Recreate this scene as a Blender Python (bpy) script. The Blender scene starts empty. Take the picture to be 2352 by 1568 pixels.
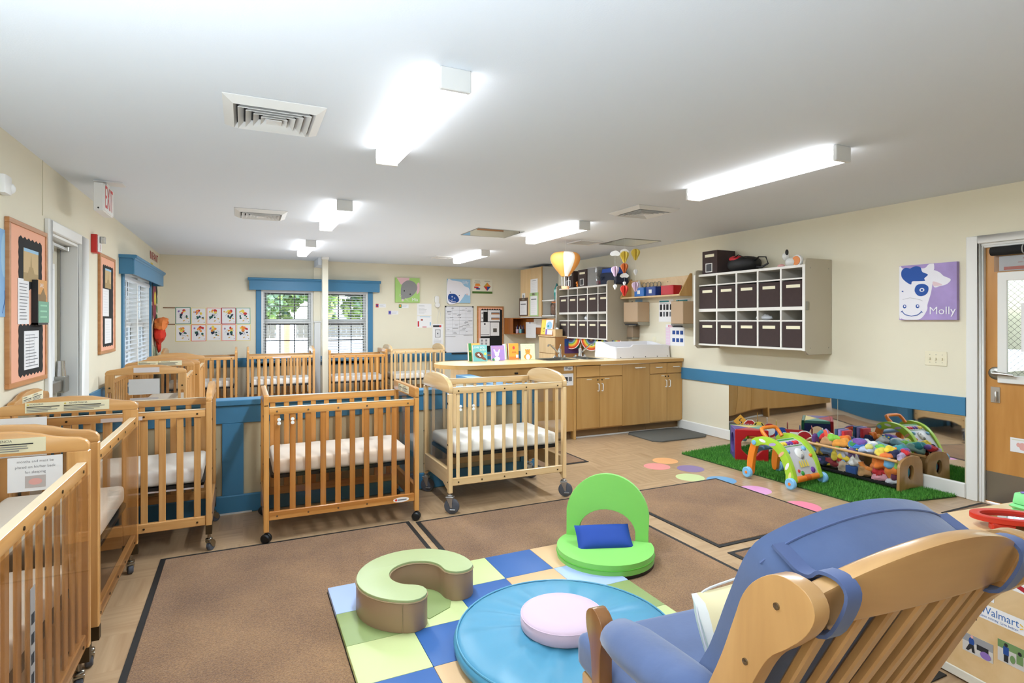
import bpy, bmesh, math, random
from mathutils import Vector, Matrix, geometry as mgeo
random.seed(7)
SC = bpy.context.scene
COL = SC.collection
PI = math.pi
# ------------------------------------------------------------------ camera
cam_d = bpy.data.cameras.new('camera'); cam = bpy.data.objects.new('camera', cam_d); COL.objects.link(cam)
cam.location = (0, 0, 1.40); cam.rotation_euler = (PI/2, 0, -math.radians(25.284))
cam_d.sensor_width = 36; cam_d.lens = 36*1309/2352; cam_d.shift_y = -(784-736.15)/2352
cam_d.clip_start = .05; cam_d.clip_end = 300
SC.camera = cam
# ------------------------------------------------------------------ sky, exposure
w = bpy.data.worlds.new('sky'); SC.world = w; w.use_nodes = True
nt = w.node_tree; bg = nt.nodes['Background']
sky = nt.nodes.new('ShaderNodeTexSky'); sky.sky_type = 'NISHITA'
sky.sun_disc = False; sky.sun_elevation = math.radians(48); sky.sun_rotation = math.radians(150)
sky.air_density = 1.0; sky.dust_density = 2.5
nt.links.new(sky.outputs[0], bg.inputs[0]); bg.inputs[1].default_value = .8
SC.view_settings.view_transform = 'Standard'; SC.view_settings.look = 'None'
SC.view_settings.exposure = 0.84; SC.view_settings.gamma = 1; SC.view_settings.use_curve_mapping = False
LAMP = 3.6
def area(name, loc, rot, sx, sy, power, col=(1, 1, 1)):
    l = bpy.data.lights.new(name, 'AREA'); l.shape = 'RECTANGLE'; l.size = sx; l.size_y = sy; l.energy = power; l.color = col
    o = bpy.data.objects.new(name, l); COL.objects.link(o); o.location = loc; o.rotation_euler = rot; return o
area('ceiling_fill', (-1.0, .35, 1.0), (PI, 0, 0), 1.6, 1.6, 105, (.78, .89, 1.0))     # added fill light left of the camera, aimed at the ceiling
area('far_ceiling_fill', (1.35, 7.2, .30), (PI, 0, 0), 1.8, 3.6, 15, (.74, .87, 1.0))     # added fill hidden behind the half wall, lifts the far ceiling
area('rear_fill', (2.0, -4.43, 1.5), (PI/2, 0, 0), 4.5, 1.4, 5, (.80, .90, 1.0))     # added weak fill from the rear; the wall there has no window
# ------------------------------------------------------------------ materials
def lin(c):
    if isinstance(c, str): c = tuple(int(c[i:i+2], 16)/255 for i in (0, 2, 4))
    return tuple((x/12.92 if x <= .04045 else ((x+.055)/1.055)**2.4) for x in c[:3])+(1,)
MATS = {}
def mat(name, col='808080', rough=.55, metal=0, spec=.5, noise=0, nscale=8, bump=0, bscale=60, coat=0, emit=0, sheen=0, tr=0):
    if name in MATS: return MATS[name]
    m = bpy.data.materials.new(name); m.use_nodes = True; MATS[name] = m
    n = m.node_tree.nodes; L = m.node_tree.links; b = n['Principled BSDF']
    c = lin(col); b.inputs['Base Color'].default_value = c
    b.inputs['Roughness'].default_value = rough; b.inputs['Metallic'].default_value = metal
    b.inputs['Specular IOR Level'].default_value = spec; b.inputs['Coat Weight'].default_value = coat
    b.inputs['Coat Roughness'].default_value = .15
    b.inputs['Sheen Weight'].default_value = sheen; b.inputs['Transmission Weight'].default_value = tr
    m.diffuse_color = c
    if emit: b.inputs['Emission Color'].default_value = c; b.inputs['Emission Strength'].default_value = emit
    if noise or bump:
        tc = n.new('ShaderNodeTexCoord')
    if noise:
        t = n.new('ShaderNodeTexNoise'); t.inputs['Scale'].default_value = nscale; t.inputs['Detail'].default_value = 5
        L.new(tc.outputs['Object'], t.inputs['Vector'])
        r = n.new('ShaderNodeValToRGB'); L.new(t.outputs[0], r.inputs[0])
        r.color_ramp.elements[0].position = .3; r.color_ramp.elements[1].position = .7
        r.color_ramp.elements[0].color = tuple(x*(1-noise) for x in c[:3])+(1,)
        r.color_ramp.elements[1].color = tuple(min(1, x*(1+noise)) for x in c[:3])+(1,)
        L.new(r.outputs[0], b.inputs['Base Color'])
    if bump:
        t2 = n.new('ShaderNodeTexNoise'); t2.inputs['Scale'].default_value = bscale; t2.inputs['Detail'].default_value = 3
        L.new(tc.outputs['Object'], t2.inputs['Vector'])
        bp = n.new('ShaderNodeBump'); bp.inputs['Strength'].default_value = bump; bp.inputs['Distance'].default_value = .01
        L.new(t2.outputs[0], bp.inputs['Height']); L.new(bp.outputs[0], b.inputs['Normal'])
    return m
def wood(name, c1, c2, axis=2, rough=.35, coat=.3, fine=26, along=1.3):
    key = name+'XYZ'[axis]
    if key in MATS: return MATS[key]
    m = mat(key, c1, rough, coat=coat); n = m.node_tree.nodes; L = m.node_tree.links; b = n['Principled BSDF']
    tc = n.new('ShaderNodeTexCoord'); oi = n.new('ShaderNodeObjectInfo')
    add = n.new('ShaderNodeVectorMath'); add.operation = 'ADD'
    mul = n.new('ShaderNodeMath'); mul.operation = 'MULTIPLY'; mul.inputs[1].default_value = 7.3
    L.new(oi.outputs['Random'], mul.inputs[0]); L.new(tc.outputs['Object'], add.inputs[0]); L.new(mul.outputs[0], add.inputs[1])
    mp = n.new('ShaderNodeMapping'); s = [fine]*3; s[axis] = along; mp.inputs['Scale'].default_value = s
    L.new(add.outputs[0], mp.inputs['Vector'])
    t = n.new('ShaderNodeTexNoise'); t.inputs['Scale'].default_value = 1; t.inputs['Detail'].default_value = 5
    t.inputs['Distortion'].default_value = .8
    L.new(mp.outputs[0], t.inputs['Vector'])
    r = n.new('ShaderNodeValToRGB'); r.color_ramp.elements[0].position = .32; r.color_ramp.elements[1].position = .68
    r.color_ramp.elements[0].color = lin(c2); r.color_ramp.elements[1].color = lin(c1)
    L.new(t.outputs[0], r.inputs[0])
    hs = n.new('ShaderNodeHueSaturation'); ma = n.new('ShaderNodeMapRange')
    ma.inputs[3].default_value = .90; ma.inputs[4].default_value = 1.08
    L.new(oi.outputs['Random'], ma.inputs[0]); L.new(ma.outputs[0], hs.inputs['Value']); L.new(r.outputs[0], hs.inputs['Color'])
    L.new(hs.outputs[0], b.inputs['Base Color'])
    return m
def clear(name, tint='ffffff', refl=.6, haze=0.0):
    if name in MATS: return MATS[name]
    m = bpy.data.materials.new(name); m.use_nodes = True; MATS[name] = m
    n = m.node_tree.nodes; L = m.node_tree.links; n.clear()
    o = n.new('ShaderNodeOutputMaterial'); mx = n.new('ShaderNodeMixShader')
    tr = n.new('ShaderNodeBsdfTransparent'); tr.inputs[0].default_value = lin(tint)
    gl = n.new('ShaderNodeBsdfGlossy'); gl.inputs['Roughness'].default_value = .03
    fr = n.new('ShaderNodeFresnel'); fr.inputs[0].default_value = 1.45
    mu = n.new('ShaderNodeMath'); mu.operation = 'MULTIPLY'; mu.inputs[1].default_value = refl
    L.new(fr.outputs[0], mu.inputs[0]); L.new(mu.outputs[0], mx.inputs[0]); L.new(tr.outputs[0], mx.inputs[1]); L.new(gl.outputs[0], mx.inputs[2])
    out = mx
    if haze:
        d = n.new('ShaderNodeBsdfDiffuse'); d.inputs[0].default_value = (.8, .78, .75, 1)
        m2 = n.new('ShaderNodeMixShader'); m2.inputs[0].default_value = haze
        L.new(mx.outputs[0], m2.inputs[1]); L.new(d.outputs[0], m2.inputs[2]); out = m2
    L.new(out.outputs[0], o.inputs[0]); return m
# ------------------------------------------------------------------ mesh building
class MB:
    def __init__(s): s.v = []; s.f = []; s.m = []; s.mi = 0
    def add(s, vs, fs, mi=None):
        o = len(s.v); s.v += [tuple(p) for p in vs]; s.f += [tuple(i+o for i in f) for f in fs]
        s.m += [s.mi if mi is None else mi]*len(fs); return s
    def box(s, x0, x1, y0, y1, z0, z1, mi=None):
        if x0 > x1: x0, x1 = x1, x0
        if y0 > y1: y0, y1 = y1, y0
        if z0 > z1: z0, z1 = z1, z0
        v = [(x, y, z) for z in (z0, z1) for y in (y0, y1) for x in (x0, x1)]
        return s.add(v, [(0, 2, 3, 1), (4, 5, 7, 6), (0, 1, 5, 4), (2, 6, 7, 3), (0, 4, 6, 2), (1, 3, 7, 5)], mi)
    def bar(s, a, b, w, h, up=(0, 0, 1), mi=None):       # rectangular bar from a to b, w across, h along up
        a = Vector(a); b = Vector(b); d = (b-a).normalized(); r = d.cross(Vector(up)).normalized(); u = r.cross(d)
        vs = [p+r*(sx*w/2)+u*(sy*h/2) for p in (a, b) for sx, sy in ((-1, -1), (1, -1), (1, 1), (-1, 1))]
        return s.add(vs, [(3, 2, 1, 0), (4, 5, 6, 7), (0, 1, 5, 4), (1, 2, 6, 5), (2, 3, 7, 6), (3, 0, 4, 7)], mi)
    def cyl(s, a, b, r0, r1=None, n=14, mi=None):
        r1 = r0 if r1 is None else r1
        a = Vector(a); b = Vector(b); d = (b-a).normalized()
        q = d.to_track_quat('Z', 'Y'); vs = []
        for p, r in ((a, r0), (b, r1)):
            for k in range(n):
                t = 2*PI*k/n; vs.append(p+q @ Vector((r*math.cos(t), r*math.sin(t), 0)))
        fs = [(k, (k+1) % n, n+(k+1) % n, n+k) for k in range(n)]+[tuple(reversed(range(n))), tuple(range(n, 2*n))]
        return s.add(vs, fs, mi)
    def lathe(s, prof, n=24, c=(0, 0, 0), axis=(0, 0, 1), mi=None, cap=True):
        q = Vector(axis).normalized().to_track_quat('Z', 'Y'); c = Vector(c); vs = []
        for r, z in prof:
            for k in range(n):
                t = 2*PI*k/n; vs.append(c+q @ Vector((r*math.cos(t), r*math.sin(t), z)))
        fs = []; P = len(prof)
        for i in range(P-1):
            for k in range(n): fs.append((i*n+k, i*n+(k+1) % n, (i+1)*n+(k+1) % n, (i+1)*n+k))
        if cap: fs += [tuple(reversed(range(n))), tuple(range((P-1)*n, P*n))]
        return s.add(vs, fs, mi)
    def tube(s, pts, r, n=8, closed=False, mi=None, flat=1.0, up=None):   # sweep of an ellipse along a path
        pts = [Vector(p) for p in pts]; N = len(pts); vs = []
        rr = r if isinstance(r, (list, tuple)) else [r]*N
        nrm = None
        for i, p in enumerate(pts):
            if closed: d = pts[(i+1) % N]-pts[i-1]
            else: d = pts[min(i+1, N-1)]-pts[max(i-1, 0)]
            d.normalize()
            if up is not None: nrm = Vector(up)
            elif nrm is None: nrm = Vector((0, 0, 1)) if abs(d.z) < .9 else Vector((1, 0, 0))
            a = d.cross(nrm).normalized(); b2 = a.cross(d).normalized(); nrm = b2
            for k in range(n):
                t = 2*PI*k/n; vs.append(p+a*(rr[i]*math.cos(t))+b2*(rr[i]*flat*math.sin(t)))
        fs = []
        for i in range(N if closed else N-1):
            j = (i+1) % N
            for k in range(n): fs.append((i*n+k, i*n+(k+1) % n, j*n+(k+1) % n, j*n+k))
        if not closed: fs += [tuple(reversed(range(n))), tuple(range((N-1)*n, N*n))]
        return s.add(vs, fs, mi)
    def prism(s, poly, o=(0, 0, 0), u=(1, 0, 0), v=(0, 1, 0), d=(0, 0, .01), holes=(), mi=None, side=None):
        o = Vector(o); u = Vector(u); v = Vector(v); d = Vector(d)
        loops = [list(poly)]+[list(h) for h in holes]
        def area(l): return sum(l[i][0]*l[(i+1) % len(l)][1]-l[(i+1) % len(l)][0]*l[i][1] for i in range(len(l)))
        flip = u.cross(v).dot(d) < 0
        L2 = []
        for i, l in enumerate(loops):
            if (area(l) > 0) != (i == 0): l = l[::-1]
            L2.append(l)
        flat = [p for l in L2 for p in l]; n = len(flat)
        bot = [o+u*p[0]+v*p[1] for p in flat]; top = [b+d for b in bot]
        if len(L2) == 1 and len(flat) <= 4: tris = [tuple(range(n))]
        else: tris = mgeo.tessellate_polygon([[Vector((p[0], p[1], 0)) for p in l] for l in L2])
        fs = []
        for t in tris:
            a = sum(flat[t[i]][0]*flat[t[(i+1) % len(t)]][1]-flat[t[(i+1) % len(t)]][0]*flat[t[i]][1] for i in range(len(t)))
            t = tuple(t) if a > 0 else tuple(reversed(t))
            up_, dn = tuple(i+n for i in t), tuple(reversed(t))
            if flip: up_, dn = tuple(reversed(up_)), tuple(reversed(dn))
            fs += [up_, dn]
        s.add(bot+top, fs, mi); base = len(s.v)-2*n
        k = 0; sf = []
        for l in L2:
            m = len(l)
            for i in range(m):
                a, b = k+i, k+(i+1) % m
                f = (base+a, base+b, base+n+b, base+n+a)
                sf.append(tuple(reversed(f)) if flip else f)
            k += m
        s.f += sf; s.m += [s.mi if (side is None and mi is None) else (side if side is not None else mi)]*len(sf)
        return s
    def quad(s, a, b, c, d, mi=None): return s.add([a, b, c, d], [(0, 1, 2, 3)], mi)
    def ell(s, c, r, nu=14, nv=9, mi=None, rot=None, pw=1.0, fn=None):   # (super)ellipsoid
        c = Vector(c); vs = []; fs = []
        if not isinstance(r, (tuple, list)): r = (r, r, r)
        sg = lambda x: math.copysign(abs(x)**pw, x)
        for i in range(nv+1):
            ph = -PI/2+PI*i/nv
            for k in range(nu):
                t = 2*PI*k/nu
                p = Vector((r[0]*sg(math.cos(ph))*sg(math.cos(t)), r[1]*sg(math.cos(ph))*sg(math.sin(t)), r[2]*sg(math.sin(ph))))
                if fn: p = Vector(fn(p))
                if rot: p = rot @ p
                vs.append(c+p)
        for i in range(nv):
            for k in range(nu): fs.append((i*nu+k, i*nu+(k+1) % nu, (i+1)*nu+(k+1) % nu, (i+1)*nu+k))
        return s.add(vs, fs, mi)
    def torus(s, c, R, r, axis=(0, 0, 1), n=20, m=8, mi=None):
        q = Vector(axis).to_track_quat('Z', 'Y'); c = Vector(c)
        return s.tube([c+q @ Vector((R*math.cos(2*PI*k/n), R*math.sin(2*PI*k/n), 0)) for k in range(n)], r, m, True, mi)
    def text(s, txt, o, u, v, size, depth=.0006, mi=None, align='CENTER', n=None, width=None, slant=0, thin=0):
        cu = bpy.data.curves.new('t', 'FONT'); cu.body = txt; cu.size = size; cu.align_x = align; cu.align_y = 'CENTER'
        cu.resolution_u = 2; cu.shear = slant; cu.offset = -thin
        ob = bpy.data.objects.new('t', cu); COL.objects.link(ob)
        me = bpy.data.meshes.new_from_object(ob.evaluated_get(bpy.context.evaluated_depsgraph_get()))
        u = Vector(u); v = Vector(v); nn = u.cross(v); o = Vector(o)
        xs = [p.co.x for p in me.vertices] or [0]
        k = 1 if not width else width/max(1e-6, max(xs)-min(xs))
        vs = [o+u*(p.co.x*k)+v*p.co.y+nn*depth for p in me.vertices]
        fs = [tuple(p.vertices) for p in me.polygons]
        s.add(vs, fs, mi)
        bpy.data.objects.remove(ob); bpy.data.meshes.remove(me); bpy.data.curves.remove(cu)
        return s
    def xf(s, M):
        s.v = [tuple(M @ Vector(p)) for p in s.v]; return s
    def mesh(s, name, mats, smooth=35, bevel=0, seg=1, sub=0):
        me = bpy.data.meshes.new(name); me.from_pydata(s.v, [], s.f)
        for m in (mats if isinstance(mats, (list, tuple)) else [mats]): me.materials.append(m)
        me.polygons.foreach_set('material_index', s.m)
        if bevel:
            b = bmesh.new(); b.from_mesh(me)
            bmesh.ops.remove_doubles(b, verts=b.verts, dist=1e-5)
            es = [e for e in b.edges if len(e.link_faces) == 2 and e.calc_face_angle(0) > .6]
            bmesh.ops.bevel(b, geom=es, offset=bevel, segments=seg, profile=.6, affect='EDGES', clamp_overlap=True)
            b.to_mesh(me); b.free()
        if smooth:
            me.polygons.foreach_set('use_smooth', [True]*len(me.polygons)); me.set_sharp_from_angle(angle=math.radians(smooth))
        me.update(); return me
def put(name, me, parent=None, loc=(0, 0, 0), rz=0, rot=None, M=None):
    o = bpy.data.objects.new(name, me); COL.objects.link(o)
    if parent: o.parent = parent
    if M is not None: o.matrix_local = M
    else: o.location = loc; o.rotation_euler = rot or (0, 0, rz)
    return o
def part(name, mb, mats, parent, loc=(0, 0, 0), rz=0, label=None, smooth=35, bevel=0, seg=1, rot=None):
    o = put(name, mb.mesh(name, mats, smooth, bevel, seg), parent, loc, rz, rot)
    if label: o['label'] = label
    return o
def tag(o, label, cat, group=None, kind=None):
    o['label'] = label; o['category'] = cat
    if group: o['group'] = group
    if kind: o['kind'] = kind
    return o
def thing(name, label, cat, loc=(0, 0, 0), rz=0, group=None, M=None):
    o = bpy.data.objects.new(name, None); COL.objects.link(o); o.empty_display_size = .1
    if M is not None: o.matrix_world = M
    else: o.location = loc; o.rotation_euler = (0, 0, rz)
    return tag(o, label, cat, group)
def solo(name, mb, mats, label, cat, loc=(0, 0, 0), rz=0, group=None, smooth=35, bevel=0, seg=1, M=None):
    o = put(name, mb.mesh(name, mats, smooth, bevel, seg), None, loc, rz, M=M)
    return tag(o, label, cat, group)
def struct(name, mb, mats, parent=None, smooth=35, bevel=0, loc=(0, 0, 0)):
    o = put(name, mb.mesh(name, mats, smooth, bevel), parent, loc)
    if not parent: o['kind'] = 'structure'
    return o
def dup(o, parent=None, label=None, loc=None, rz=None):
    kids = list(o.children); c = o.copy(); COL.objects.link(c)
    if parent: c.parent = parent
    if label: c['label'] = label
    if loc is not None: c.location = loc
    if rz is not None: c.rotation_euler = (0, 0, rz)
    for k in kids: dup(k, c)
    return c
def frame(o, u, v):
    u = Vector(u).normalized(); v = Vector(v).normalized(); n = u.cross(v)
    M = Matrix((u, v, n)).transposed().to_4x4(); M.translation = Vector(o); return M
def arc(cx, cy, r, a0, a1, n, ry=None):
    ry = r if ry is None else ry
    return [(cx+r*math.cos(math.radians(a0+(a1-a0)*i/n)), cy+ry*math.sin(math.radians(a0+(a1-a0)*i/n))) for i in range(n+1)]
def rrect(x0, y0, x1, y1, r, n=4):
    return arc(x1-r, y0+r, r, -90, 0, n)+arc(x1-r, y1-r, r, 0, 90, n)+arc(x0+r, y1-r, r, 90, 180, n)+arc(x0+r, y0+r, r, 180, 270, n)
def ellp(cx, cy, rx, ry, n=18, rot=0):
    c, s_ = math.cos(rot), math.sin(rot)
    return [(cx+rx*math.cos(2*PI*k/n)*c-ry*math.sin(2*PI*k/n)*s_, cy+rx*math.cos(2*PI*k/n)*s_+ry*math.sin(2*PI*k/n)*c) for k in range(n)]
def spline(pts, n=6, closed=True):     # Catmull-Rom through 2D / 3D points
    out = []; N = len(pts); P = [Vector(p) for p in pts]
    for i in range(N if closed else N-1):
        p0, p1, p2, p3 = (P[(i+j-1) % N] if closed else P[min(max(i+j-1, 0), N-1)] for j in range(4))
        for k in range(n):
            t = k/n; out.append(.5*((2*p1)+(p2-p0)*t+(2*p0-5*p1+4*p2-p3)*t*t+(3*p1-p0-3*p2+p3)*t**3))
    if not closed: out.append(P[-1])
    return [tuple(p) for p in out]
def printed(w, h, deco, thick=.002, base=0):
    """flat print: a thin sheet (local x right, y up, z out) with flat colour shapes on it; mats by index in deco"""
    mb = MB(); mb.box(0, w, 0, h, 0, thick, base); z = thick; k = 0
    for d in deco:
        k += 1; zz = z+.00025*k
        if d[0] == 'r': _, x0, y0, x1, y1, mi = d; mb.quad((x0, y0, zz), (x1, y0, zz), (x1, y1, zz), (x0, y1, zz), mi)
        elif d[0] == 'p':
            pts = d[1]; mb.prism(pts, (0, 0, zz-.0002), (1, 0, 0), (0, 1, 0), (0, 0, .0002), mi=d[2])
        elif d[0] == 'e': mb.prism(ellp(*d[1:5], n=20, rot=d[6] if len(d) > 6 else 0), (0, 0, zz-.0002), (1, 0, 0), (0, 1, 0), (0, 0, .0002), mi=d[5])
        elif d[0] == 't': mb.text(d[1], (d[2], d[3], zz), (1, 0, 0), (0, 1, 0), d[4], 0, d[5], width=d[6] if len(d) > 6 else None, thin=d[7] if len(d) > 7 else 0)
        elif d[0] == 'l':     # thick line
            p = [Vector((a, b, 0)) for a, b in d[1]]; wd = d[2]/2
            for a, b in zip(p[:-1], p[1:]):
                t = (b-a).normalized(); nn = Vector((-t.y, t.x, 0))*wd; a2 = a-t*wd*.4; b2 = b+t*wd*.4
                mb.quad(*[q+Vector((0, 0, zz)) for q in (a2-nn, b2-nn, b2+nn, a2+nn)], mi=d[3])
    return mb
def lines(x0, x1, y0, y1, n, mi, h=.004, rnd=True):   # rows of small print
    out = []
    for i in range(n):
        y = y1-(y1-y0)*(i+.5)/n; e = x1-(x1-x0)*(random.random()*.4 if rnd else 0)
        out.append(('r', x0, y-h/2, e, y+h/2, mi))
    return out
XL, XR, YB, YF, ZC = -1.155, 5.157, 10.23, -4.5, 2.42
def on_back(x, z, y=YB): return frame((x, y, z), (1, 0, 0), (0, 0, 1))
def on_left(y, z, x=XL): return frame((x, y, z), (0, 1, 0), (0, 0, 1))
def on_right(y, z, x=XR): return frame((x, y, z), (0, -1, 0), (0, 0, 1))
# ================================================================== room
WALL = mat('wall_paint', 'e4ddc6', .7, noise=.02, nscale=2, bump=.05, bscale=180)
CEIL = mat('ceiling_paint', 'dfe6ee', .85, bump=.05, bscale=150)
WHITE = mat('white_paint', 'e6e5e0', .45)
BLUE = mat('blue_trim_paint', '3f7da3', .4)
BLACK = mat('black_plastic', '101011', .45)
CHROME = mat('chrome', 'c8c8c8', .15, 1)
STEEL = mat('brushed_steel', 'a2a098', .35, 1)
WPL = mat('white_plastic', 'e9e8e4', .35)
CREAM = mat('cream_plastic', 'e8e0c4', .4)
PAPER = mat('white_paper', 'ebeaea', .8)
INK = mat('grey_ink', '77777a', .8)
DINK = mat('dark_ink', '26262a', .8)
RED = mat('red_paint', 'cc2a22', .45)
def floor_mat():
    m = mat('vinyl_tile', 'c2a482', .30); n = m.node_tree.nodes; L = m.node_tree.links; b = n['Principled BSDF']
    tc = n.new('ShaderNodeTexCoord'); ck = n.new('ShaderNodeTexChecker'); ck.inputs['Scale'].default_value = 1/.305*1.0
    L.new(tc.outputs['Object'], ck.inputs['Vector'])
    outs = []
    for sc in ((2.2, 26, 1), (26, 2.2, 1)):
        mp = n.new('ShaderNodeMapping'); mp.inputs['Scale'].default_value = sc; L.new(tc.outputs['Object'], mp.inputs[0])
        t = n.new('ShaderNodeTexNoise'); t.inputs['Scale'].default_value = 1; t.inputs['Detail'].default_value = 5; t.inputs['Distortion'].default_value = .5
        L.new(mp.outputs[0], t.inputs['Vector']); outs.append(t)
    mx = n.new('ShaderNodeMix'); mx.data_type = 'FLOAT'
    L.new(ck.outputs['Fac'], mx.inputs[0]); L.new(outs[0].outputs[0], mx.inputs[2]); L.new(outs[1].outputs[0], mx.inputs[3])
    r = n.new('ShaderNodeValToRGB'); r.color_ramp.elements[0].position = .3; r.color_ramp.elements[1].position = .72
    r.color_ramp.elements[0].color = lin('a58664'); r.color_ramp.elements[1].color = lin('c0a27f')
    L.new(mx.outputs[0], r.inputs[0]); L.new(r.outputs[0], b.inputs['Base Color']); return m
struct('floor', MB().box(XL-.3, XR+.3, YF-.1, YB+.15, -.1, 0), floor_mat(), smooth=0)
struct('ceiling', MB().box(XL-.3, XR+.3, YF-.1, YB+.15, ZC, ZC+.12), CEIL, smooth=0)
# walls with their openings
T = .15
def wall(name, along, fixed0, fixed1, a0, a1, holes):
    """along 'x' or 'y': boxes filling a wall slab round rectangular holes (a0,a1,z0,z1)"""
    mb = MB(); hs = sorted(holes); cur = a0
    def bx(p, q, z0, z1):
        if q-p > 1e-4 and z1-z0 > 1e-4:
            if along == 'x': mb.box(p, q, fixed0, fixed1, z0, z1)
            else: mb.box(fixed0, fixed1, p, q, z0, z1)
    for h in hs:
        bx(cur, h[0], 0, ZC); bx(h[0], h[1], 0, h[2]); bx(h[0], h[1], h[3], ZC); cur = h[1]
    bx(cur, a1, 0, ZC)
    return struct(name, mb, WALL, smooth=0)
WB = [(.274, 1.082, .74, 1.93), (1.238, 2.006, .74, 1.93)]
WLF = [(7.25, 9.14, .70, 1.95)]
DL = (4.68, 5.44, 0, 1.99)
DR = (1.49, 2.45, 0, 1.995)
wall('wall_back', 'x', YB, YB+T, XL-.3, XR+.3, WB)
wall('wall_left', 'y', XL-T, XL, YF, YB, WLF+[DL])
wall('wall_right', 'y', XR, XR+T, YF, YB, [DR])
wall('wall_front', 'x', YF-T, YF, XL-.3, XR+.3, [])
# chair rails (blue boards), baseboards
def railbox(name, x0, x1, y0, y1, z0=.65, z1=.795): struct(name, MB().box(x0, x1, y0, y1, z0, z1), BLUE, bevel=.003)
railbox('trim_1', XR-.02, XR, 2.53, 5.755)
railbox('trim_2', XL, XR, YB-.02, YB)
railbox('trim_3', XL, XL+.02, 5.74, YB-.02)
railbox('trim_4', XL, XL+.02, YF, 4.58)
railbox('trim_5', XR-.02, XR, YF, 1.40)
def base(name, x0, x1, y0, y1, m=WHITE): struct(name, MB().box(x0, x1, y0, y1, 0, .12), m, bevel=.008)
base('baseboard_right', XR-.022, XR, 2.53, 5.80)
base('baseboard_right_front', XR-.022, XR, YF, 1.40)
base('baseboard_right_back', XR-.022, XR, 6.62, YB)
base('baseboard_back', XL, XR-.022, YB-.022, YB)
base('baseboard_left', XL, XL+.022, 5.74, YB-.022)
base('baseboard_left_front', XL, XL+.022, YF, 4.58)
# faint panel joints in the left wall's board cladding
struct('trim_6', MB().box(XL, XL+.004, 4.555, 4.562, 2.07, ZC), mat('wall_joint', 'cfc8b0', .7))
# ------------------------------------------------------------------ half wall
HW = mat('half_wall_panel', 'bfb190', .7, noise=.03, nscale=3)
Yh = 4.60
hw = struct('wall_divider', MB().box(XL, 2.40, Yh+.02, Yh+.12, 0, .785).box(2.08, 2.18, Yh+.12, 5.74, 0, .785), HW)
def hpart(n, mb, m=BLUE, bevel=.004): return part(n, mb, m, hw, bevel=bevel)
hpart('cap', MB().box(XL, 2.44, Yh-.02, Yh+.15, .785, .825))
hpart('cap', MB().box(2.05, 2.21, Yh+.15, 5.74, .785, .825))
hpart('top_rail', MB().box(XL, 2.40, Yh, Yh+.02, .655, .785))
hpart('base_rail', MB().box(XL, 2.40, Yh-.006, Yh+.02, 0, .135), bevel=.008)
for i, (a, b) in enumerate(((-1.12, -1.0), (-.135, .005), (1.16, 1.30), (2.26, 2.40))):
    hpart('stile', MB().box(a, b, Yh, Yh+.02, .135, .655), bevel=.002)
hpart('end_board', MB().box(2.40, 2.42, Yh-.004, Yh+.13, 0, .785))
hpart('back_panel', MB().box(XL, 2.08, Yh+.12, Yh+.135, 0, .785))
hpart('return_panel', MB().box(2.18, 2.195, Yh+.12, 5.74, 0, .785))
hpart('scuff', MB().box(-.17, .06, Yh-.0075, Yh-.006, .0, .012), mat('bare_paint', 'cfd3d2', .8), 0)
# ------------------------------------------------------------------ ceiling column near the back wall
t = thing('support_column', 'square beige column in front of the back window', 'column', (1.195, 9.57, 0))
part('shaft', MB().box(-.045, .045, -.045, .045, 0, 2.40), mat('column_paint', 'dcd6c2', .5), t, bevel=.004)
part('base_trim', MB().box(-.053, .053, -.053, .053, 0, .14), BLUE, t, bevel=.004)
part('top_collar', MB().box(-.055, .055, -.055, .055, 2.38, 2.42), WHITE, t, bevel=.003)
struct('trim_7', MB().box(1.10, 1.24, 9.63, YB, 2.30, ZC), CEIL)
struct('trim_8', MB().box(1.09, 1.20, YB-.04, YB, .0, 2.30), WALL)
solo('conduit_cover', MB().box(-.05, .05, -.05, .0, 0, 1.37).box(-.06, .06, -.06, 0, 1.37, 1.39), mat('grey_white_metal', 'd5d6d4', .4), 'pale metal conduit cover standing on the window mullion behind the column', 'conduit', (1.145, YB-.045, 0), bevel=.003)
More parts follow.
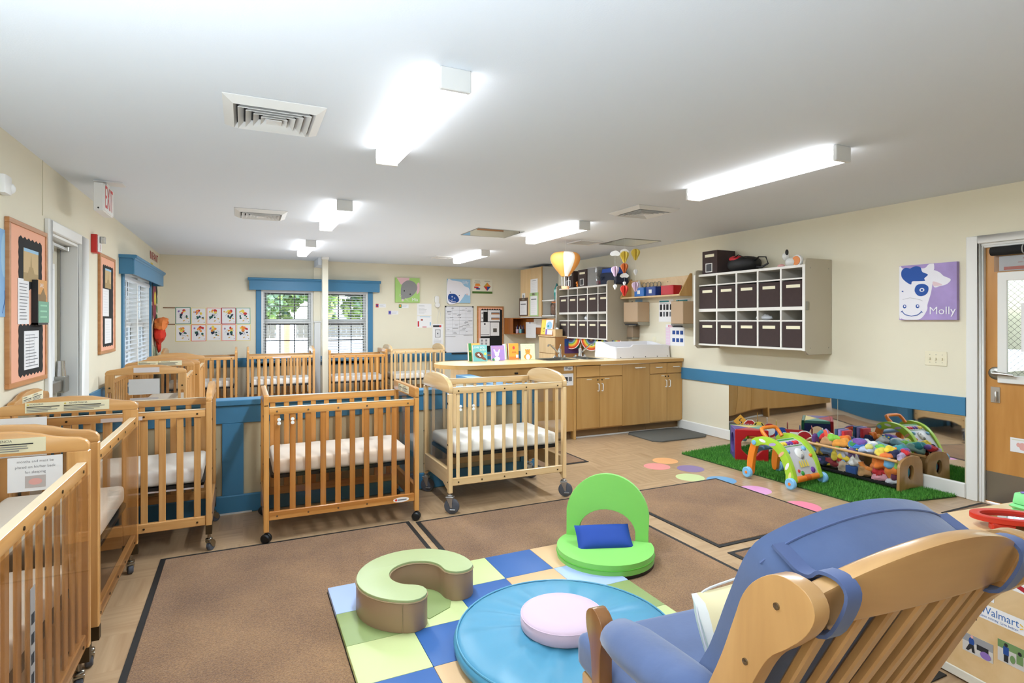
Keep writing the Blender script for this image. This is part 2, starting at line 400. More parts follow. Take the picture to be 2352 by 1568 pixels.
# ------------------------------------------------------------------ windows
GLASS = clear('window_glass', 'f4f8f7', .9)
DARKF = mat('dark_sash', '3a3936', .45)
SLAT = mat('blind_white', 'f4f4f2', .5)
_n = SLAT.node_tree.nodes; _l = SLAT.node_tree.links; _t = _n.new('ShaderNodeBsdfTranslucent'); _t.inputs[0].default_value = (.9, .9, .9, 1); _m = _n.new('ShaderNodeMixShader'); _m.inputs[0].default_value = .4
_l.new(_n['Principled BSDF'].outputs[0], _m.inputs[1]); _l.new(_t.outputs[0], _m.inputs[2]); _l.new(_m.outputs[0], _n['Material Output'].inputs[0])
def sash(par, M, w, h, cols=3, bar=None):
    """double-hung sash in local x (0..w), y (0..h), z out of the wall into the room"""
    zz = -.09
    def p(n, mb, m, bev=.002): o = put(n, mb.mesh(n, m, 30, bev), par); o.matrix_local = M; return o
    p('jamb', MB().box(0, .03, 0, h, -.14, 0).box(w-.03, w, 0, h, -.14, 0).box(.03, w-.03, h-.03, h, -.14, 0), WHITE)
    p('window_sill', MB().box(-.03, w+.03, -.03, .0, -.14, .05), WHITE)
    mid = h*.545
    for (y0, y1, z) in ((0, mid, zz), (mid, h-.03, zz-.03)):
        x0, x1 = .03, w-.03
        f = p('sash', MB().box(x0, x0+.035, y0, y1, z, z+.03).box(x1-.035, x1, y0, y1, z, z+.03).box(x0+.035, x1-.035, y1-.04, y1, z, z+.03).box(x0+.035, x1-.035, y0, y0+.04, z, z+.03), WHITE)
        g = MB(); xa, xb, ya, yb = x0+.035, x1-.035, y0+.04, y1-.04
        for i in range(1, cols): g.box(xa+(xb-xa)*i/cols-.009, xa+(xb-xa)*i/cols+.009, ya, yb, z+.008, z+.022)
        g.box(xa, xb, (ya+yb)/2-.009, (ya+yb)/2+.009, z+.009, z+.021)
        g.box(xa, xb, yb-.02, yb, z+.006, z+.026).box(xa, xa+.012, ya, yb, z+.006, z+.024).box(xb-.012, xb, ya, yb, z+.006, z+.024)
        p('muntin', g, bar or DARKF, 0)
        p('pane', MB().box(xa, xb, ya, yb, z+.013, z+.017), GLASS, 0)
def blind(name, label, M, w, h, zoff, pitch=.046, tilt=0.0, sw=.045, top0=0.0):
    t = thing(name, label, 'window blind', M=M, group=None)
    part('head_rail', MB().box(.0, w, h-.045, h, zoff-.03, zoff+.03), SLAT, t, bevel=.003)
    part('bottom_rail', MB().box(.0, w, .0, .018, zoff-.025, zoff+.025), SLAT, t, bevel=.003)
    me = MB().box(.004, w-.004, -.0012, .0012, -sw/2, sw/2).mesh('slat', SLAT, 0)
    n = int((h-.07)/pitch)
    for i in range(n): put('slat', me, t, (0, .03+pitch*(i+.5), zoff), rot=(tilt, 0, 0))
    for f_ in (.15, .85): part('cord', MB().cyl((w*f_, .01, zoff+.026), (w*f_, h-.04, zoff+.026), .0016, n=5), SLAT, t)
    part('tilt_wand', MB().cyl((.06, h*.42, zoff+.035), (.06, h-.05, zoff+.035), .004, n=6), mat('clear_wand', 'b9bcbb', .2), t)
    return t
win1 = struct('window_1', MB().box(.195, .274, YB-.02, YB, .66, 1.93).box(2.006, 2.09, YB-.02, YB, .66, 1.93).box(.195, 2.09, YB-.02, YB, .64, .70), BLUE, bevel=.003)
for (a, b, z0, z1) in WB: sash(win1, on_back(a, z0), b-a, z1-z0)
part('sill_board', MB().box(.16, 2.12, YB-.06, YB, .70, .735), BLUE, win1, bevel=.004)
# crown-topped valance boxes
def valance(M, w, d, label):
    t = thing('window_valance', label, 'valance', M=M)
    part('front_board', MB().box(.02, w-.02, 0, .165, d-.018, d), BLUE, t, bevel=.002)
    part('end_board', MB().box(.02, .038, 0, .165, 0, d-.018), BLUE, t, bevel=.001)
    part('end_board', MB().box(w-.038, w-.02, 0, .165, 0, d-.018), BLUE, t, bevel=.001)
    prof = [(d, .150), (d+.008, .155), (d+.012, .165), (d+.024, .172), (d+.026, .190), (d+.018, .20), (0, .20), (0, .165), (d-.018, .165)]
    part('crown_moulding', MB().prism([(p[1], p[0]) for p in prof], (0, 0, 0), (0, 1, 0), (0, 0, 1), (w, 0, 0)), BLUE, t, smooth=25)
    return t
valance(on_back(.073, 1.90), 2.14, .10, 'long blue crown-topped valance over the back wall windows')
blind('window_blind', 'white slatted blind over the left half of the back window', on_back(.30, .76), .76, 1.15, -.028)
blind('window_blind', 'white slatted blind over the right half of the back window, behind the column', on_back(1.262, .76), .72, 1.15, -.028, tilt=.25)
win2 = struct('window_2', MB().box(XL, XL+.02, 7.16, 7.25, .62, 1.95).box(XL, XL+.02, 9.14, 9.23, .62, 1.95).box(XL, XL+.02, 7.16, 9.23, .60, .66), BLUE, bevel=.003)
sash(win2, on_left(7.25, .70), .945, 1.25, bar=WHITE); sash(win2, on_left(8.195, .70), .945, 1.25, bar=WHITE)
part('sill_board', MB().box(XL, XL+.06, 7.14, 9.25, .66, .695), BLUE, win2, bevel=.004)
valance(on_left(7.02, 1.885), 2.45, .135, 'blue crown-topped valance box over the left wall window')
blind('window_blind', 'white slatted blind over the left wall window', on_left(7.27, .72), 1.85, 1.17, -.02, tilt=.06, pitch=.05)
# ------------------------------------------------------------------ left exit door (door_1), recessed
GW = mat('door_white', 'dcdcd8', .4)
d1 = struct('door_1', MB().box(XL-.125, XL-.085, DL[0]+.02, DL[1]-.02, .01, 4.90-3.0+.07), mat('door_beige', 'd3cdb9', .45), bevel=.002)
cas = struct('trim_9', MB().box(XL, XL+.025, 4.60, DL[0], 0, 2.06).box(XL, XL+.025, DL[1], 5.66, 0, 2.06).box(XL, XL+.025, DL[0], DL[1], DL[3], 2.06), WHITE, bevel=.004)
part('jamb', MB().box(XL-.14, XL, DL[1]-.018, DL[1], 0, DL[3]).box(XL-.14, XL, DL[0], DL[0]+.018, 0, DL[3]).box(XL-.14, XL, DL[0]+.018, DL[1]-.018, DL[3]-.02, DL[3]), WHITE, cas)
part('hinge_strip', MB().box(XL-.083, XL-.07, DL[1]-.05, DL[1]-.025, .02, 1.95), STEEL, d1)
part('window_frame', MB().box(XL-.085, XL-.07, 4.86, 5.27, .92, 1.82), WHITE, d1, bevel=.003)
part('pane', MB().box(XL-.07, XL-.066, 4.90, 5.235, .96, 1.78), mat('daylit_glass', 'f3f5f6', .1), d1)  # opaque pane, the daylight behind it is put into its pale colour
part('panic_bar', MB().box(XL-.085, XL-.02, 4.74, 5.36, .88, .96).box(XL-.085, XL-.005, 5.24, 5.37, .865, .985), STEEL, d1, bevel=.006, label='steel push bar')
part('latch_housing', MB().cyl((XL-.045, 5.31, .985), (XL-.045, 5.31, 1.10), .035, .028, 16), CHROME, d1)
d1.location.x = -.035
part('closer_arm', MB().bar((XL-.03, 5.40, 1.94), (XL-.05, 4.72, 1.955), .025, .02).cyl((XL-.03, 5.40, 1.93), (XL-.03, 5.40, 1.965), .02).box(XL-.085, XL-.0, 4.70, 4.95, 1.87, 1.95), mat('closer_metal', 'b9b8b2', .35, .6), d1)
# ------------------------------------------------------------------ right wooden door (door_2)
DWOOD = wood('door_birch', 'c9924f', 'b37b3a', 2, .35, .25, 7, .9)
d2 = struct('door_2', MB().box(XR+.035, XR+.08, DR[0]+.02, DR[1]-.02, .012, .95).box(XR+.035, XR+.08, DR[0]+.02, 1.72, .95, 1.72).box(XR+.035, XR+.08, 2.30, DR[1]-.02, .95, 1.72).box(XR+.035, XR+.08, DR[0]+.02, DR[1]-.02, 1.72, DR[3]-.02), DWOOD)
cas2 = struct('trim_10', MB().box(XR-.022, XR, DR[1], 2.525, 0, 2.055).box(XR-.022, XR, 1.415, DR[0], 0, 2.055).box(XR-.022, XR, DR[0], DR[1], DR[3], 2.055), WHITE, bevel=.004)
part('jamb', MB().box(XR, XR+.13, DR[1]-.018, DR[1], 0, DR[3]).box(XR, XR+.13, DR[0], DR[0]+.018, 0, DR[3]).box(XR, XR+.13, DR[0]+.018, DR[1]-.018, DR[3]-.02, DR[3]).box(XR+.005, XR+.03, DR[1]-.034, DR[1]-.018, 0, DR[3]-.02).box(XR+.005, XR+.03, DR[0]+.018, DR[1]-.034, DR[3]-.035, DR[3]-.02), WHITE, cas2, bevel=.003)
KX = XR+.034
part('kick_plate', MB().box(KX-.002, KX, DR[0]+.03, DR[1]-.03, .02, .245), STEEL, d2, label='steel kick plate')
wf = part('window_frame', MB().prism([(2.335, .93), (2.335, 1.765), (1.685, 1.765), (1.685, .93)], (XR+.012, 0, 0), (0, 1, 0), (0, 0, 1), (.024, 0, 0), holes=[[(2.275, .99), (2.275, 1.70), (1.745, 1.70), (1.745, .99)]]), WHITE, d2, bevel=.004)
part('pane', MB().box(XR+.05, XR+.056, 1.72, 2.30, .95, 1.72), clear('door_glass', 'dfe6e2', 1.0, .05), d2)
wg = MB()
for i in range(26):
    a = 1.72+i*.045-.58
    for s_ in (1, -1):
        y0, z0 = a, (.95 if s_ > 0 else 1.72); y1, z1 = a+.77, (1.72 if s_ > 0 else .95)
        lo, hi = max(0, (1.72-y0)/.77), min(1, (2.30-y0)/.77)
        if hi > lo: wg.cyl((XR+.053, y0+.77*lo, z0+(z1-z0)*lo), (XR+.053, y0+.77*hi, z0+(z1-z0)*hi), .0012, n=4)
o = part('wire_mesh', wg, mat('wire_grey', '66655f', .5, .6), d2); o['kind'] = 'stuff'
hd = part('door_handle', MB().lathe([(.0, 0), (.045, 0), (.048, .006), (.04, .014), (.018, .018), (.016, .045), (0, .05)], 20, (KX, 2.352, 1.0), (-1, 0, 0)), STEEL, d2, label='round steel rose with lever')
part('lever', MB().tube([(KX-.05, 2.352, 1.0), (KX-.055, 2.30, 1.0), (KX-.055, 2.22, .995)], [.015, .012, .009], 10), STEEL, hd)
part('door_pull', MB().box(KX-.006, KX, 2.325, 2.385, .775, .895).cyl((KX-.02, 2.345, .785), (KX-.02, 2.345, .86), .008, n=8).cyl((KX-.008, 2.345, .785), (KX-.02, 2.345, .785), .006, n=6).cyl((KX-.008, 2.345, .86), (KX-.02, 2.345, .86), .006, n=6), mat('pale_steel', 'cfccc6', .3, .8), d2, label='small steel pull plate', bevel=.002)
def doorsheet(y, z, w, h, deco, ms, name, label, cat):
    return solo(name, printed(w, h, deco), ms, label, cat, M=on_right(y, z, KX-.001), smooth=0)
PINK = mat('pink_skin_ink', 'e2a9a0', .8)
doorsheet(2.262, .425, .155, .105, [('r', .01, .088, .14, .094, 1), ('e', .075, .05, .024, .024, 2), ('e', .05, .056, .012, .016, 2), ('e', .088, .03, .03, .012, 2), ('r', .118, .008, .13, .022, 3), ('r', .136, .008, .148, .022, 3)], [PAPER, mat('cream_ink', 'd8d6ba', .8), PINK, INK], 'notice', 'white notice with a pink baby drawing taped low on the wooden door', 'notice')
doorsheet(2.20, 1.17, .30, .36, lines(.03, .27, .05, .32, 9, 1), [PAPER, mat('faint_ink', 'd4d4d6', .8)], 'notice', 'plain white sheet taped over the glass of the wooden door', 'notice').location.x = XR+.044
t = thing('sign_holder', 'clear acrylic sign holder with a red and white card hung on the wooden door', 'sign holder', M=on_right(2.33, 1.775, KX-.001))
part('card', printed(.62, .11, [('t', 'For emergency', .2, .085, .018, 1), ('t', 'exit only in case of fire', .2, .06, .018, 1), ('r', .03, .006, .24, .03, 2), ('r', .25, .006, .6, .03, 3)], .004), [PAPER, RED, mat('salmon_ink', 'e57562', .7), mat('slate_ink', '6c6a70', .7)], t, smooth=0)
part('sleeve', MB().box(-.03, .63, -.004, .115, .006, .009), clear('acrylic_sleeve', 'f2f2f2', 1.0, .06), t)
t = thing('wrapped_roll', 'black padded roll fixed across the wooden door above its window', 'roll', M=on_right(2.365, 1.925, KX-.004))
part('padding', MB().cyl((0, 0, .035), (.72, .0, .035), .034, n=18), mat('black_fabric', '141414', .8, bump=.2), t, bevel=.006, seg=2)
part('tie', MB().cyl((.2, 0, .035), (.207, 0, .035), .0352, n=18), mat('grey_tie', 'a9a8a6', .6), t)
# ================================================================== ceiling fittings
DIFF = mat('lamp_diffuser', 'ffffff', .5, emit=LAMP)
FIXW = mat('fixture_white', 'dfdfdd', .4)
TUBE = 24
def lamp(x, y, label, k=1):
    t = thing('ceiling_light', label, 'light', (x, y, ZC), group='strip lights on the ceiling')
    part('housing', MB().box(-.05, .05, -.60, .60, -.02, 0), FIXW, t)
    for s in (-1, 1): part('end_cap', MB().box(-.065, .065, s*.61-.012, s*.61+.012, -.09, 0), FIXW, t, bevel=.003)
    part('diffuser', MB().prism([(-.062, -.012), (-.066, -.05), (-.058, -.084), (-.02, -.088), (.02, -.088), (.058, -.084), (.066, -.05), (.062, -.012)], (0, -.598, 0), (1, 0, 0), (0, 0, 1), (0, 1.196, 0)), DIFF, t, label='glowing white diffuser')
    if k: area('tube_light', (x, y, ZC-.095), (0, 0, 0), .10, 1.16, TUBE*k, (.80, .90, 1.0))
LX = (.78, 3.17)
for i, (x, side) in enumerate(((LX[0], 'left'), (LX[1], 'right'))):
    for y, w_ in ((2.80, 'nearest'), (5.58, 'second'), (8.22, 'farthest')):
        lamp(x, y, f'white strip light on the ceiling, {w_} from the camera in the {side} row')
    lamp(x, -.30, f'white strip light on the ceiling in the {side} row, above and behind the camera', .0)
VDARK = mat('duct_shade', '2c2d30', .8)
def diffuser(x, y, s, label):
    t = thing('ceiling_vent', label, 'vent', (x, y, ZC), group='square ceiling vents')
    h = s/2
    part('backing', MB().box(-h+.05, h-.05, -h+.05, h-.05, -.004, 0), VDARK, t)  # dark plate in place of an open duct, its shade is in the colour
    def ring(mb, a, b, za, zb, th=.004):      # sloping square ring from half-size a (z za) to half-size b (z zb)
        for k in range(4):
            R = Matrix.Rotation(k*PI/2, 4, 'Z')
            vs = [R @ Vector(p) for p in ((-a, -a, za), (a, -a, za), (b, -b, zb), (-b, -b, zb), (-a, -a, za-th), (a, -a, za-th), (b, -b, zb-th), (-b, -b, zb-th))]
            mb.add(vs, [(0, 1, 2, 3), (7, 6, 5, 4), (0, 4, 5, 1), (2, 6, 7, 3)])
        return mb
    part('flange', ring(ring(MB(), h, h-.045, -.001, -.026), h-.045, h-.058, -.026, -.004), FIXW, t, smooth=0)
    for i in range(4):
        a = h-.075-i*.034
        part('louvre', ring(MB(), a+.012, a-.014, -.034, -.006, .003), FIXW, t, smooth=0)
    part('louvre', ring(MB(), .035, .0, -.034, -.026), FIXW, t, smooth=0)
diffuser(.14, 3.07, .45, 'square louvred ceiling vent left of the nearest strip light')
diffuser(.155, 5.92, .45, 'square louvred ceiling vent left of the second strip light in the left row')
diffuser(3.37, 4.27, .46, 'square louvred ceiling vent between the right row strip lights')
MIR = mat('mirror', 'd9dcdc', .02, 1)
def ceiling_mirror(x0, x1, y0, y1, label):
    t = thing('ceiling_mirror', label, 'mirror', ((x0+x1)/2, (y0+y1)/2, ZC))
    a, b = (x1-x0)/2, (y1-y0)/2
    part('mirror_panel', MB().box(-a, a, -b, b, -.006, 0), MIR, t)
    part('edge_strip', MB().prism([(-a-.006, -b-.006), (a+.006, -b-.006), (a+.006, b+.006), (-a-.006, b+.006)], (0, 0, -.008), d=(0, 0, .008), holes=[[(-a, -b), (a, -b), (a, b), (-a, b)]]), STEEL, t, smooth=0)
ceiling_mirror(2.34, 2.90, 5.82, 6.36, 'square mirror tile on the ceiling left of the second right-row light')
ceiling_mirror(4.28, 4.83, 5.78, 6.34, 'square mirror tile on the ceiling near the right wall')
def grille(x, y, s, n, label):
    t = thing('ceiling_grille', label, 'vent', (x, y, ZC)); h = s/2
    part('rim', MB().prism([(-h, -h), (h, -h), (h, h), (-h, h)], (0, 0, -.012), d=(0, 0, .012), holes=[[(-h+.04, -h+.04), (h-.04, -h+.04), (h-.04, h-.04), (-h+.04, h-.04)]]), FIXW, t, smooth=0)
    part('screen', MB().box(-h+.04, h-.04, -h+.04, h-.04, -.003, 0), mat('grille_grey', 'a5a6a8', .7), t)
    me = MB().box(-h+.04, h-.04, -.003, .003, -.010, -.002).mesh('fin', FIXW, 0)
    for i in range(n): put('fin', me, t, (0, -h+.04+(s-.08)*(i+.5)/n, 0))
grille(4.03, 6.31, .34, 12, 'flat white return grille beside the right ceiling mirror')
grille(2.90, 8.75, .30, 8, 'small white grille beyond the farthest right-row light')
# exit sign
t = thing('exit_sign', 'white exit sign with red letters hung from the ceiling by the left wall', 'exit sign', (-.93, 5.09, ZC))
part('mount_plate', MB().box(-.05, .13, -.07, .07, -.012, 0).box(-.03, .03, -.05, .05, -.035, -.012), FIXW, t, bevel=.002)
part('housing', MB().box(-.03, .03, -.165, .165, -.235, -.035), WPL, t, bevel=.004)
part('face_panel', MB().box(.03, .034, -.16, .16, -.228, -.040), WPL, t)
part('lettering', MB().text('EXIT', (.034, 0, -.134), (0, 1, 0), (0, 0, 1), .235, .001, width=.26), mat('exit_red', 'd3222a', .5), t, smooth=0)
part('screw', MB().cyl((0, -.166, -.215), (0, -.163, -.215), .006, n=8), DINK, t)
# ================================================================== cribs
def crib_mats(key, c1, c2):
    return [wood(key, c1, c2, a, .32, .35) for a in range(3)]
GOLD = crib_mats('golden_wood', 'd9a669', 'c48d4d')
HONEY = crib_mats('honey_wood', 'd79e59', 'c38742')
LIGHTW = crib_mats('pale_wood', 'e3c596', 'd3ae79')
ACRY = clear('acrylic_sheet', 'fbf9f6', .40)
ACRY2 = clear('acrylic_guard', 'faf5f0', .30)
DBRZ = mat('dark_bronze', '4b3d28', .4, .7)
NICK = mat('nickel', '9a9488', .25, 1)
GTIRE = mat('grey_tyre', '4d5058', .6)
HUB = mat('grey_hub', '8d929b', .5)
SHEET = mat('white_sheet', 'ece9e2', .85, bump=.35, bscale=9)
YLW = mat('label_cream', 'eae2c0', .7)
def caster(kind, par, x, y, ang):
    R = Matrix.Rotation(ang, 4, 'Z')
    if kind == 'chrome':
        c = part('caster', MB().cyl((0, 0, .075), (0, 0, .115), .009, n=10).lathe([(.012, .062), (.02, .066), (.02, .076), (.009, .08)], 14).prism(spline([(-.012, .062), (.02, .064), (.036, .045), (.030, .022), (.018, .02), (.0, .04)], 4), (0, -.017, 0), (1, 0, 0), (0, 0, 1), (0, .034, 0)).xf(R), NICK, par, (x, y, 0), bevel=.003)
        part('wheel', MB().lathe([(0, -.013), (.024, -.013), (.028, -.008), (.028, .008), (.024, .013), (0, .013)], 18, (.014, 0, .028), (0, 1, 0)).xf(R), GTIRE, c)
    elif kind == 'ball':
        c = part('caster', MB().cyl((0, 0, .045), (0, 0, .075), .008, n=8).ell((0, 0, .030), (.027, .017, .027), 16, 10).xf(R), BLACK, par, (x, y, 0))
        part('wheel', MB().lathe([(0, -.024), (.022, -.024), (.030, -.017), (.030, -.006), (.024, 0), (.030, .006), (.030, .017), (.022, .024), (0, .024)], 18, (0, 0, .030), (0, 1, 0)).xf(R), BLACK, c)
    else:
        c = part('caster', MB().box(-.008, .008, -.012, .012, .135, .20).box(-.028, .028, -.022, .022, .118, .126).cyl((0, 0, .126), (0, 0, .137), .02, n=14).prism([(-.026, .12), (.026, .12), (.02, .08), (.022, .05), (.008, .045), (-.002, .07)], (0, -.021, 0), (1, 0, 0), (0, 0, 1), (0, .004, 0)).prism([(-.026, .12), (.026, .12), (.02, .08), (.022, .05), (.008, .045), (-.002, .07)], (0, .017, 0), (1, 0, 0), (0, 0, 1), (0, .004, 0)).box(.005, .045, -.03, .022, .034, .04).xf(R), mat('zinc', 'b9babb', .3, .9), par, (x, y, 0), bevel=.002)
        wv = part('wheel', MB().lathe([(0, -.014), (.044, -.014), (.054, -.010), (.057, 0), (.054, .010), (.044, .014), (0, .014)], 26, (.014, 0, .057), (0, 1, 0)).xf(R), GTIRE, c)
        return
def end_top(style, W):
    h = W/2
    if style == 'arch':
        half = [(h-.003, .910), (h, .918), (h-.001, .935), (h-.012, .950), (h-.035, .960), (h-.075, .964), (h-.115, .971), (h-.155, .984), (h-.21, .995), (.0, 1.0)]
    elif style == 'flat':
        half = [(h, .858), (h, .925), (h-.006, .932), (0, .932)]
    else:
        half = [(h-.002, .876), (h+.006, .90), (h, .925), (h-.035, .955), (h-.10, .98), (h-.2, .995), (0, 1.0)]
    right = half; left = [(-y, z) for y, z in reversed(half[:-1])]
    return right+left
def crib(label, style, WD, L_, W_, cast, loc, rz, group, zrail=.865, zlow=.165, slats=10, sw=.036, guard_front=False, handles=False, guard_label=None, front_slats=True):
    t = thing('baby_crib', label, 'crib', loc, rz, group)
    a, h = L_/2, W_/2
    foot = {'chrome': .112, 'ball': .07, 'big': .15}[cast]
    pw = .07 if style == 'arch' else .04
    pt = .032
    for s in (-1, 1):
        x0, x1 = (s*a, s*(a-pt))
        part('end_board', MB().prism(end_top(style, W_), (min(x0, x1), 0, 0), (0, 1, 0), (0, 0, 1), (pt, 0, 0)), WD[1], t, bevel=.006, seg=2)
        part('end_rail', MB().box(x0, x1, -h+pw, h-pw, zlow-.01, zlow+.11) if style != 'light' else
             MB().prism([(-h+pw, zlow+.12), (h-pw, zlow+.12), (h-pw, zlow-.03), (h-.14, zlow+.005), (-h+.14, zlow+.005), (-h+pw, zlow-.03)], (min(x0, x1), 0, 0), (0, 1, 0), (0, 0, 1), (pt, 0, 0)), WD[1], t, bevel=.003)
        part('end_pane', MB().box(s*(a-.014), s*(a-.018), -h+pw, h-pw, zlow+.10, .88 if style != 'arch' else .925), ACRY, t, smooth=0)
        for q in (-1, 1):
            y0, y1 = q*h, q*(h-pw)
            if handles:
                mb = MB().prism([(min(y0, y1), foot), (max(y0, y1), foot), (max(y0, y1), .912), (min(y0, y1), .912)], (min(x0, x1), 0, 0), (0, 1, 0), (0, 0, 1), (pt, 0, 0),
                                holes=[[((y0+y1)/2+p[0], .70+p[1]) for p in rrect(-.013, -.06, .013, .06, .0125)]])
            else: mb = MB().box(x0, x1, y0, y1, foot, .872 if style != 'arch' else .912)
            lg = part('leg', mb, WD[2], t, bevel=.004)
            if cast == 'chrome': part('foot_bracket', MB().box(s*(a+.001), s*(a-pt-.001), q*(h+.001), q*(h-pw-.001), foot, foot+.055), DBRZ, lg)
            part('bolt', MB().cyl((s*a, (y0+y1)/2, .80), (s*(a+.003), (y0+y1)/2, .80), .008, n=8).cyl((s*a, (y0+y1)/2, .23), (s*(a+.003), (y0+y1)/2, .23), .006, n=8).cyl((s*a, (y0+y1)/2, .50), (s*(a+.003), (y0+y1)/2, .50), .006, n=8), DBRZ, lg)['kind'] = 'stuff'
            caster(cast, t, s*(a-pt/2), (y0+y1)/2 if style != 'arch' else q*(h-.035), random.choice((.3, -.5, 2.6, .9)) if cast != 'big' else -.6)
    x = a-pt
    sl = MB().box(-sw/2, sw/2, -.005, .005, zlow+.04, zrail-.03).mesh('slat', WD[2], 30, .003)
    for q in (-1, 1):
        yc = q*(h-.022)
        part('top_rail', MB().box(-x, x, yc-.014, yc+.014, zrail-.044, zrail), WD[0], t, bevel=.006, seg=2)
        part('bottom_rail', MB().box(-x, x, yc-.013, yc+.013, zlow, zlow+.055), WD[0], t, bevel=.004)
        for i in range(slats if (front_slats or q > 0) else 0):
            put('slat', sl, t, (-x+2*x*(i+.5)/slats, yc, 0))
        b = MB()
        for i in (0, 2, 4, 6, 9):
            for z in (zrail-.024, zlow+.025):
                xx = -x+2*x*(i+.5)/10; b.cyl((xx, yc+q*.013, z), (xx, yc+q*.0165, z), .006, n=8)
        part('bolt', b, DBRZ if style != 'flat' else NICK, t)['kind'] = 'stuff'
        part('rail_cap', MB().box(-x+.002, x-.002, yc-.015, yc+.015, zrail, zrail+.003), mat('teething_rail', 'e8d5b4', .3, coat=.5), t, bevel=.001)
    part('mattress_board', MB().prism(rrect(-x+.012, -h+.045, x-.012, h-.045, .05), (0, 0, .395), d=(0, 0, .018)), BLACK, t)
    if guard_front:
        part('clear_guard', MB().box(-x+.004, x-.004, -h-.004, -h+.001, zlow+.03, zrail-.045), ACRY2, t, smooth=0, label=guard_label)
    return t
def strip(t, x, y, z, w, h, face, ms=None, deco=None, name='label_strip'):
    """sticker on a crib: face '-y','+y','-x','+x' in crib local axes"""
    u = {'-y': (1, 0, 0), '+y': (-1, 0, 0), '-x': (0, -1, 0), '+x': (0, 1, 0)}[face]
    M = frame((x, y, z), u, (0, 0, 1))
    mb = printed(w, h, deco or [], .0012); mb.xf(Matrix.Translation((-w/2, -h/2, 0)))
    o = put(name, mb.mesh(name, ms or [mat('frosted_strip', 'dcd2d0', .6)], 0), t); o.matrix_local = M; return o
def warning(t, x, z, face, w=.42):
    ms = [YLW, DINK, INK, mat('warn_yellow', 'd8c04a', .7)]
    d = [('t', 'WARNING', w*.13, .043, .012, 1), ('t', 'ADVERTENCIA', w*.62, .043, .012, 1), ('p', [(w*.02, .039), (w*.05, .039), (w*.035, .049)], 3), ('p', [(w*.45, .039), (w*.48, .039), (w*.465, .049)], 3), ('r', w*.02, .029, w*.40, .033, 1), ('r', w*.45, .029, w*.9, .033, 1)]
    d += lines(w*.02, w*.42, .004, .027, 3, 2, .003)+lines(w*.45, w*.97, .004, .027, 3, 2, .003)
    return strip(t, x, 0, z, w, .052, face, ms, d, 'warning_label')
def mattress(label, loc, rz, L_, W_):
    mb = MB().box(-L_/2+.055, L_/2-.055, -W_/2+.055, W_/2-.055, 0, .095)
    return solo('crib_mattress', mb, SHEET, label, 'mattress', loc, rz, 'white crib mattresses', bevel=.03, seg=4, smooth=60)
G = 'wooden baby cribs on casters'
def place(label, mlabel, style, WD, L_, W_, cast, x, y, rz, **k):
    t = crib(label, style, WD, L_, W_, cast, (x, y, 0), rz, G, **k)
    mattress(mlabel, (x, y, .414), rz, L_, W_); return t
H = PI/2
c1 = place('golden crib with clear side guard cut off by the bottom left corner of the picture', 'white mattress in the crib at the bottom left corner', 'arch', GOLD, .97, .62, 'chrome', -.835, 2.175, H, guard_front=True, guard_label='clear scuffed acrylic side guard')
c2 = place('golden arched crib with clear side guard, second from the camera along the left wall', 'white mattress in the second crib along the left wall', 'arch', GOLD, .97, .62, 'chrome', -.835, 3.275, H, guard_front=True, front_slats=False)
c3 = place('golden crib seen side-on in the corner between left wall cribs and the blue half wall', 'white mattress in the side-on crib by the left end of the half wall', 'arch', GOLD, .97, .63, 'chrome', -.655, 4.205, 0)
c4 = place('honey coloured crib with straight ends and black ball casters in front of the half wall', 'white mattress in the straight-ended honey crib', 'flat', HONEY, 1.0, .62, 'ball', .617, 4.195, 0, zrail=.85, zlow=.14, guard_front=True)
c5 = place('pale wood crib with rounded ends and big grey casters in front of the half wall', 'white mattress in the pale crib on big grey casters', 'light', LIGHTW, .985, .64, 'big', 1.835, 4.23, 0, zrail=.912, zlow=.20, slats=10, sw=.027)
c6 = place('golden crib with hand slots in its end posts, first behind the half wall at left', 'white mattress in the crib with hand slots', 'arch', GOLD, .97, .63, 'chrome', -.79, 6.585, H, handles=True)
c7 = place('golden arched crib behind the slotted crib along the left wall', 'white mattress in the crib behind the slotted one', 'arch', GOLD, .97, .63, 'chrome', -.75, 7.75, H)
c8 = place('golden crib in the far left corner under the row of paintings', 'white mattress in the far left corner crib', 'arch', GOLD, .97, .63, 'chrome', -.56, 9.72, 0)
c9 = place('golden crib under the left half of the back window, left of the column', 'white mattress in the crib left of the column', 'arch', GOLD, .97, .63, 'chrome', .54, 9.72, 0)
c10 = place('reddish honey crib under the right half of the back window, right of the column', 'white mattress in the crib right of the column', 'flat', HONEY, .93, .62, 'ball', 1.70, 9.72, 0, zrail=.85, zlow=.14)
c11 = place('pale wood crib under the grey mouse picture at the back wall', 'white mattress in the pale crib at the back wall', 'light', LIGHTW, .94, .62, 'big', 2.69, 9.72, 0, zrail=.90, zlow=.20, sw=.027)
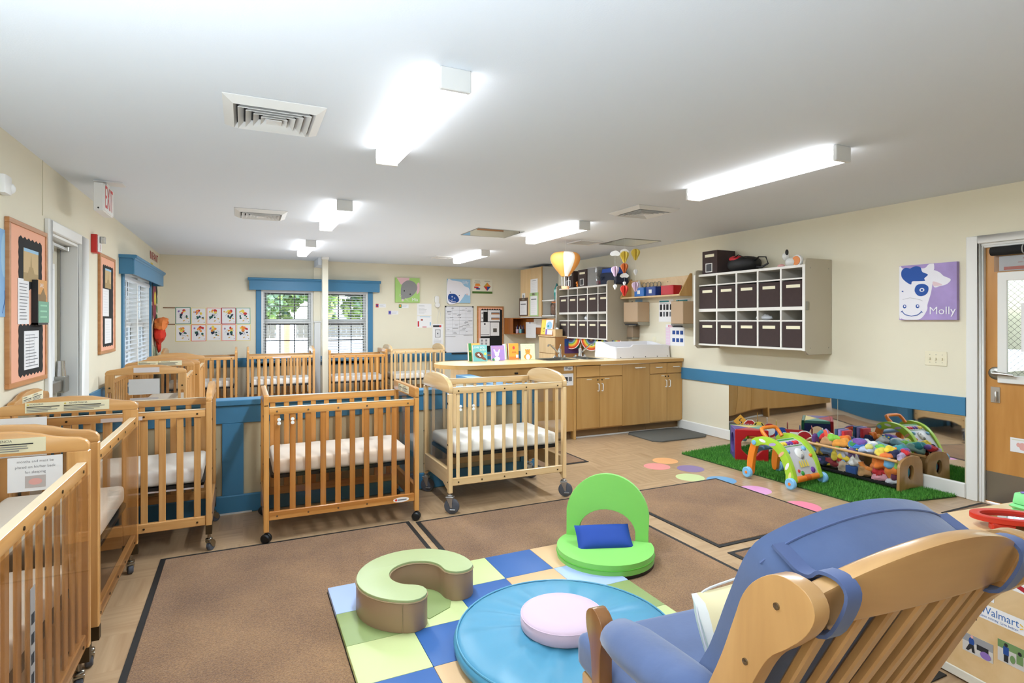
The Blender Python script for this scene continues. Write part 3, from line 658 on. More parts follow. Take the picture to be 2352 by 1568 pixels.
# stickers and notices on the cribs (local x runs along the crib; the far end is +x for the cribs turned along the wall)
FS = [mat('frosted_strip', 'dcd2d0', .6)]
warning(c1, .4525, .948, '-x', .36); warning(c2, .4525, .948, '-x', .36)
warning(c3, -.4525, .948, '+x', .36)
warning(c6, .4525, .948, '-x', .40); warning(c4, .4675, .895, '-x', .30)
nd = [('t', 'months and must be', .08, .108, .013, 1), ('t', 'placed on his/her back', .08, .088, .013, 1), ('t', 'for sleeping', .08, .069, .013, 1), ('r', .05, .012, .11, .056, 2), ('e', .08, .034, .02, .012, 3)]
strip(c1, .452, -.15, .842, .16, .125, '-x', [PAPER, INK, mat('photo_grey', 'bdb4b0', .7), PINK], nd, 'notice')
strip(c2, .452, .19, .80, .20, .20, '-x', [PAPER], None, 'notice')
strip(c1, -.2, -.313, .5, .04, .34, '-y', [mat('strip_grey', '9a9591', .6), DINK], [('r', .008, .02+i*.055, .03, .05+i*.055, 1) for i in range(5)], 'sticker_strip')
strip(c3, .03, -.3085, .835, .20, .022, '-y', FS); strip(c3, -.10, .285-.02, .845, .26, .026, '-y', FS)
strip(c3, .02, -.2665, .392, .84, .016, '-y', FS)
strip(c9, .0, -.3085, .84, .26, .018, '-y', FS); strip(c8, -.05, -.3085, .84, .18, .02, '-y', FS)
strip(c6, -.4865, 0, .952, .20, .045, '-x', FS); strip(c6, -.4690, .02, .80, .24, .14, '-x', [PAPER], None, 'notice'); strip(c6, -.469, .02, .69, .22, .02, '-x', FS)
strip(c4, .37, -.3165, .167, .115, .034, '-y', [HONEY[0], mat('badge_white', 'e9e5e2', .5), RED, INK], [('e', .0575, .017, .055, .0165, 1), ('e', .022, .017, .008, .008, 2), ('r', .032, .012, .095, .021, 3)], 'maker_badge')
strip(c3, .33, .2995, .33, .10, .03, '-y', [GOLD[0], mat('badge_white', 'e9e5e2', .5)], [('e', .05, .015, .048, .0145, 1)], 'maker_badge')
for c, xs in ((c4, (-.41, -.33)), (c5, (-.40, -.30))):
    for x in xs: part('clip', MB().lathe([(0, 0), (.011, 0), (.011, .004), (0, .006)], 12, (x, -.315, .775), (0, -1, 0)).lathe([(0, 0), (.011, 0), (.011, .004), (0, .006)], 12, (x, -.315, .752), (0, -1, 0)), WPL, c)
# ================================================================== counter run (peninsula along y = 5.86)
CAB = wood('cabinet_maple', 'cb9f60', 'bf9150', 2, .4, .15, 9, .8)
CABX = wood('cabinet_maple', 'cb9f60', 'bf9150', 0, .4, .15, 9, .8)
TOPM = mat('worktop_laminate', 'd9bd8c', .3, noise=.05, nscale=30)
MAPLE = wood('pale_maple', 'e2c496', 'd6b583', 2, .4, .15, 10, .9)
MAPLEX = wood('pale_maple', 'e2c496', 'd6b583', 0, .4, .15, 10, .9)
KX_ = .981
CF = 5.76          # cabinet front
def front(t, name, x0, x1, z0, z1, m=CAB):
    return part(name, MB().box(x0, x1, -.019, 0, z0, z1), m, t, bevel=.0025)
def bow_pull(x, z, vert, L=.085):
    d = (0, 0, L/2) if vert else (L/2, 0, 0); p = Vector((x, -.019, z)); d = Vector(d); y = Vector((0, -.028, 0))
    return MB().tube([p-d, p-d+y*.8, p-d*.8+y, p+d*.8+y, p+d+y*.8, p+d], .0055, 8)
def cabinet(label, x0, x1, doors, drawers, taps=()):
    k = KX_; x0, x1 = x0*k, min(x1*k, XR-.004)
    doors = [(a*k, min(b*k, XR-.003), z0, z1, hx and hx*k, hz, v, lk and (lk[0]*k, lk[1])) for a, b, z0, z1, hx, hz, v, lk in doors]
    drawers = [(a*k, min(b*k, XR-.003), z0, z1, hx and hx*k, hz) for a, b, z0, z1, hx, hz in drawers]; taps = [(a*k, b, c) for a, b, c in taps]
    t = thing('base_cabinet', label, 'cabinet', (0, CF, 0))
    part('carcass', MB().box(x0+.002, x1-.002, 0, .60, .105, .75), CAB, t)
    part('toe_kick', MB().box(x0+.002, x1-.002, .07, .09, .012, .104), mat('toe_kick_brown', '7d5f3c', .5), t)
    part('base_strip', MB().box(x0+.002, x1-.002, .055, .07, 0, .014), WPL, t)
    for (a, b, z0, z1, hx, hz, vert, lock) in doors:
        d = front(t, 'door', a+.002, b-.002, z0, z1)
        if hx is not None: part('handle', bow_pull(hx, hz, vert), WPL, d)
        if lock: part('lock', MB().cyl((lock[0], -.019, lock[1]), (lock[0], -.024, lock[1]), .009, n=10), BLACK, d)
    for (a, b, z0, z1, hx, hz) in drawers:
        d = front(t, 'drawer_front', a+.002, b-.002, z0, z1, CABX)
        if hx is not None: part('handle', bow_pull(hx, hz, False), WPL, d)
    for (x, z, w_) in taps:
        o = part('tape_label', MB().box(x-w_/2, x+w_/2, -.0205, -.0195, z-.006, z+.006), mat('clear_tape', 'dfd2b8', .4), t)
    return t
cabinet('maple base cabinet under the sinks with two fixed top panels and two doors', 3.62, 4.29,
        [(3.62, 3.955, .12, .72, 3.925, .60, True, (3.925, .69)), (3.955, 4.29, .12, .72, 3.985, .60, True, (3.985, .69))], [(3.62, 3.955, .73, .862, None, None), (3.955, 4.29, .73, .862, None, None)], [(3.80, .70, .07), (4.06, .70, .07)])
cabinet('maple base cabinet with one tall plain door and a white bar pull', 4.29, 4.72, [(4.29, 4.72, .11, .862, 4.53, .815, False, None)], [], [(4.615, .815, .07)])
cabinet('maple base cabinet at the wall with two drawers over two doors', 4.72, 5.285,
        [(4.72, 5.00, .12, .72, 4.972, .60, True, (4.972, .69)), (5.00, 5.285, .12, .72, 5.03, .60, True, (5.02, .69))], [(4.72, 5.00, .73, .862, 4.86, .81), (5.00, 5.285, .73, .862, 5.145, .81)], [(4.93, .70, .05)])
t = thing('counter_base', 'plain maple panelled base under the left end of the worktop', 'cabinet', (0, CF, 0))
part('front_panel', MB().box(2.195, 3.517, 0, .02, .10, .872), CAB, t)
part('end_post', MB().box(3.517, 3.549, -.015, .06, .0, .872), CAB, t, bevel=.002)
part('side_panel', MB().box(2.205, 2.222, .021, .60, .10, .872), MAPLE, t)
part('body', MB().box(2.222, 3.549, .061, .60, .10, .75), CAB, t)
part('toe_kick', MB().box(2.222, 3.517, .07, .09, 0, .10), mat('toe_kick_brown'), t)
part('latch', MB().box(2.75, 2.79, -.02, 0, .80, .82), BLACK, t, bevel=.003)
# worktop with a rounded free end
poly = [(5.15, -.045), (5.15, .72), (2.30, .72)]+arc(2.30, .3375, .36, 90, 270, 14, .3825)
t = thing('worktop', 'pale maple laminate worktop with rounded free end', 'worktop', (0, CF, 0))
holes = [rrect(3.33, .27, 3.74, .61, .05), rrect(3.86, .27, 4.12, .61, .05)]
part('slab', MB().prism(poly, (0, 0, .873), d=(0, 0, .042), holes=holes, mi=0, side=1), [TOPM, CABX], t, bevel=0, smooth=30)
for k, (x0, x1, lab) in enumerate(((3.33, 3.74, 'left'), (3.86, 4.12, 'right'))):
    t = thing('sink', f'stainless steel sink set into the worktop, the {lab} one', 'sink', (0, CF, 0))
    part('rim', MB().prism(rrect(x0-.02, .25, x1+.02, .70, .03), (0, 0, .915), d=(0, 0, .004), holes=[rrect(x0+.01, .28, x1-.01, .60, .05)]), STEEL, t)
    part('bowl', MB().prism(rrect(x0+.003, .273, x1-.003, .607, .05), (0, 0, .76), d=(0, 0, .003)).prism(rrect(x0+.003, .273, x1-.003, .607, .05), (0, 0, .763), d=(0, 0, .153), holes=[rrect(x0+.008, .278, x1-.008, .602, .05)]), STEEL, t)
def faucet(x, y, ang, spout, label):
    t = thing('faucet', label, 'tap', (x, y, .9195), ang)
    part('base_plate', MB().prism(rrect(-.10, -.028, .10, .028, .027), d=(0, 0, .012)), CHROME, t, bevel=.003)
    part('body', MB().lathe([(.026, .010), (.024, .03), (.02, .06), (.022, .10), (.018, .118), (0, .122)], 16), CHROME, t)
    part('lever', MB().tube([(0, 0, .115), (.01, .01, .14), (.035, .03, .17)], [.008, .007, .006], 8), CHROME, t)
    part('spout', MB().tube([(0, 0, .045), (spout[0]*.35, spout[1]*.35, .10), (spout[0]*.8, spout[1]*.8, .165), (spout[0], spout[1], .172), (spout[0]*1.03, spout[1]*1.03, .15)], [.012, .011, .010, .010, .013], 10), CHROME, t)
    for s in (-.07, .07): part('tap_cap', MB().lathe([(.014, .01), (.012, .03), (0, .034)], 12, (s, 0, 0)), CHROME, t)
faucet(3.72, CF+.665, 0, (-.20, -.06), 'chrome lever faucet with its spout turned left over the left sink')
faucet(4.03, CF+.665, 0, (.17, -.05), 'chrome lever faucet with its spout turned right over the right sink')
# sheets taped to the front panel
def wallsheet(name, label, cat, M, w, h, deco, ms, thick=.002, group=None): return solo(name, printed(w, h, deco, thick), ms, label, cat, M=M, smooth=0, group=group)
TEAL = mat('teal_ink', '2f8f9a', .7); PURP = mat('purple_ink', '8b6db5', .7); ORA = mat('orange_ink', 'ee8f35', .7); YEL = mat('yellow_ink', 'ecd25a', .7)
LIME = mat('lime_ink', 'a9cf6c', .7); GRN = mat('green_ink', '3f8c4c', .7); BRN = mat('brown_ink', '7a4d35', .7); SKY = mat('sky_ink', '9cc3dd', .7)
NAVY = mat('navy_ink', '1f4a94', .7); PNK = mat('pink_ink', 'e6a6b8', .7); GRY = mat('grey_fill', '9a9a9c', .7); REDI = mat('red_ink', 'c8373a', .7); BLKI = mat('black_paper', '151515', .85); PEACH = mat('peach_paper', 'eeb092', .85)
wallsheet('notice', 'white notice with small black photos taped to the front panel under the worktop', 'notice', frame((3.27, CF-.001, .64), (1, 0, 0), (0, 0, 1)), .25, .14,
          [('r', .015+.056*i, .05, .06+.056*i, .10, 1+i % 2) for i in range(4)]+lines(.02, .23, .01, .04, 3, 2), [PAPER, DINK, INK])
wallsheet('notice', 'pink and green child drawing taped to the front panel under the worktop', 'notice', frame((3.11, CF-.001, .66), (1, 0, 0), (0, 0, 1)), .09, .16,
          [('e', .045, .11, .035, .045, 1), ('e', .045, .105, .02, .03, 2), ('e', .05, .03, .03, .024, 3)], [mat('tan_paper', 'd8b98a', .8), PINK, REDI, GRN])
wallsheet('notice', 'small white card with dark marks at the top of the end post under the worktop', 'notice', frame((3.39, CF-.001, .815), (1, 0, 0), (0, 0, 1)), .12, .05,
          [('e', .035, .03, .02, .012, 1), ('e', .08, .022, .025, .012, 1)], [PAPER, GRY])
# ------------------------------------------------------------------ books standing on the worktop
ZT = .9155
def book(label, x, y, w, h, d, ang, deco, ms, lean=-.10):
    M = Matrix.Translation((x, y, ZT)) @ Matrix.Rotation(ang, 4, 'Z') @ Matrix.Rotation(lean, 4, 'X') @ Matrix.Diagonal((.78, .78, .73, 1))
    t = thing('picture_book', label, 'book', M=M, group='picture books on the worktop')
    F = frame((-w/2, -d/2, 0), (1, 0, 0), (0, 0, 1))
    mb = printed(w, h, deco, .003); mb.xf(F)
    part('cover', mb, ms, t, smooth=0)
    part('pages', MB().box(-w/2+.002, w/2-.003, -d/2, d/2-.003, .003, h-.003), PAPER, t)
    part('back_cover', MB().box(-w/2, w/2, d/2-.003, d/2, 0, h), ms[0], t)
    return t
book('turquoise picture book with a brown otter on its cover', 2.555, 6.30, .235, .265, .03, .03,
     [('t', 'LOVE YOU', .10, .225, .044, 2), ('t', 'BABY', .165, .185, .044, 3), ('e', .10, .10, .075, .05, 4, -.35), ('e', .165, .05, .06, .022, 4, -.6), ('e', .095, .10, .045, .032, 5, -.3), ('e', .09, .11, .02, .018, 2), ('e', .115, .085, .016, .012, 2), ('e', .20, .12, .02, .02, 6)],
     [mat('turquoise_cover', '6fb3b4', .4), DINK, PAPER, mat('cream_ink'), BRN, mat('dark_brown_ink', '4c2f22', .7), YEL])
book('green and orange picture book standing behind the turquoise one', 2.52, 6.40, .20, .29, .035, .12, [('r', .0, .0, .05, .29, 1), ('e', .025, .11, .02, .025, 2), ('r', .01, .15, .04, .17, 3)], [mat('orange_cover', 'f0b968', .4), GRN, mat('dark_green_ink', '2b6b34', .7), YEL])
book('purple picture book with a white rabbit on its cover', 2.80, 6.33, .22, .25, .03, 0,
     [('t', 'HONEY BUNNY', .11, .22, .026, 1), ('t', 'FUNNYBUNNY', .13, .19, .024, 1), ('e', .055, .15, .014, .045, 2, .35), ('e', .125, .15, .013, .04, 2, -.3), ('e', .055, .145, .006, .03, 3, .35), ('e', .09, .105, .035, .04, 2), ('e', .09, .03, .05, .035, 2), ('e', .03, .02, .02, .02, 4), ('e', .09, .078, .006, .003, 5), ('e', .075, .112, .004, .006, 5), ('e', .105, .112, .004, .006, 5)],
     [mat('lilac_cover', 'a184c4', .4), mat('peach_ink', 'e6a07a', .7), mat('pale_ink', 'd6e0ea', .7), PNK, GRN, DINK])
book('thin green, yellow and purple book between the rabbit and the orange book', 2.975, 6.47, .09, .27, .05, .75, [('r', .0, 0, .03, .27, 1), ('r', .03, 0, .05, .27, 2)], [mat('plum_cover', '8a4d86', .4), mat('mint_ink', '9ccfae', .7), YEL])
book('orange book with a rabbit emblem, second from the right on the worktop', 3.055, 6.42, .17, .275, .03, 0, [('e', .085, .20, .02, .028, 1), ('r', .05, .11, .13, .12, 2), ('r', .055, .13, .125, .138, 2), ('r', 0, 0, .17, .05, 3), ('r', .12, .03, .165, .08, 4)], [mat('orange_book', 'ee9a3c', .4), REDI, mat('rust_ink', 'b9632a', .7), mat('deep_orange_ink', 'e87a33', .7), PAPER])
book('pale green picture book with an orange tiger on its cover', 3.205, 6.32, .235, .27, .03, -.05,
     [('t', 'POKU, POKU', .115, .235, .032, 1), ('t', 'PUKU', .115, .205, .03, 1), ('e', .11, .13, .042, .045, 2), ('e', .11, .05, .07, .05, 2), ('e', .11, .045, .036, .045, 3), ('e', .075, .165, .014, .014, 2), ('e', .145, .165, .014, .014, 2), ('e', .095, .135, .004, .006, 4), ('e', .125, .135, .004, .006, 4), ('r', .095, .16, .1, .176, 4), ('r', .108, .16, .113, .178, 4), ('r', .12, .16, .125, .176, 4)],
     [mat('pale_green_cover', 'cfe2ae', .4), GRY, ORA, PAPER, DINK])
# ------------------------------------------------------------------ diaper changing station at the wall end of the worktop
CHW = mat('changing_white', 'e4e1e2', .35)
t = thing('changing_station', 'white moulded changing station on the wall end of the worktop', 'changing table', (0, 0, ZT))
prof = [(4.26, 0), (5.135, 0), (5.135, .155), (4.80, .165), (4.745, .15), (4.70, .142), (4.29, .142)]
part('front_wall', MB().prism([(4.26, 0), (5.125, 0), (5.10, .165), (4.55, .178), (4.53, .172), (4.51, .152), (4.49, .146), (4.28, .146)], (0, 5.94, 0), (1, 0, 0), (0, .12, 1), (0, .02, 0)), CHW, t, bevel=.004)
part('back_wall', MB().prism([(4.26, 0), (5.125, 0), (5.125, .20), (4.28, .20)], (0, 6.40, 0), (1, 0, 0), (0, 0, 1), (0, .02, 0)), CHW, t, bevel=.004)
part('end_wall', MB().prism([(5.942, 0), (6.42, 0), (6.42, .205), (6.30, .21), (6.10, .16), (5.96, .146)], (4.255, 0, 0), (0, 1, 0), (.05, 0, 1), (.02, 0, 0)), CHW, t, bevel=.004)
part('end_wall', MB().prism([(5.942, 0), (6.42, 0), (6.42, .20), (6.30, .20), (6.10, .165), (5.965, .165)], (5.108, 0, 0), (0, 1, 0), (0, 0, 1), (.02, 0, 0)), CHW, t, bevel=.004)
part('pad', MB().box(4.30, 5.10, 5.99, 6.39, .0, .09), mat('pad_vinyl', 'dcdde2', .4), t, bevel=.02, seg=3)
me = MB().lathe([(0, 0), (.006, 0), (.006, .004), (0, .005)], 8, (0, 0, 0), (0, -1, 0)).mesh('screw', DINK)
for i, x in enumerate((4.33, 4.53, 4.72, 4.91, 5.08)): put('screw', me, t, (x, 5.9425, .018))
# ------------------------------------------------------------------ cubby units on the right wall
CUBM = mat('cubby_grey_laminate', 'cfc9bd', .45); CUBE_ = mat('cubby_edge', 'e6e2da', .4); CUBB = mat('cubby_back', 'b9b4aa', .5); CUBS = mat('cubby_side_shaded', 'b9af9a', .5)  # end panels get a darker tone that holds the shade on their camera side
BROWN = mat('brown_fabric', '3b2b29', .9, noise=.08, nscale=20, sheen=.2); LBL = mat('bin_label', 'ece5c6', .6)
FX = XR-.33
def bin_(M, w, h, d, label, group, photo=False):
    t = thing('fabric_bin', label, 'storage bin', M=M, group=group)
    part('body', MB().box(0, w, 0, h, -d, 0), BROWN, t, bevel=.005)
    part('label_strip', MB().box(w*.2, w*.8, h*.73, h*.85, .0, .002), LBL, t)
    if photo:
        pf = part('photo_frame', MB().box(w*.25, w*.68, h*.08, h*.46, 0, .003), WPL, t); part('photo', MB().box(w*.29, w*.64, h*.11, h*.43, .003, .0035), mat('photo_black', '3a3a3d', .5), pf)
    return t
ORD = ('first', 'second', 'third', 'fourth', 'fifth')
def cubby(y_far, y_near, where, short):
    t = thing('cubby_unit', f'grey wall cubby unit of ten compartments, {where}', 'cubby', (0, 0, 0))
    p = (y_far-y_near)/5
    Zs = dict(b=1.115, bt=1.135, s1=1.392, s1t=1.404, m=1.503, mt=1.536, s2=1.80, s2t=1.812, tt=1.911, top=1.936)
    part('back_panel', MB().box(XR-.012, XR-.002, y_near, y_far, Zs['b'], Zs['top']), CUBB, t)
    for a, b, n in (('b', 'bt', 'bottom_board'), ('m', 'mt', 'middle_board'), ('tt', 'top', 'top_board')):
        part(n, MB().box(FX, XR-.012, y_near, y_far, Zs[a], Zs[b]), CUBM, t, bevel=.001)
        part('edge_strip', MB().box(FX-.003, FX, y_near, y_far, Zs[a], Zs[b]), CUBE_, t)
    for i in range(1, 5):
        y = y_near+p*i
        part('divider', MB().box(FX, XR-.012, y-.009, y+.009, Zs['bt'], Zs['m']).box(FX, XR-.012, y-.009, y+.009, Zs['mt'], Zs['tt']), CUBB, t)
        part('edge_strip', MB().box(FX-.003, FX, y-.010, y+.010, Zs['bt'], Zs['m']).box(FX-.003, FX, y-.010, y+.010, Zs['mt'], Zs['tt']), CUBE_, t)
    for a, b in (('s1', 's1t'), ('s2', 's2t')):
        for i in range(5):
            s = part('shelf', MB().box(FX, XR-.012, y_near+p*i+.009, y_near+p*(i+1)-.009, Zs[a], Zs[b]), CUBB, t)
            part('edge_strip', MB().box(FX-.003, FX, y_near+p*i+.010, y_near+p*(i+1)-.010, Zs[a]-.001, Zs[b]+.001), CUBE_, s)
    for y0, near in ((y_near-.025, True), (y_far, False)):
        pl = [(XR-.003, 1.076), (FX+.0, 1.076), (FX-.05, 1.115), (FX-.05, 1.93)]+[(FX-.01+.04*math.cos(math.radians(a)), 1.95+.04*math.sin(math.radians(a))) for a in (180, 150, 120, 90)]+[(XR-.003, 1.99)]
        e = part('end_panel', MB().prism(pl, (0, y0, 0), (1, 0, 0), (0, 0, 1), (0, .025, 0), mi=0), CUBS, t, bevel=.003)
        part('edge_strip', MB().prism([(FX-.056, 1.115), (FX-.05, 1.115), (FX-.05, 1.93), (FX-.056, 1.93)], (0, y0-.001, 0), (1, 0, 0), (0, 0, 1), (0, .027, 0)), CUBE_, e)
        for (x, z) in ((FX+.02, 1.90), (XR-.05, 1.90), (FX+.02, 1.14), (XR-.05, 1.14)): part('screw_cap', MB().cyl((x, y0-.002, z), (x, y0, z), .006, n=8), STEEL, e)
        if near and y0 < 4: part('latch', MB().box(FX-.04, FX-.005, y0-.010, y0, 1.50, 1.58), STEEL, e, bevel=.003)
    for r, (z, rn) in enumerate(((Zs['bt'], 'bottom'), (Zs['mt'], 'top'))):
        for i in range(5):
            k = 4-i      # count from the far (left in the picture) end
            bin_(frame((FX-.004, y_near+p*(i+1)-.014, z+.001), (0, -1, 0), (0, 0, 1)), p-.028, .25, .29,
                 f'brown fabric bin, {rn} row, {ORD[k]} from the left, {short}', f'brown bins in the cubby unit, {where}')
    return t
cubby(5.10, 3.69, 'in the nearer unit by the cow picture', 'in the nearer cubby unit')
cubby(8.35, 6.90, 'in the farther unit above the sinks', 'in the farther cubby unit')
def crumple(label, x, y, z, r, m, name='crumpled_cloth', cat='cloth'):
    mb = MB().ell((0, 0, r[2]*.9), r, 16, 9)
    rnd = random.Random(label); mb.v = [(a*(1+.25*(rnd.random()-.5)), b*(1+.25*(rnd.random()-.5)), max(0, c*(1+.5*(rnd.random()-.5)))) for a, b, c in mb.v]
    return solo(name, mb, m, label, cat, (x, y, z), smooth=50)
crumple('white crumpled cloth in the middle lower opening of the nearer cubby unit', 4.93, 4.26, 1.405, (.06, .09, .03), mat('white_cloth', 'dcdde0', .9))
crumple('white crumpled cloth in the top right opening of the farther cubby unit', 4.93, 7.02, 1.813, (.05, .08, .03), mat('white_cloth'))
crumple('white crumpled cloth in the third lower opening of the farther cubby unit', 4.93, 7.62, 1.405, (.05, .08, .04), mat('white_cloth'))
# things on top of the nearer cubby
ZCB = 1.9365
bin_(frame((4.85, 5.07, ZCB), (0, -1, 0), (0, 0, 1)), .235, .265, .28, 'dark brown fabric bin with a photo tag standing on top of the nearer cubby unit', None, True)
t = thing('gym_bag', 'black and red soft bag lying on top of the nearer cubby unit', 'bag', (4.99, 4.58, ZCB))
part('body', MB().ell((0, 0, .085), (.13, .19, .085), 20, 12, pw=.8), mat('black_nylon', '161618', .6, bump=.3, bscale=14), t, smooth=60)
part('flap', MB().ell((-.03, .04, .135), (.09, .13, .045), 16, 8, rot=Matrix.Rotation(.15, 3, 'X')), mat('red_nylon', 'c3202c', .55, bump=.3, bscale=14), t, smooth=60)
part('strap', MB().tube([(-.03, -.16, .10), (-.05, -.24, .14), (-.05, -.33, .13), (-.04, -.35, .06), (-.03, -.26, .03), (-.02, -.18, .04)], .012, 8, flat=.5), BLACK, t)
part('strap', MB().tube([(-.10, .08, .14), (-.11, -.02, .18), (-.09, -.12, .13)], .010, 8, flat=.5), BLACK, t)
t = thing('toy_dog', 'white and orange toy figure with a black ear on top of the nearer cubby unit', 'toy', (4.98, 3.98, ZCB))
part('body', MB().ell((0, 0, .05), (.045, .06, .05), 16, 10), WPL, t, smooth=60)
part('head', MB().ell((-.02, .045, .11), (.035, .035, .04), 14, 9), WPL, t, smooth=60)
part('ear', MB().ell((-.035, .02, .15), (.014, .018, .03), 10, 7), BLACK, t, smooth=60)
part('wheel', MB().lathe([(.0, -.015), (.055, -.015), (.06, 0), (.055, .015), (0, .015)], 20, (0, -.075, .06), (1, 0, 0)), WPL, t)
part('side_disc', MB().lathe([(.0, -.02), (.045, -.02), (.045, .02), (0, .02)], 18, (0, -.07, .06), (1, 0, 0)), mat('orange_plastic', 'ee8a2c', .4), t)
part('foot', MB().ell((-.02, .10, .02), (.03, .04, .02), 10, 7), mat('pink_plastic', 'e7a9a4', .4), t)
solo('white_box', MB().box(-.03, .03, -.012, .012, 0, .14), WPL, 'thin white box edge behind the brown bin on top of the nearer cubby unit', 'box', (4.92, 5.094, ZCB), bevel=.004)
# things on top of the farther cubby
bin_(frame((4.85, 7.80, ZCB), (0, -1, 0), (0, 0, 1)), .26, .27, .27, 'brown bin with a photo tag, right one on top of the farther cubby unit', None, True)
bin_(frame((4.85, 8.20, ZCB), (0, -1, 0), (0, 0, 1)), .26, .27, .27, 'brown bin with a photo tag behind the hanging balloon, on the farther cubby unit', None, True)
t = thing('plastic_tub', 'clear plastic storage tub with mixed contents on top of the farther cubby unit', 'storage box', (4.99, 7.40, ZCB))
part('tub', MB().prism(rrect(-.14, -.14, .14, .14, .03), d=(0, 0, .27), holes=[rrect(-.136, -.136, .136, .136, .03)]).prism(rrect(-.14, -.14, .14, .14, .03), d=(0, 0, .004)), clear('tub_clear', 'e9ecee', 1, .22), t)
part('lid', MB().prism(rrect(-.15, -.15, .15, .15, .03), (0, 0, .27), d=(0, 0, .014)), clear('tub_lid', 'eef2f4', 1, .5), t)
for i, c in enumerate(('d9435f', 'e8d9b0', 'b9bec6', 'c25', 'f0b')):
    c = c if len(c) == 6 else ''.join(q*2 for q in c)
    part('content', MB().ell(((i % 2-.5)*.12, (i-2)*.05, .045+.03*(i % 3)), (.06, .05, .045), 10, 7), mat('tub_content_%d' % i, c, .6), t, smooth=60)
t = thing('tote_bag', 'navy and bright blue tote bag slumped on top of the farther cubby unit', 'bag', (4.99, 7.02, ZCB))
part('body', MB().prism(spline([(-.19, 0), (.17, 0), (.20, .10), (.19, .17), (0, .175), (-.18, .15), (-.21, .08)], 4), (-.10, 0, 0), (0, 1, 0), (0, 0, 1), (.20, 0, 0)), mat('navy_nylon', '1d2740', .7), t, bevel=.02, seg=3)
part('lid_flap', MB().prism([(-.20, .15), (.21, .17), (.19, .24), (-.12, .25)], (-.08, 0, 0), (0, 1, 0), (0, 0, 1), (.18, 0, 0)), mat('bright_blue_nylon', '2350b0', .6), t, bevel=.015, seg=2)
part('handle', MB().tube([(-.105, .1, .12), (-.125, .13, .07), (-.105, .16, .12)], .01, 8, flat=.5), mat('navy_nylon'), t)
solo('toy_figure', MB().ell((0, 0, .03), (.03, .035, .03), 12, 8).ell((-.01, .015, .075), (.022, .024, .024), 12, 8), mat('orange_plastic'), 'small orange figure in the hot air balloon basket corner of the farther cubby unit', 'toy', (4.90, 7.87, ZCB), smooth=60)
# rainbow swags under the farther cubby
RB = [mat('rainbow_%d' % i, c, .7) for i, c in enumerate(('f2ece6', 'c8451f', 'e08a2c', 'd9c23c', '7fa544', '6c8fa6', '3c3f63', '4a2a3e'))]
def swag(y, label):
    t = thing('rainbow_swag', label, 'paper decoration', M=frame((4.86, y, 1.115), (0, -1, 0), (0, 0, 1)), group='rainbow swags under the farther cubby unit')
    R0 = .29
    for i in range(8):
        r0, r1 = R0*(1-i*.105), R0*(1-(i+1)*.105)
        if i == 0: r1 = R0*.955
        if i == 1: r0 = R0*.955
        part('band', MB().prism(arc(0, 0, r0, 180, 360, 20, r0*.62)+arc(0, 0, r1, 360, 180, 20, r1*.62), (0, 0, -.0), d=(0, 0, .004)), RB[i], t, smooth=0)
for y, l in ((8.03, 'leftmost'), (7.43, 'second from the left'), (6.95, 'third from the left')): swag(y, f'upside-down paper rainbow swag under the farther cubby unit, {l}')
# ================================================================== right wall, above the worktop
TAN = mat('dispenser_tan', 'b79b7c', .4); DTAN = mat('dispenser_side', 'a28767', .45)
def dispenser(y0, y1, z0, z1, label):
    t = thing('towel_dispenser', label, 'paper towel dispenser', (0, 0, 0))
    d = .21
    part('cabinet', MB().box(XR-d, XR-.002, y0, y1, z0+.05, z1), TAN, t, bevel=.006)
    part('lower_lip', MB().prism([(XR-.002, z0), (XR-d+.02, z0+.012), (XR-d, z0+.05), (XR-.002, z0+.05)], (0, y0, 0), (1, 0, 0), (0, 0, 1), (0, y1-y0, 0)), STEEL, t)
    part('slot', MB().box(XR-d+.005, XR-d+.07, y0+.03, y1-.03, z0+.006, z0+.02), DINK, t)
    part('latch', MB().cyl((XR-d+.03, (y0+y1)/2, z1), (XR-d+.03, (y0+y1)/2, z1+.012), .008, n=8), BLACK, t)
dispenser(6.40, 6.72, 1.33, 1.66, 'tan paper towel dispenser beside the farther cubby unit')
dispenser(5.50, 5.72, 1.31, 1.645, 'tan paper towel dispenser beside the nearer cubby unit')
t = thing('soap_dispenser', 'small brown soap dispenser below the farther tan dispenser', 'soap dispenser', (0, 0, 0))
part('body', MB().box(XR-.12, XR-.002, 6.62, 6.76, 1.16, 1.32), mat('soap_brown', '8e7a64', .35), t, bevel=.01, seg=2)
part('push_bar', MB().box(XR-.13, XR-.01, 6.625, 6.755, 1.13, 1.162), STEEL, t, bevel=.004)
solo('outlet_plate', MB().box(-.004, 0, -.035, .035, -.057, .057).box(-.006, -.004, -.016, .016, -.03, .03), CREAM, 'cream outlet plate on the wall above the changing station', 'outlet', (XR, 6.30, 1.12), bevel=.001)
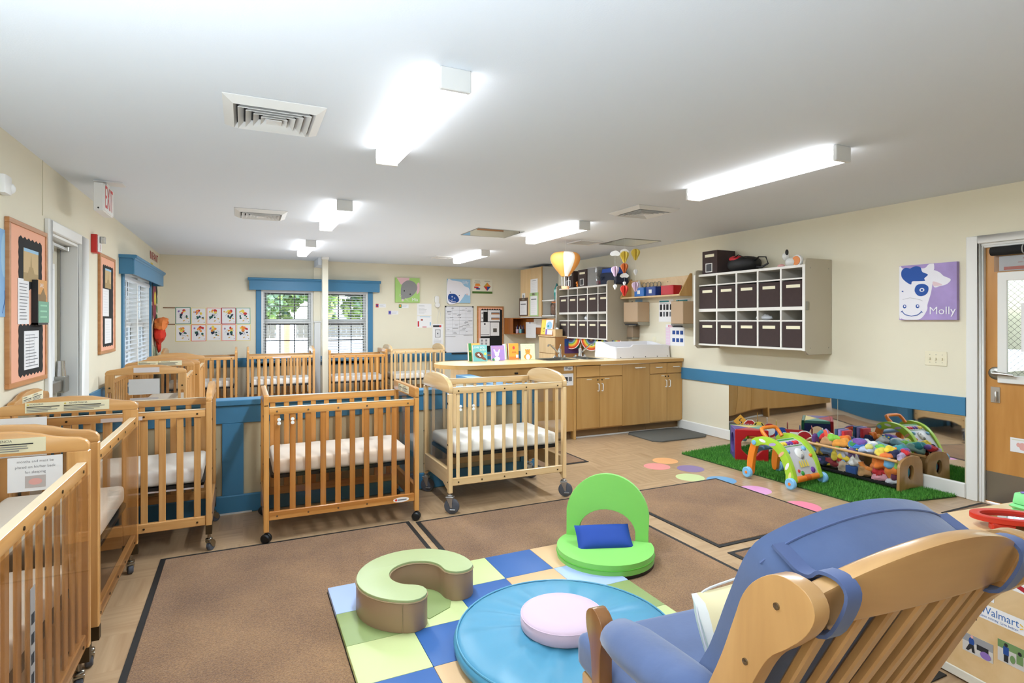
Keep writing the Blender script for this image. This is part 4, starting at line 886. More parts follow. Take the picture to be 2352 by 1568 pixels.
# sloped-end wall shelf
t = thing('wall_shelf', 'maple wall shelf with sloped ends between the two cubby units', 'shelf', (0, 0, 0))
SD = .20
part('back_board', MB().box(XR-.018, XR-.002, 5.57, 6.80, 1.735, 1.98), MAPLEX, t, bevel=.002)
part('shelf_board', MB().box(XR-SD, XR-.018, 5.57, 6.80, 1.715, 1.735), MAPLEX, t, bevel=.002)
for y in (5.56, 6.79): part('end_board', MB().prism([(XR-.003, 1.712), (XR-SD-.005, 1.712), (XR-SD-.005, 1.74), (XR-.03, 2.0), (XR-.003, 2.0)], (0, y, 0), (1, 0, 0), (0, 0, 1), (0, .018, 0)), CAB, t, bevel=.002)
part('screw', MB().cyl((XR-.018, 6.0, 1.92), (XR-.021, 6.0, 1.92), .006, n=8), DINK, t)
def small_bin(y, w, col, label, lab=0):
    t = thing('plastic_bin', label, 'storage bin', (XR-.105, y, 1.7355))
    m = mat(col[0], col[1], .35)
    part('tub', MB().prism(rrect(-.07, -w/2, .07, w/2, .015), d=(0, 0, .115), holes=[rrect(-.066, -w/2+.004, .066, w/2-.004, .013)]).prism(rrect(-.07, -w/2, .07, w/2, .015), d=(0, 0, .004)), m, t)
    part('rim', MB().prism(rrect(-.075, -w/2-.005, .075, w/2+.005, .018), (0, 0, .115), d=(0, 0, .008), holes=[rrect(-.064, -w/2+.006, .064, w/2-.006, .013)]), m, t)
    if lab: part('sticker', MB().box(-.0715, -.0705, -.03, .03, .035, .085), WPL, t)
    return t
small_bin(6.42, .21, ('bin_blue', '2a6fc0'), 'bright blue plastic bin with white stickers, leftmost on the maple shelf', 1)
small_bin(6.17, .20, ('bin_navy', '1d3f8c'), 'navy blue plastic bin in the middle of the maple shelf', 1)
small_bin(5.84, .24, ('bin_red', 'c3202a'), 'red plastic bin at the right end of the maple shelf')
t = thing('baby_bottle', 'white bottle with a red mark on the maple shelf above the blue bin', 'bottle', (XR-.06, 6.56, 1.7355))
part('bottle_body', MB().lathe([(0, 0), (.04, 0), (.042, .14), (.03, .18), (.0, .185)], 16), WPL, t); part('cap', MB().lathe([(.022, .18), (.022, .21), (.008, .235), (0, .24)], 14), WPL, t); part('mark', MB().box(-.044, -.04, -.012, .012, .07, .11), REDI, t)
for i in range(5):
    solo('wire_whisk', MB().torus((0, 0, .16), .035, .003, (1, 0, 0), 16, 5).torus((0, 0, .16), .035, .003, (0, 1, .0), 16, 5).cyl((0, 0, 0), (0, 0, .125), .005, n=6), STEEL, f'wire loop standing behind the blue bins on the maple shelf, {ORD[i]} from the left', 'utensil', (XR-.024-.036, 6.44-.078*i, 1.7355), group='wire loops behind the blue bins')
for nme in (): pass
wallsheet('poster', 'white hand washing poster with black pictures right of the farther dispenser', 'poster', on_right(6.20, 1.385), .29, .30,
          [('r', .01, .265, .20, .285, 1)]+[('r', .02+.065*i+.006*(i % 2), .16, .065+.065*i, .235, 2) for i in range(4)]+[('r', .02+.065*i, .07, .068+.06*i, .135, 2+i % 2) for i in range(4)]+[('r', .02, .245, .26, .25, 3)], [PAPER, TEAL, DINK, INK])
wallsheet('poster', 'white diaper changing poster half behind the nearer dispenser', 'poster', on_right(5.865, 1.385), .26, .30,
          [('r', .01, .265, .22, .285, 1)]+[('e', .05+.06*i, .21, .014, .022, 2) for i in range(3)]+[('e', .05+.06*i, .10, .014, .02, 2) for i in range(3)]+lines(.03, .2, .15, .18, 2, 2), [PAPER, TEAL, DINK])
wallsheet('poster', 'white poster with pink header and small photos above the changing station', 'poster', on_right(6.06, 1.07), .36, .28,
          [('r', .05, .245, .33, .272, 1), ('r', .06, .252, .30, .264, 2), ('r', .0, .0, .09, .24, 3)]+[('r', .13+.075*i, .15, .185+.075*i, .20, 4) for i in range(3)]+[('r', .13+.075*i, .05, .185+.075*i, .10, 4) for i in range(3)]+lines(.01, .08, .02, .22, 5, 2), [PAPER, mat('magenta_ink', 'd5406e', .7), PAPER, mat('blush_ink', 'e9cfe0', .7), NAVY])
wallsheet('notice', 'pale blue paper slip under the left end of the maple shelf', 'notice', on_right(6.72, 1.655), .16, .05, [], [SKY])
# switch plate
t = thing('switch_plate', 'cream triple light switch plate on the wall below the cow picture', 'light switch', M=on_right(2.832, 1.03))
part('plate', MB().box(0, .165, 0, .117, 0, .006), CREAM, t, bevel=.002)
for i in range(3):
    part('toggle', MB().box(.034+.046*i, .044+.046*i, .048, .066, .006, .018), CREAM, t, bevel=.001)
    part('screw', MB().cyl((.039+.046*i, .09, .006), (.039+.046*i, .09, .0075), .003, n=6), STEEL, t); part('screw', MB().cyl((.039+.046*i, .027, .006), (.039+.046*i, .027, .0075), .003, n=6), STEEL, t)
# canvases
def canvas(name, label, M, w, h, deco, ms, d=.035):
    t = thing(name, label, 'picture', M=M)
    part('canvas', MB().box(0, w, 0, h, 0, d), ms[0], t, bevel=.002)
    mb = printed(w-.002, h-.002, deco, .0008); mb.xf(Matrix.Translation((.001, .001, d)))
    part('painting', mb, ms, t, smooth=0); return t
LIL = mat('canvas_lilac', 'a994c9', .8, noise=.12, nscale=6); CWH = mat('canvas_white', 'eceaf1', .8); CBL = mat('canvas_blue', '2a55a4', .8)
W_, H_ = .44, .465
cow = spline([(-.0, .455), (.03, .44), (.12, .44), (.20, .43), (.235, .46), (.27, .462), (.275, .42), (.27, .40), (.262, .30), (.25, .22), (.225, .13), (.22, .08), (.17, .01), (.08, .001), (.02, .012), (.0, .05)], 5)
cow = [(min(max(x, .0), .437), min(max(y, .0), .462)) for x, y in cow]
ear = spline([(.262, .40), (.31, .39), (.345, .355), (.395, .325), (.37, .29), (.32, .275), (.27, .275)], 5)
hair = spline([(.02, .42), (.05, .445), (.09, .438), (.13, .452), (.17, .44), (.185, .40), (.228, .375), (.20, .345), (.205, .325), (.15, .325), (.105, .325), (.095, .30), (.05, .33), (.02, .37)], 4)
patch = spline([(.125, .245), (.14, .29), (.19, .30), (.23, .275), (.225, .225), (.19, .20), (.15, .205)], 5)
canvas('cow_picture', 'square lilac canvas of a white cow face named Molly on the right wall', on_right(3.02, 1.405), W_, H_,
       [('p', cow, 1), ('p', ear, 1), ('p', spline([(.265, .315), (.30, .305), (.335, .285), (.30, .278), (.268, .28)], 4), 3), ('p', hair, 2), ('p', patch, 2), ('e', .182, .25, .019, .016, 1), ('e', .182, .25, .010, .009, 2), ('e', .028, .245, .007, .006, 2),
        ('e', .045, .115, .014, .016, 2), ('e', .046, .117, .007, .008, 1), ('e', .148, .115, .014, .016, 2), ('e', .15, .117, .007, .008, 1),
        ('l', [(.022, .075), (.05, .045), (.10, .032), (.15, .042), (.182, .07)], .006, 2), ('l', [(.016, .068), (.030, .078)], .005, 2), ('l', [(.174, .075), (.188, .062)], .005, 2), ('l', [(.03, .175), (.09, .188), (.16, .172), (.19, .158)], .002, 4),
        ('t', 'Molly', .335, .073, .088, 1, .19)], [LIL, CWH, CBL, mat('canvas_blush', 'e3c9cf', .8), GRY])
LGR = mat('canvas_green', 'a8cf79', .8); MGR = mat('canvas_grey', '8f8f8f', .8)
canvas('mouse_picture', 'green canvas of a grey mouse on the back wall', on_back(2.49, 1.73), .45, .45,
       [('p', [(.02, .449), (.10, .32), (.24, .36), (.26, .449)], 2), ('p', spline([(.40, .34), (.44, .36), (.447, .28), (.44, .20), (.39, .16)], 4), 2), ('p', spline([(.10, .25), (.13, .34), (.22, .40), (.33, .38), (.40, .30), (.38, .20), (.28, .10), (.18, .07), (.12, .04), (.10, .12)], 5), 1), ('e', .16, .21, .012, .014, 3), ('e', .27, .15, .012, .014, 3), ('e', .13, .04, .02, .022, 4),
        ('l', [(.07, .15), (.12, .12)], .004, 4), ('l', [(.06, .12), (.115, .10)], .004, 4), ('l', [(.17, .08), (.23, .05)], .004, 4), ('l', [(.18, .06), (.25, .02)], .004, 4), ('t', 'Mia', .36, .05, .08, 5)], [LGR, MGR, mat('canvas_pink', 'e2bcc0', .8), DINK, mat('canvas_blush'), CWH])
canvas('sheep_picture', 'pale blue canvas of a white sheep with a dark blue snout on the back wall', on_back(3.475, 1.735), .46, .45,
       [('p', spline([(.0, .42), (.10, .42), (.20, .41), (.28, .39), (.34, .32), (.42, .29), (.45, .22), (.44, .14), (.36, .17), (.32, .12), (.26, .04), (.2, .0), (.0, .0)], 4), 1), ('p', spline([(.01, .10), (.03, .16), (.10, .17), (.16, .16), (.21, .11), (.23, .05), (.19, .01), (.10, .002), (.03, .03)], 5), 2), ('e', .055, .20, .008, .010, 3), ('e', .235, .14, .008, .010, 3), ('l', [(.03, .06), (.08, .022), (.16, .02)], .008, 1), ('l', [(.09, .07), (.085, .03)], .008, 1), ('e', .09, .115, .010, .015, 1), ('e', .14, .09, .012, .008, 1), ('e', .39, .165, .02, .014, 4), ('t', 'Lilly', .36, .39, .075, 1)],
       [mat('canvas_sky', '9cc6e3', .8), CWH, mat('canvas_navy', '1f4a92', .8), DINK, mat('canvas_blush')])
wallsheet('safety_sign', 'cream sign with an orange bowl and a four-colour diamond on the back wall', 'sign', on_back(3.98, 1.925), .42, .275,
          [('r', 0, 0, .42, .04, 1), ('p', [(.31, .05), (.385, .135), (.31, .215), (.235, .135)], 2), ('p', [(.31, .05), (.385, .135), (.31, .135)], 3), ('p', [(.31, .05), (.31, .135), (.235, .135)], 4), ('p', [(.31, .215), (.31, .135), (.235, .135)], 5), ('p', [(.05, .14), (.17, .14), (.15, .19), (.07, .19)], 2), ('p', [(.04, .10), (.13, .10), (.13, .13), (.04, .13)], 4), ('r', .08, .075, .16, .10, 3), ('r', .04, .20, .17, .205, 6), ('r', .25, .235, .37, .242, 6), ('r', .05, .235, .16, .242, 6)],
          [mat('cream_board', 'e9e4d0', .6), mat('olive_ink', '48702c', .7), ORA, NAVY, REDI, mat('dark_yellow_ink', 'caa03a', .7), INK], .02)
for (x0, z0, c, l) in ((2.144, 1.636, (REDI, NAVY), 'white card with a red and blue picture beside the window'), (2.56, 1.632, (GRN, ORA), 'white card with a green picture under the mouse picture'), (2.37, 1.512, (PURP, NAVY), 'white card with a violet picture between the other two cards')):
    wallsheet('picture_card', l, 'card', on_back(x0, z0), .18, .065, [('r', 0, 0, .05, .065, 1), ('e', .025, .035, .015, .02, 2)]+lines(.06, .17, .01, .055, 3, 3, .003), [PAPER, c[0], c[1], GRY], group=None)
wallsheet('notice', 'white typed notice on the back wall left of the wall phone', 'notice', on_back(2.90, 1.498), .275, .215, lines(.03, .2, .03, .19, 7, 1, .004), [PAPER, GRY])
wallsheet('calendar', 'white calendar sheet with red and blue marks below the typed notice', 'calendar', on_back(2.90, 1.27), .275, .215, [('r', .01, .02, .04, .12, 1), ('r', .07, .13, .11, .16, 2), ('r', .05, .195, .25, .205, 3), ('r', .24, .04, .265, .10, 3), ('r', .10, .008, .18, .02, 1)], [PAPER, REDI, mat('brick_ink', 'a5493a', .7), SKY])
t = thing('baby_monitor', 'white wall monitor with dangling cords beside the sheep picture', 'monitor', M=on_back(3.22, 1.64))
part('body', MB().prism(rrect(.01, .09, .09, .22, .03), d=(0, 0, .04)), WPL, t, bevel=.006, seg=2)
part('dial', MB().lathe([(.0, 0), (.05, 0), (.05, .035), (.04, .045), (0, .045)], 18, (.065, .05, 0)), WPL, t)
part('cord', MB().tube([(.07, .0, .01), (.09, -.10, .008), (.06, -.2, .008), (.08, -.32, .008)], .003, 5), WPL, t)
part('cord', MB().tube([(.09, .02, .01), (.13, -.12, .008), (.12, -.22, .008), (.15, -.30, .008)], .003, 5), WPL, t)
wallsheet('flyer', 'white flyer with a dark heading and a framed picture beside the whiteboard', 'notice', on_back(3.195, .955), .205, .38, [('r', .01, .325, .17, .36, 1), ('e', .15, .342, .02, .02, 3), ('r', .045, .13, .155, .28, 2), ('r', .06, .145, .14, .265, 0), ('r', .075, .16, .125, .25, 4), ('e', .1, .205, .01, .014, 1)]+lines(.02, .18, .02, .11, 4, 2), [PAPER, DINK, GRY, REDI, mat('faint_ink')])
t = thing('whiteboard', 'tall whiteboard ruled into a handwritten schedule on the back wall', 'whiteboard', M=on_back(3.44, .80))
WBm = mat('board_white', 'e3e4e8', .2)
d = [('l', [(.01+.135*i, .86-.52), (.01+.135*i, .86)], .0022, 1) for i in range(5)]+[('l', [(.01, .86-.065*i), (.55, .86-.065*i)], .0022, 1) for i in range(9)]
rr = random.Random(3)
for i in range(34): x, y = .02+rr.random()*.45, .34+rr.random()*.5; d.append(('r', x, y, x+.02+rr.random()*.06, y+.005, 2))
d += [('r', .03, .765, .12, .772, 3), ('r', .14, .455, .25, .46, 3), ('r', .0, .30, .2, .304, 2), ('r', .36, .32, .55, .326, 2)]
mb = printed(.56, .87, d, .010)
part('board', mb, [WBm, GRY, INK, DINK], t, smooth=0)
part('frame_edge', MB().prism([(-.008, -.008), (.568, -.008), (.568, .878), (-.008, .878)], d=(0, 0, .014), holes=[[(0, 0), (.56, 0), (.56, .87), (0, .87)]]), STEEL, t, smooth=0)
for x, y in ((-.008, .85), (.54, .85), (-.008, -.008), (.54, -.008)): part('corner_cap', MB().box(x, x+.028, y, y+.028, .0142, .018), BLACK, t, bevel=.003)
part('pen_tray', MB().box(.12, .44, -.03, -.009, 0, .05), BLACK, t, bevel=.003)
# bulletin boards: peach board, black scalloped panels, sheets
OAK = wood('oak_frame', 'c98f5a', 'b57843', 2, .45, .1, 20, 1.2); OAKX = wood('oak_frame', 'c98f5a', 'b57843', 0, .45, .1, 20, 1.2)
def scallop(x0, y0, x1, y1, n, a=.012, m=10):
    pts = []
    for i in range(n): pts += [(x0+(x1-x0)*i/n, y0), (x0+(x1-x0)*(i+.5)/n, y0-a)]
    for i in range(m): pts += [(x1, y0+(y1-y0)*i/m), (x1+a*.5, y0+(y1-y0)*(i+.5)/m)]
    for i in range(n): pts += [(x1-(x1-x0)*i/n, y1), (x1-(x1-x0)*(i+.5)/n, y1+a)]
    for i in range(m): pts += [(x0, y1-(y1-y0)*i/m), (x0-a*.5, y1-(y1-y0)*(i+.5)/m)]
    return pts
def board(label, M, w, h, f=.028, d=.022):
    t = thing('bulletin_board', label, 'bulletin board', M=M)
    part('panel', MB().box(f, w-f, f, h-f, 0, d-.006), PEACH, t)
    for n_, bx in (('frame_rail', (0, w, 0, f)), ('frame_rail', (0, w, h-f, h)), ('frame_stile', (0, f, f, h-f)), ('frame_stile', (w-f, w, f, h-f))):
        part(n_, MB().box(bx[0], bx[1], bx[2], bx[3], 0, d), OAK if n_ == 'frame_stile' else OAKX, t, bevel=.002)
    return t
def pin(label, M, x, y, w, h, deco, ms, z=.0165, name='notice', cat='notice', lift=0):
    o = solo(name, printed(w, h, deco, .0015), ms, label, cat, M=M @ Matrix.Translation((x, y, z+lift)), smooth=0); return o
SEP = mat('sepia_print', 'c9ad7d', .7); SEPD = mat('sepia_dark', '8a6f47', .7)
castle = [('r', 0, .0, 1, .26, 2), ('p', [(.2, .1), (.8, .1), (.62, .45), (.55, .45), (.5, .8), (.45, .45), (.38, .45)], 2), ('r', 0, .9, 1, 1, 3)]
def sc(deco, w, h):
    out = []
    for q in deco:
        if q[0] == 'r': out.append(('r', q[1]*w, q[2]*h, q[3]*w, q[4]*h, q[5]))
        else: out.append(('p', [(a*w, b*h) for a, b in q[1]], q[2]))
    return out
MB1 = on_left(3.92, 1.03)
t = board('tall peach bulletin board with black scalloped panels on the left wall beside the exit door', MB1, .66, .93)
part('black_panel', MB().prism(scallop(.16, .56, .56, .84, 6, .014, 5), (0, 0, .0162), d=(0, 0, .001)), BLKI, t, smooth=0)
part('black_panel', MB().prism(scallop(.16, .06, .58, .34, 7, .014, 5), (0, 0, .0162), d=(0, 0, .001)), BLKI, t, smooth=0)
pin('sepia landscape print on the upper black panel of the tall peach board', MB1, .23, .60, .26, .19, sc(castle, .26, .19), [SEP, SEPD, mat('sepia_mid', 'ab9161', .7), SKY], .0175)
pin('white typed sheet at the middle left of the tall peach board', MB1, .14, .35, .18, .26, lines(.02, .17, .02, .24, 12, 1, .004), [PAPER, INK], .0175)
pin('white form at the bottom of the tall peach board', MB1, .24, .085, .26, .225, lines(.02, .24, .01, .21, 11, 1, .004)+[('l', [(.08, .02), (.08, .2)], .002, 1), ('l', [(.17, .02), (.17, .2)], .002, 1)], [PAPER, INK], .0175)
t = thing('leaflet_holder', 'black leaflet holder with orange and green booklets on the tall peach board', 'leaflet holder', M=MB1 @ Matrix.Translation((.37, .345, .0175)))
part('tray', MB().box(0, .008, 0, .27, 0, .03).box(0, .20, 0, .012, 0, .03).box(.02, .2, .012, .27, 0, .004), BLACK, t)
mb = printed(.19, .14, [('t', 'SAFE', .09, .105, .034, 1), ('r', .02, .0, .17, .05, 2), ('p', [(.04, .03), (.12, .09), (.18, .03)], 2)], .003); mb.xf(Matrix.Translation((.035, .135, .014)))
part('booklet', mb, [mat('booklet_orange', 'd69a52', .6), PAPER, SEPD], t, smooth=0)
mb = printed(.20, .13, [('r', .03, .03+.035*i, .16, .04+.035*i, 1) for i in range(3)], .003); mb.xf(Matrix.Translation((.035, .0125, .022)))
part('booklet', mb, [mat('booklet_green', '74a68a', .6), mat('mint_ink')], t, smooth=0)
MB2 = on_left(6.09, 1.10)
t = board('narrow-looking peach bulletin board between the fire alarm and the left window', MB2, .66, .90)
part('black_panel', MB().prism(scallop(.12, .07, .56, .80, 6, .012, 10), (0, 0, .0162), d=(0, 0, .001)), BLKI, t, smooth=0)
pin('sepia landscape print at the top of the board by the left window', MB2, .20, .60, .26, .18, sc(castle, .26, .18), [SEP, SEPD, mat('sepia_mid'), SKY], .0175)
pin('white typed sheet in the middle of the board by the left window', MB2, .10, .34, .26, .25, lines(.03, .22, .02, .24, 9, 1, .003), [PAPER, mat('faint_ink')], .0175)
pin('white letter at the bottom of the board by the left window', MB2, .19, .09, .28, .23, lines(.03, .25, .02, .21, 8, 1, .003), [PAPER, mat('faint_ink')], .0178)
MB3 = on_back(4.08, .715)
t = board('peach bulletin board with a torn black backing on the back wall right of the whiteboard', MB3, .56, .965)
part('black_panel', MB().prism([(.03, .0285), (.53, .0285), (.53, .90)]+[(.53-.026*i, .90+(.0 if i % 2 else .018)) for i in range(1, 18)]+[(.07, .88), (.07, .30), (.05, .16)], (0, 0, .0162), d=(0, 0, .001)), BLKI, t, smooth=0)
pin('white sheet with two small dark photos at the top left of the back wall board', MB3, .075, .67, .14, .215, [('r', .055, .0, .14, .19, 1), ('e', .03, .16, .012, .018, 2), ('r', .02, .05, .04, .08, 2)], [PAPER, BLKI, INK], .0175)
pin('white sheet with orange and blue bars at the top of the back wall board', MB3, .225, .67, .255, .22, [('r', .07, .135, .25, .175, 1), ('r', .08, .14, .24, .155, 2), ('r', .07, .035, .25, .075, 1), ('r', .08, .04, .24, .055, 2)], [PAPER, mat('slate_ink'), ORA], .0185)
pin('white certificate with a round seal at the middle left of the back wall board', MB3, .075, .385, .19, .27, [('e', .085, .235, .018, .018, 1), ('r', .0, .02, .18, .032, 1)]+lines(.03, .16, .05, .19, 7, 2, .003), [PAPER, DINK, mat('faint_ink')], .0178)
pin('white sheet with a grey square at the middle right of the back wall board', MB3, .275, .39, .19, .26, [('r', .06, .07, .14, .145, 1)]+lines(.03, .16, .17, .24, 3, 2, .003), [PAPER, mat('dark_grey_print', '5a564f', .7), mat('faint_ink')], .0178)
pin('white sheet with small symbols at the bottom left of the back wall board', MB3, .05, .20, .21, .145, [('r', .03, .02, .07, .06, 1), ('r', .03, .08, .07, .12, 1), ('r', .12, .02, .16, .06, 1), ('r', .12, .08, .16, .12, 1)], [PAPER, GRY], .0180)
# ten paintings on coloured paper under the far left corner
cols = ['3f8366', 'e6d98a', 'ec9a88', 'a8304a', '6fa98a', 'e3d57f', 'ee8a78', 'ecd89a', 'f08d7d', 'ead98a']
names = ['green', 'pale yellow', 'salmon', 'crimson', 'sage green', 'yellow', 'coral', 'cream', 'bright salmon', 'straw yellow']
rr = random.Random(11)
PNTS = [YEL, ORA, REDI, mat('forest_paint', '1f5a4a', .7), mat('ink_blue_paint', '1c2c44', .7), PURP, GRN, mat('ochre_paint', 'd9ac5c', .7)]
for i in range(10):
    r_, c_ = divmod(i, 5); x0 = -.945+.2125*c_; z0 = 1.342-.268*r_
    d = [('r', .010, .010, .198, .255, 1)]
    cx, cy = .10+.03*rr.random(), .19
    for k in range(5): d.append(('e', cx+(rr.random()-.5)*.07, cy+(rr.random()-.5)*.06, .012+.016*rr.random(), .010+.014*rr.random(), 2+rr.choice((0, 1, 1, 2)), rr.random()*3))
    for k in range(5): d.append(('e', .045+.12*rr.random(), .12+(rr.random()-.5)*.05, .010+.014*rr.random(), .007+.012*rr.random(), rr.choice((5, 6)), rr.random()*3))
    for k in range(2): d.append(('e', .04+.04*rr.random(), .19+.02*rr.random(), .012, .012, rr.choice((2, 7, 9)), 0))
    d += [('e', .10+.02*rr.random(), .055, .016, .008, 9, .5), ('e', .165, .09, .016, .008, 9, -.4), ('r', .175, .03, .185, .04, 6)]
    for k in range(5): x, y = .04+.1*rr.random(), .08+.1*rr.random(); d.append(('l', [(x, y), (x+.02, y+.03*rr.random()), (x+.045, y-.01)], .002, 6))
    M = on_back(x0+(rr.random()-.5)*.004, z0+(rr.random()-.5)*.006)
    wallsheet('painting', f'child flower painting on {names[i]} paper, {("upper", "lower")[r_]} row, {ORD[c_]} from the left', 'painting', M @ Matrix.Rotation((rr.random()-.5)*.02, 4, 'Z'), .207, .264, d, [mat('mount_%d' % i, cols[i], .8), PAPER]+PNTS, group='flower paintings on the back wall')
for z, l in ((1.60, 'upper'), (1.343, 'lower')):
    solo('display_rail', MB().box(0, .16, -.006, 0, -.008, .008), mat('rail_brown', '8a6a50', .5), f'{l} thin brown display rail left of the paintings', 'rail', (-1.11, YB, z), bevel=.001)
# left wall: fire alarm, flower decoration, red letters, blue poster
t = thing('fire_alarm', 'red and white fire alarm strobe on the left wall by the exit door', 'alarm', M=on_left(5.84, 2.035-.06))
part('red_box', MB().box(0, .12, 0, .155, 0, .045), RED, t, bevel=.004)
part('white_face', MB().box(.004, .116, .008, .147, .045, .055), WPL, t, bevel=.003)
part('strobe', MB().prism(rrect(.03, .085, .09, .14, .01), (0, 0, .055), d=(0, 0, .035)), clear('strobe_clear', 'f0f2f2', 1.2, .3), t, bevel=.004)
part('lettering', MB().text('FIRE', (.06, .045, .055), (0, -1, 0), (1, 0, 0), .03, .001), RED, t, smooth=0)
t = thing('alarm_lamp', 'white emergency lamp edge on the left wall at the picture border', 'lamp', M=on_left(3.80, 2.065))
part('lamp_body', MB().box(0, .10, 0, .10, 0, .04), WPL, t, bevel=.01, seg=2)
part('lens', MB().ell((.10, .04, .03), (.02, .03, .025), 12, 8), WPL, t, smooth=60)
wallsheet('poster', 'pale blue poster at the left picture border beside the tall peach board', 'poster', on_left(3.55, 1.42), .38, .465, [('e', .36, .33, .05, .12, 1), ('l', [(.33, .02), (.37, .10), (.365, .14)], .006, 2), ('r', .0, .0, .2, .2, 1)], [mat('poster_blue', '86b0d8', .7), SKY, NAVY], .004)
t = thing('flower_decoration', 'dark red paper flower with a yellow centre and black petals in the far left corner', 'paper decoration', M=on_left(9.28, 1.38))
PET = mat('petal_red', '8f3f4c', .8); BPET = mat('petal_black', '2d2a2c', .8); FOR = mat('paper_orange', 'f0863f', .7); FRD = mat('paper_red', 'd8331f', .7)
part('petal', MB().prism(ellp(.34, .30, .19, .26, 20), d=(0, 0, .006)), PET, t, smooth=0)
part('petal', MB().prism(ellp(.12, .42, .12, .14, 16, .5), (0, 0, -.0), d=(0, 0, .004)), BPET, t, smooth=0)
part('petal', MB().prism(ellp(.52, .45, .12, .14, 16, -.5), (0, 0, .0), d=(0, 0, .004)), BPET, t, smooth=0)
part('petal', MB().prism(ellp(.08, .10, .10, .14, 16, -.3), (0, 0, 0), d=(0, 0, .004)), BPET, t, smooth=0)
part('petal', MB().prism(ellp(.45, .06, .12, .10, 16, -.3), (0, 0, 0), d=(0, 0, .004)), BPET, t, smooth=0)
part('centre', MB().prism(ellp(.36, .34, .08, .10, 18), (0, 0, .006), d=(0, 0, .006)), YEL, t, smooth=0)
part('top_ribbon', MB().prism(ellp(.46, .60, .10, .07, 14), d=(0, 0, .012)), FOR, t, smooth=0)
for i in range(4): part('leaf', MB().prism(ellp(.62, .45-.13*i, .05, .06, 10, .6), d=(0, 0, .004)), GRN, t, smooth=0)
t = thing('tissue_flower', 'orange and red tissue paper flower hanging below the dark red one', 'paper decoration', M=on_left(9.45, 1.02))
cr_ = random.Random(4); crm = lambda p: p*(1+.3*(cr_.random()-.5))
part('orange_petal', MB().ell((.27, .34, .08), (.30, .085, .08), 14, 8, pw=.8, rot=Matrix.Rotation(.12, 3, 'Z'), fn=crm), FOR, t, smooth=20)
part('red_petal', MB().ell((.18, .19, .07), (.19, .14, .07), 12, 8, fn=crm), FRD, t, smooth=20)
part('red_petal', MB().ell((.26, .05, .045), (.07, .14, .03), 12, 8, rot=Matrix.Rotation(.35, 3, 'Z'), fn=crm), FRD, t, smooth=20)
for i in range(3): part('leaf', MB().prism(ellp(.06+.18*i, -.06-.03*(i % 2), .03, .10, 10, .2), d=(0, 0, .004)), mat('leaf_green', '6f9a78', .8), t, smooth=0)
t = thing('wall_letters', 'red capital letters high on the left wall beside the far corner', 'lettering', M=on_left(9.20, 2.26))
part('letters', MB().text('INFANT', (.40, .045, 0), (1, 0, 0), (0, 1, 0), .16, .004, width=.80), mat('letter_red', 'b5333a', .7), t, smooth=0)
solo('yellow_card', printed(.18, .06, [('r', .05, .015, .11, .045, 1)], .003), [YEL, mat('dark_yellow_ink')], 'small yellow card above the left window valance', 'card', M=on_left(9.30, 2.15), smooth=0)
# ------------------------------------------------------------------ far right corner
t = thing('wall_cabinet', 'tall maple fronted wall cabinet with a grey side in the far right corner', 'cabinet', (0, 0, 0))
CX = XR-.35
part('body', MB().box(CX+.018, XR-.002, 8.95, 9.80, 1.47, 2.37), mat('cabinet_grey_side', 'c6c2ba', .5), t, bevel=.002)
part('bottom_board', MB().box(CX, XR-.002, 8.95, 9.80, 1.455, 1.47), WPL, t)
for a, b in ((8.955, 9.372), (9.378, 9.796)): dd = part('door', MB().box(CX, CX+.018, a, b, 1.475, 2.365), MAPLE, t, bevel=.002)
part('edge_strip', MB().box(CX-.001, CX+.019, 8.944, 8.95, 1.47, 2.37), CAB, t)
def on_cab(y, z): return frame((CX-.0015, y, z), (0, -1, 0), (0, 0, 1))
wallsheet('notice', 'white sheet taped high on the maple wall cabinet', 'notice', on_cab(9.37, 1.86), .28, .30, [('r', .08, .265, .22, .272, 1)]+lines(.04, .26, .04, .24, 7, 2, .004), [PAPER, INK, mat('faint_ink')])
wallsheet('notice', 'small white card taped on the maple wall cabinet', 'notice', on_cab(9.73, 1.80), .14, .12, [('e', .07, .06, .03, .03, 1)], [PAPER, GRY])
def clipboard(y, z, w, h, m, label):
    t = thing('clipboard', label, 'clipboard', M=on_cab(y, z))
    part('board', MB().box(0, w, 0, h, 0, .004), m, t); mb = printed(w-.07, h-.08, [('r', .03, h-.15, w-.11, h-.13, 1)]+lines(.03, w-.1, .03, h-.17, 6, 2, .004), .002); mb.xf(Matrix.Translation((.035, .02, .004)))
    part('sheet', mb, [PAPER, INK, mat('faint_ink')], t, smooth=0); part('clip', MB().box(w/2-.05, w/2+.05, h-.045, h-.01, .004, .016), STEEL, t, bevel=.003)
clipboard(9.84, 1.49, .36, .34, mat('clip_brown', '5d4636', .6), 'brown clipboard with a typed list at the bottom of the maple wall cabinet')
clipboard(9.40, 1.48, .34, .43, mat('clip_green', 'a9c98a', .6), 'light green clipboard with a typed list on the maple wall cabinet')
t = thing('corner_shelf', 'two-tier white shelf with brackets beside the maple wall cabinet', 'shelf', (0, 0, 0))
part('shelf_board', MB().box(4.78, XR-.002, 8.45, 8.88, 1.74, 1.758), WPL, t, bevel=.002); part('shelf_board', MB().box(4.78, XR-.002, 8.45, 8.88, 1.475, 1.493), WPL, t, bevel=.002)
part('bracket', MB().prism(spline([(XR-.003, 1.474), (4.84, 1.474), (4.92, 1.43), (5.0, 1.36), (5.10, 1.26), (XR-.003, 1.22)], 3), (0, 8.55, 0), (1, 0, 0), (0, 0, 1), (0, .018, 0)), WPL, t)
part('bracket', MB().prism(spline([(XR-.003, 1.739), (4.90, 1.739), (5.0, 1.70), (5.10, 1.62), (XR-.003, 1.58)], 3), (0, 8.84, 0), (1, 0, 0), (0, 0, 1), (0, .018, 0)), WPL, t)
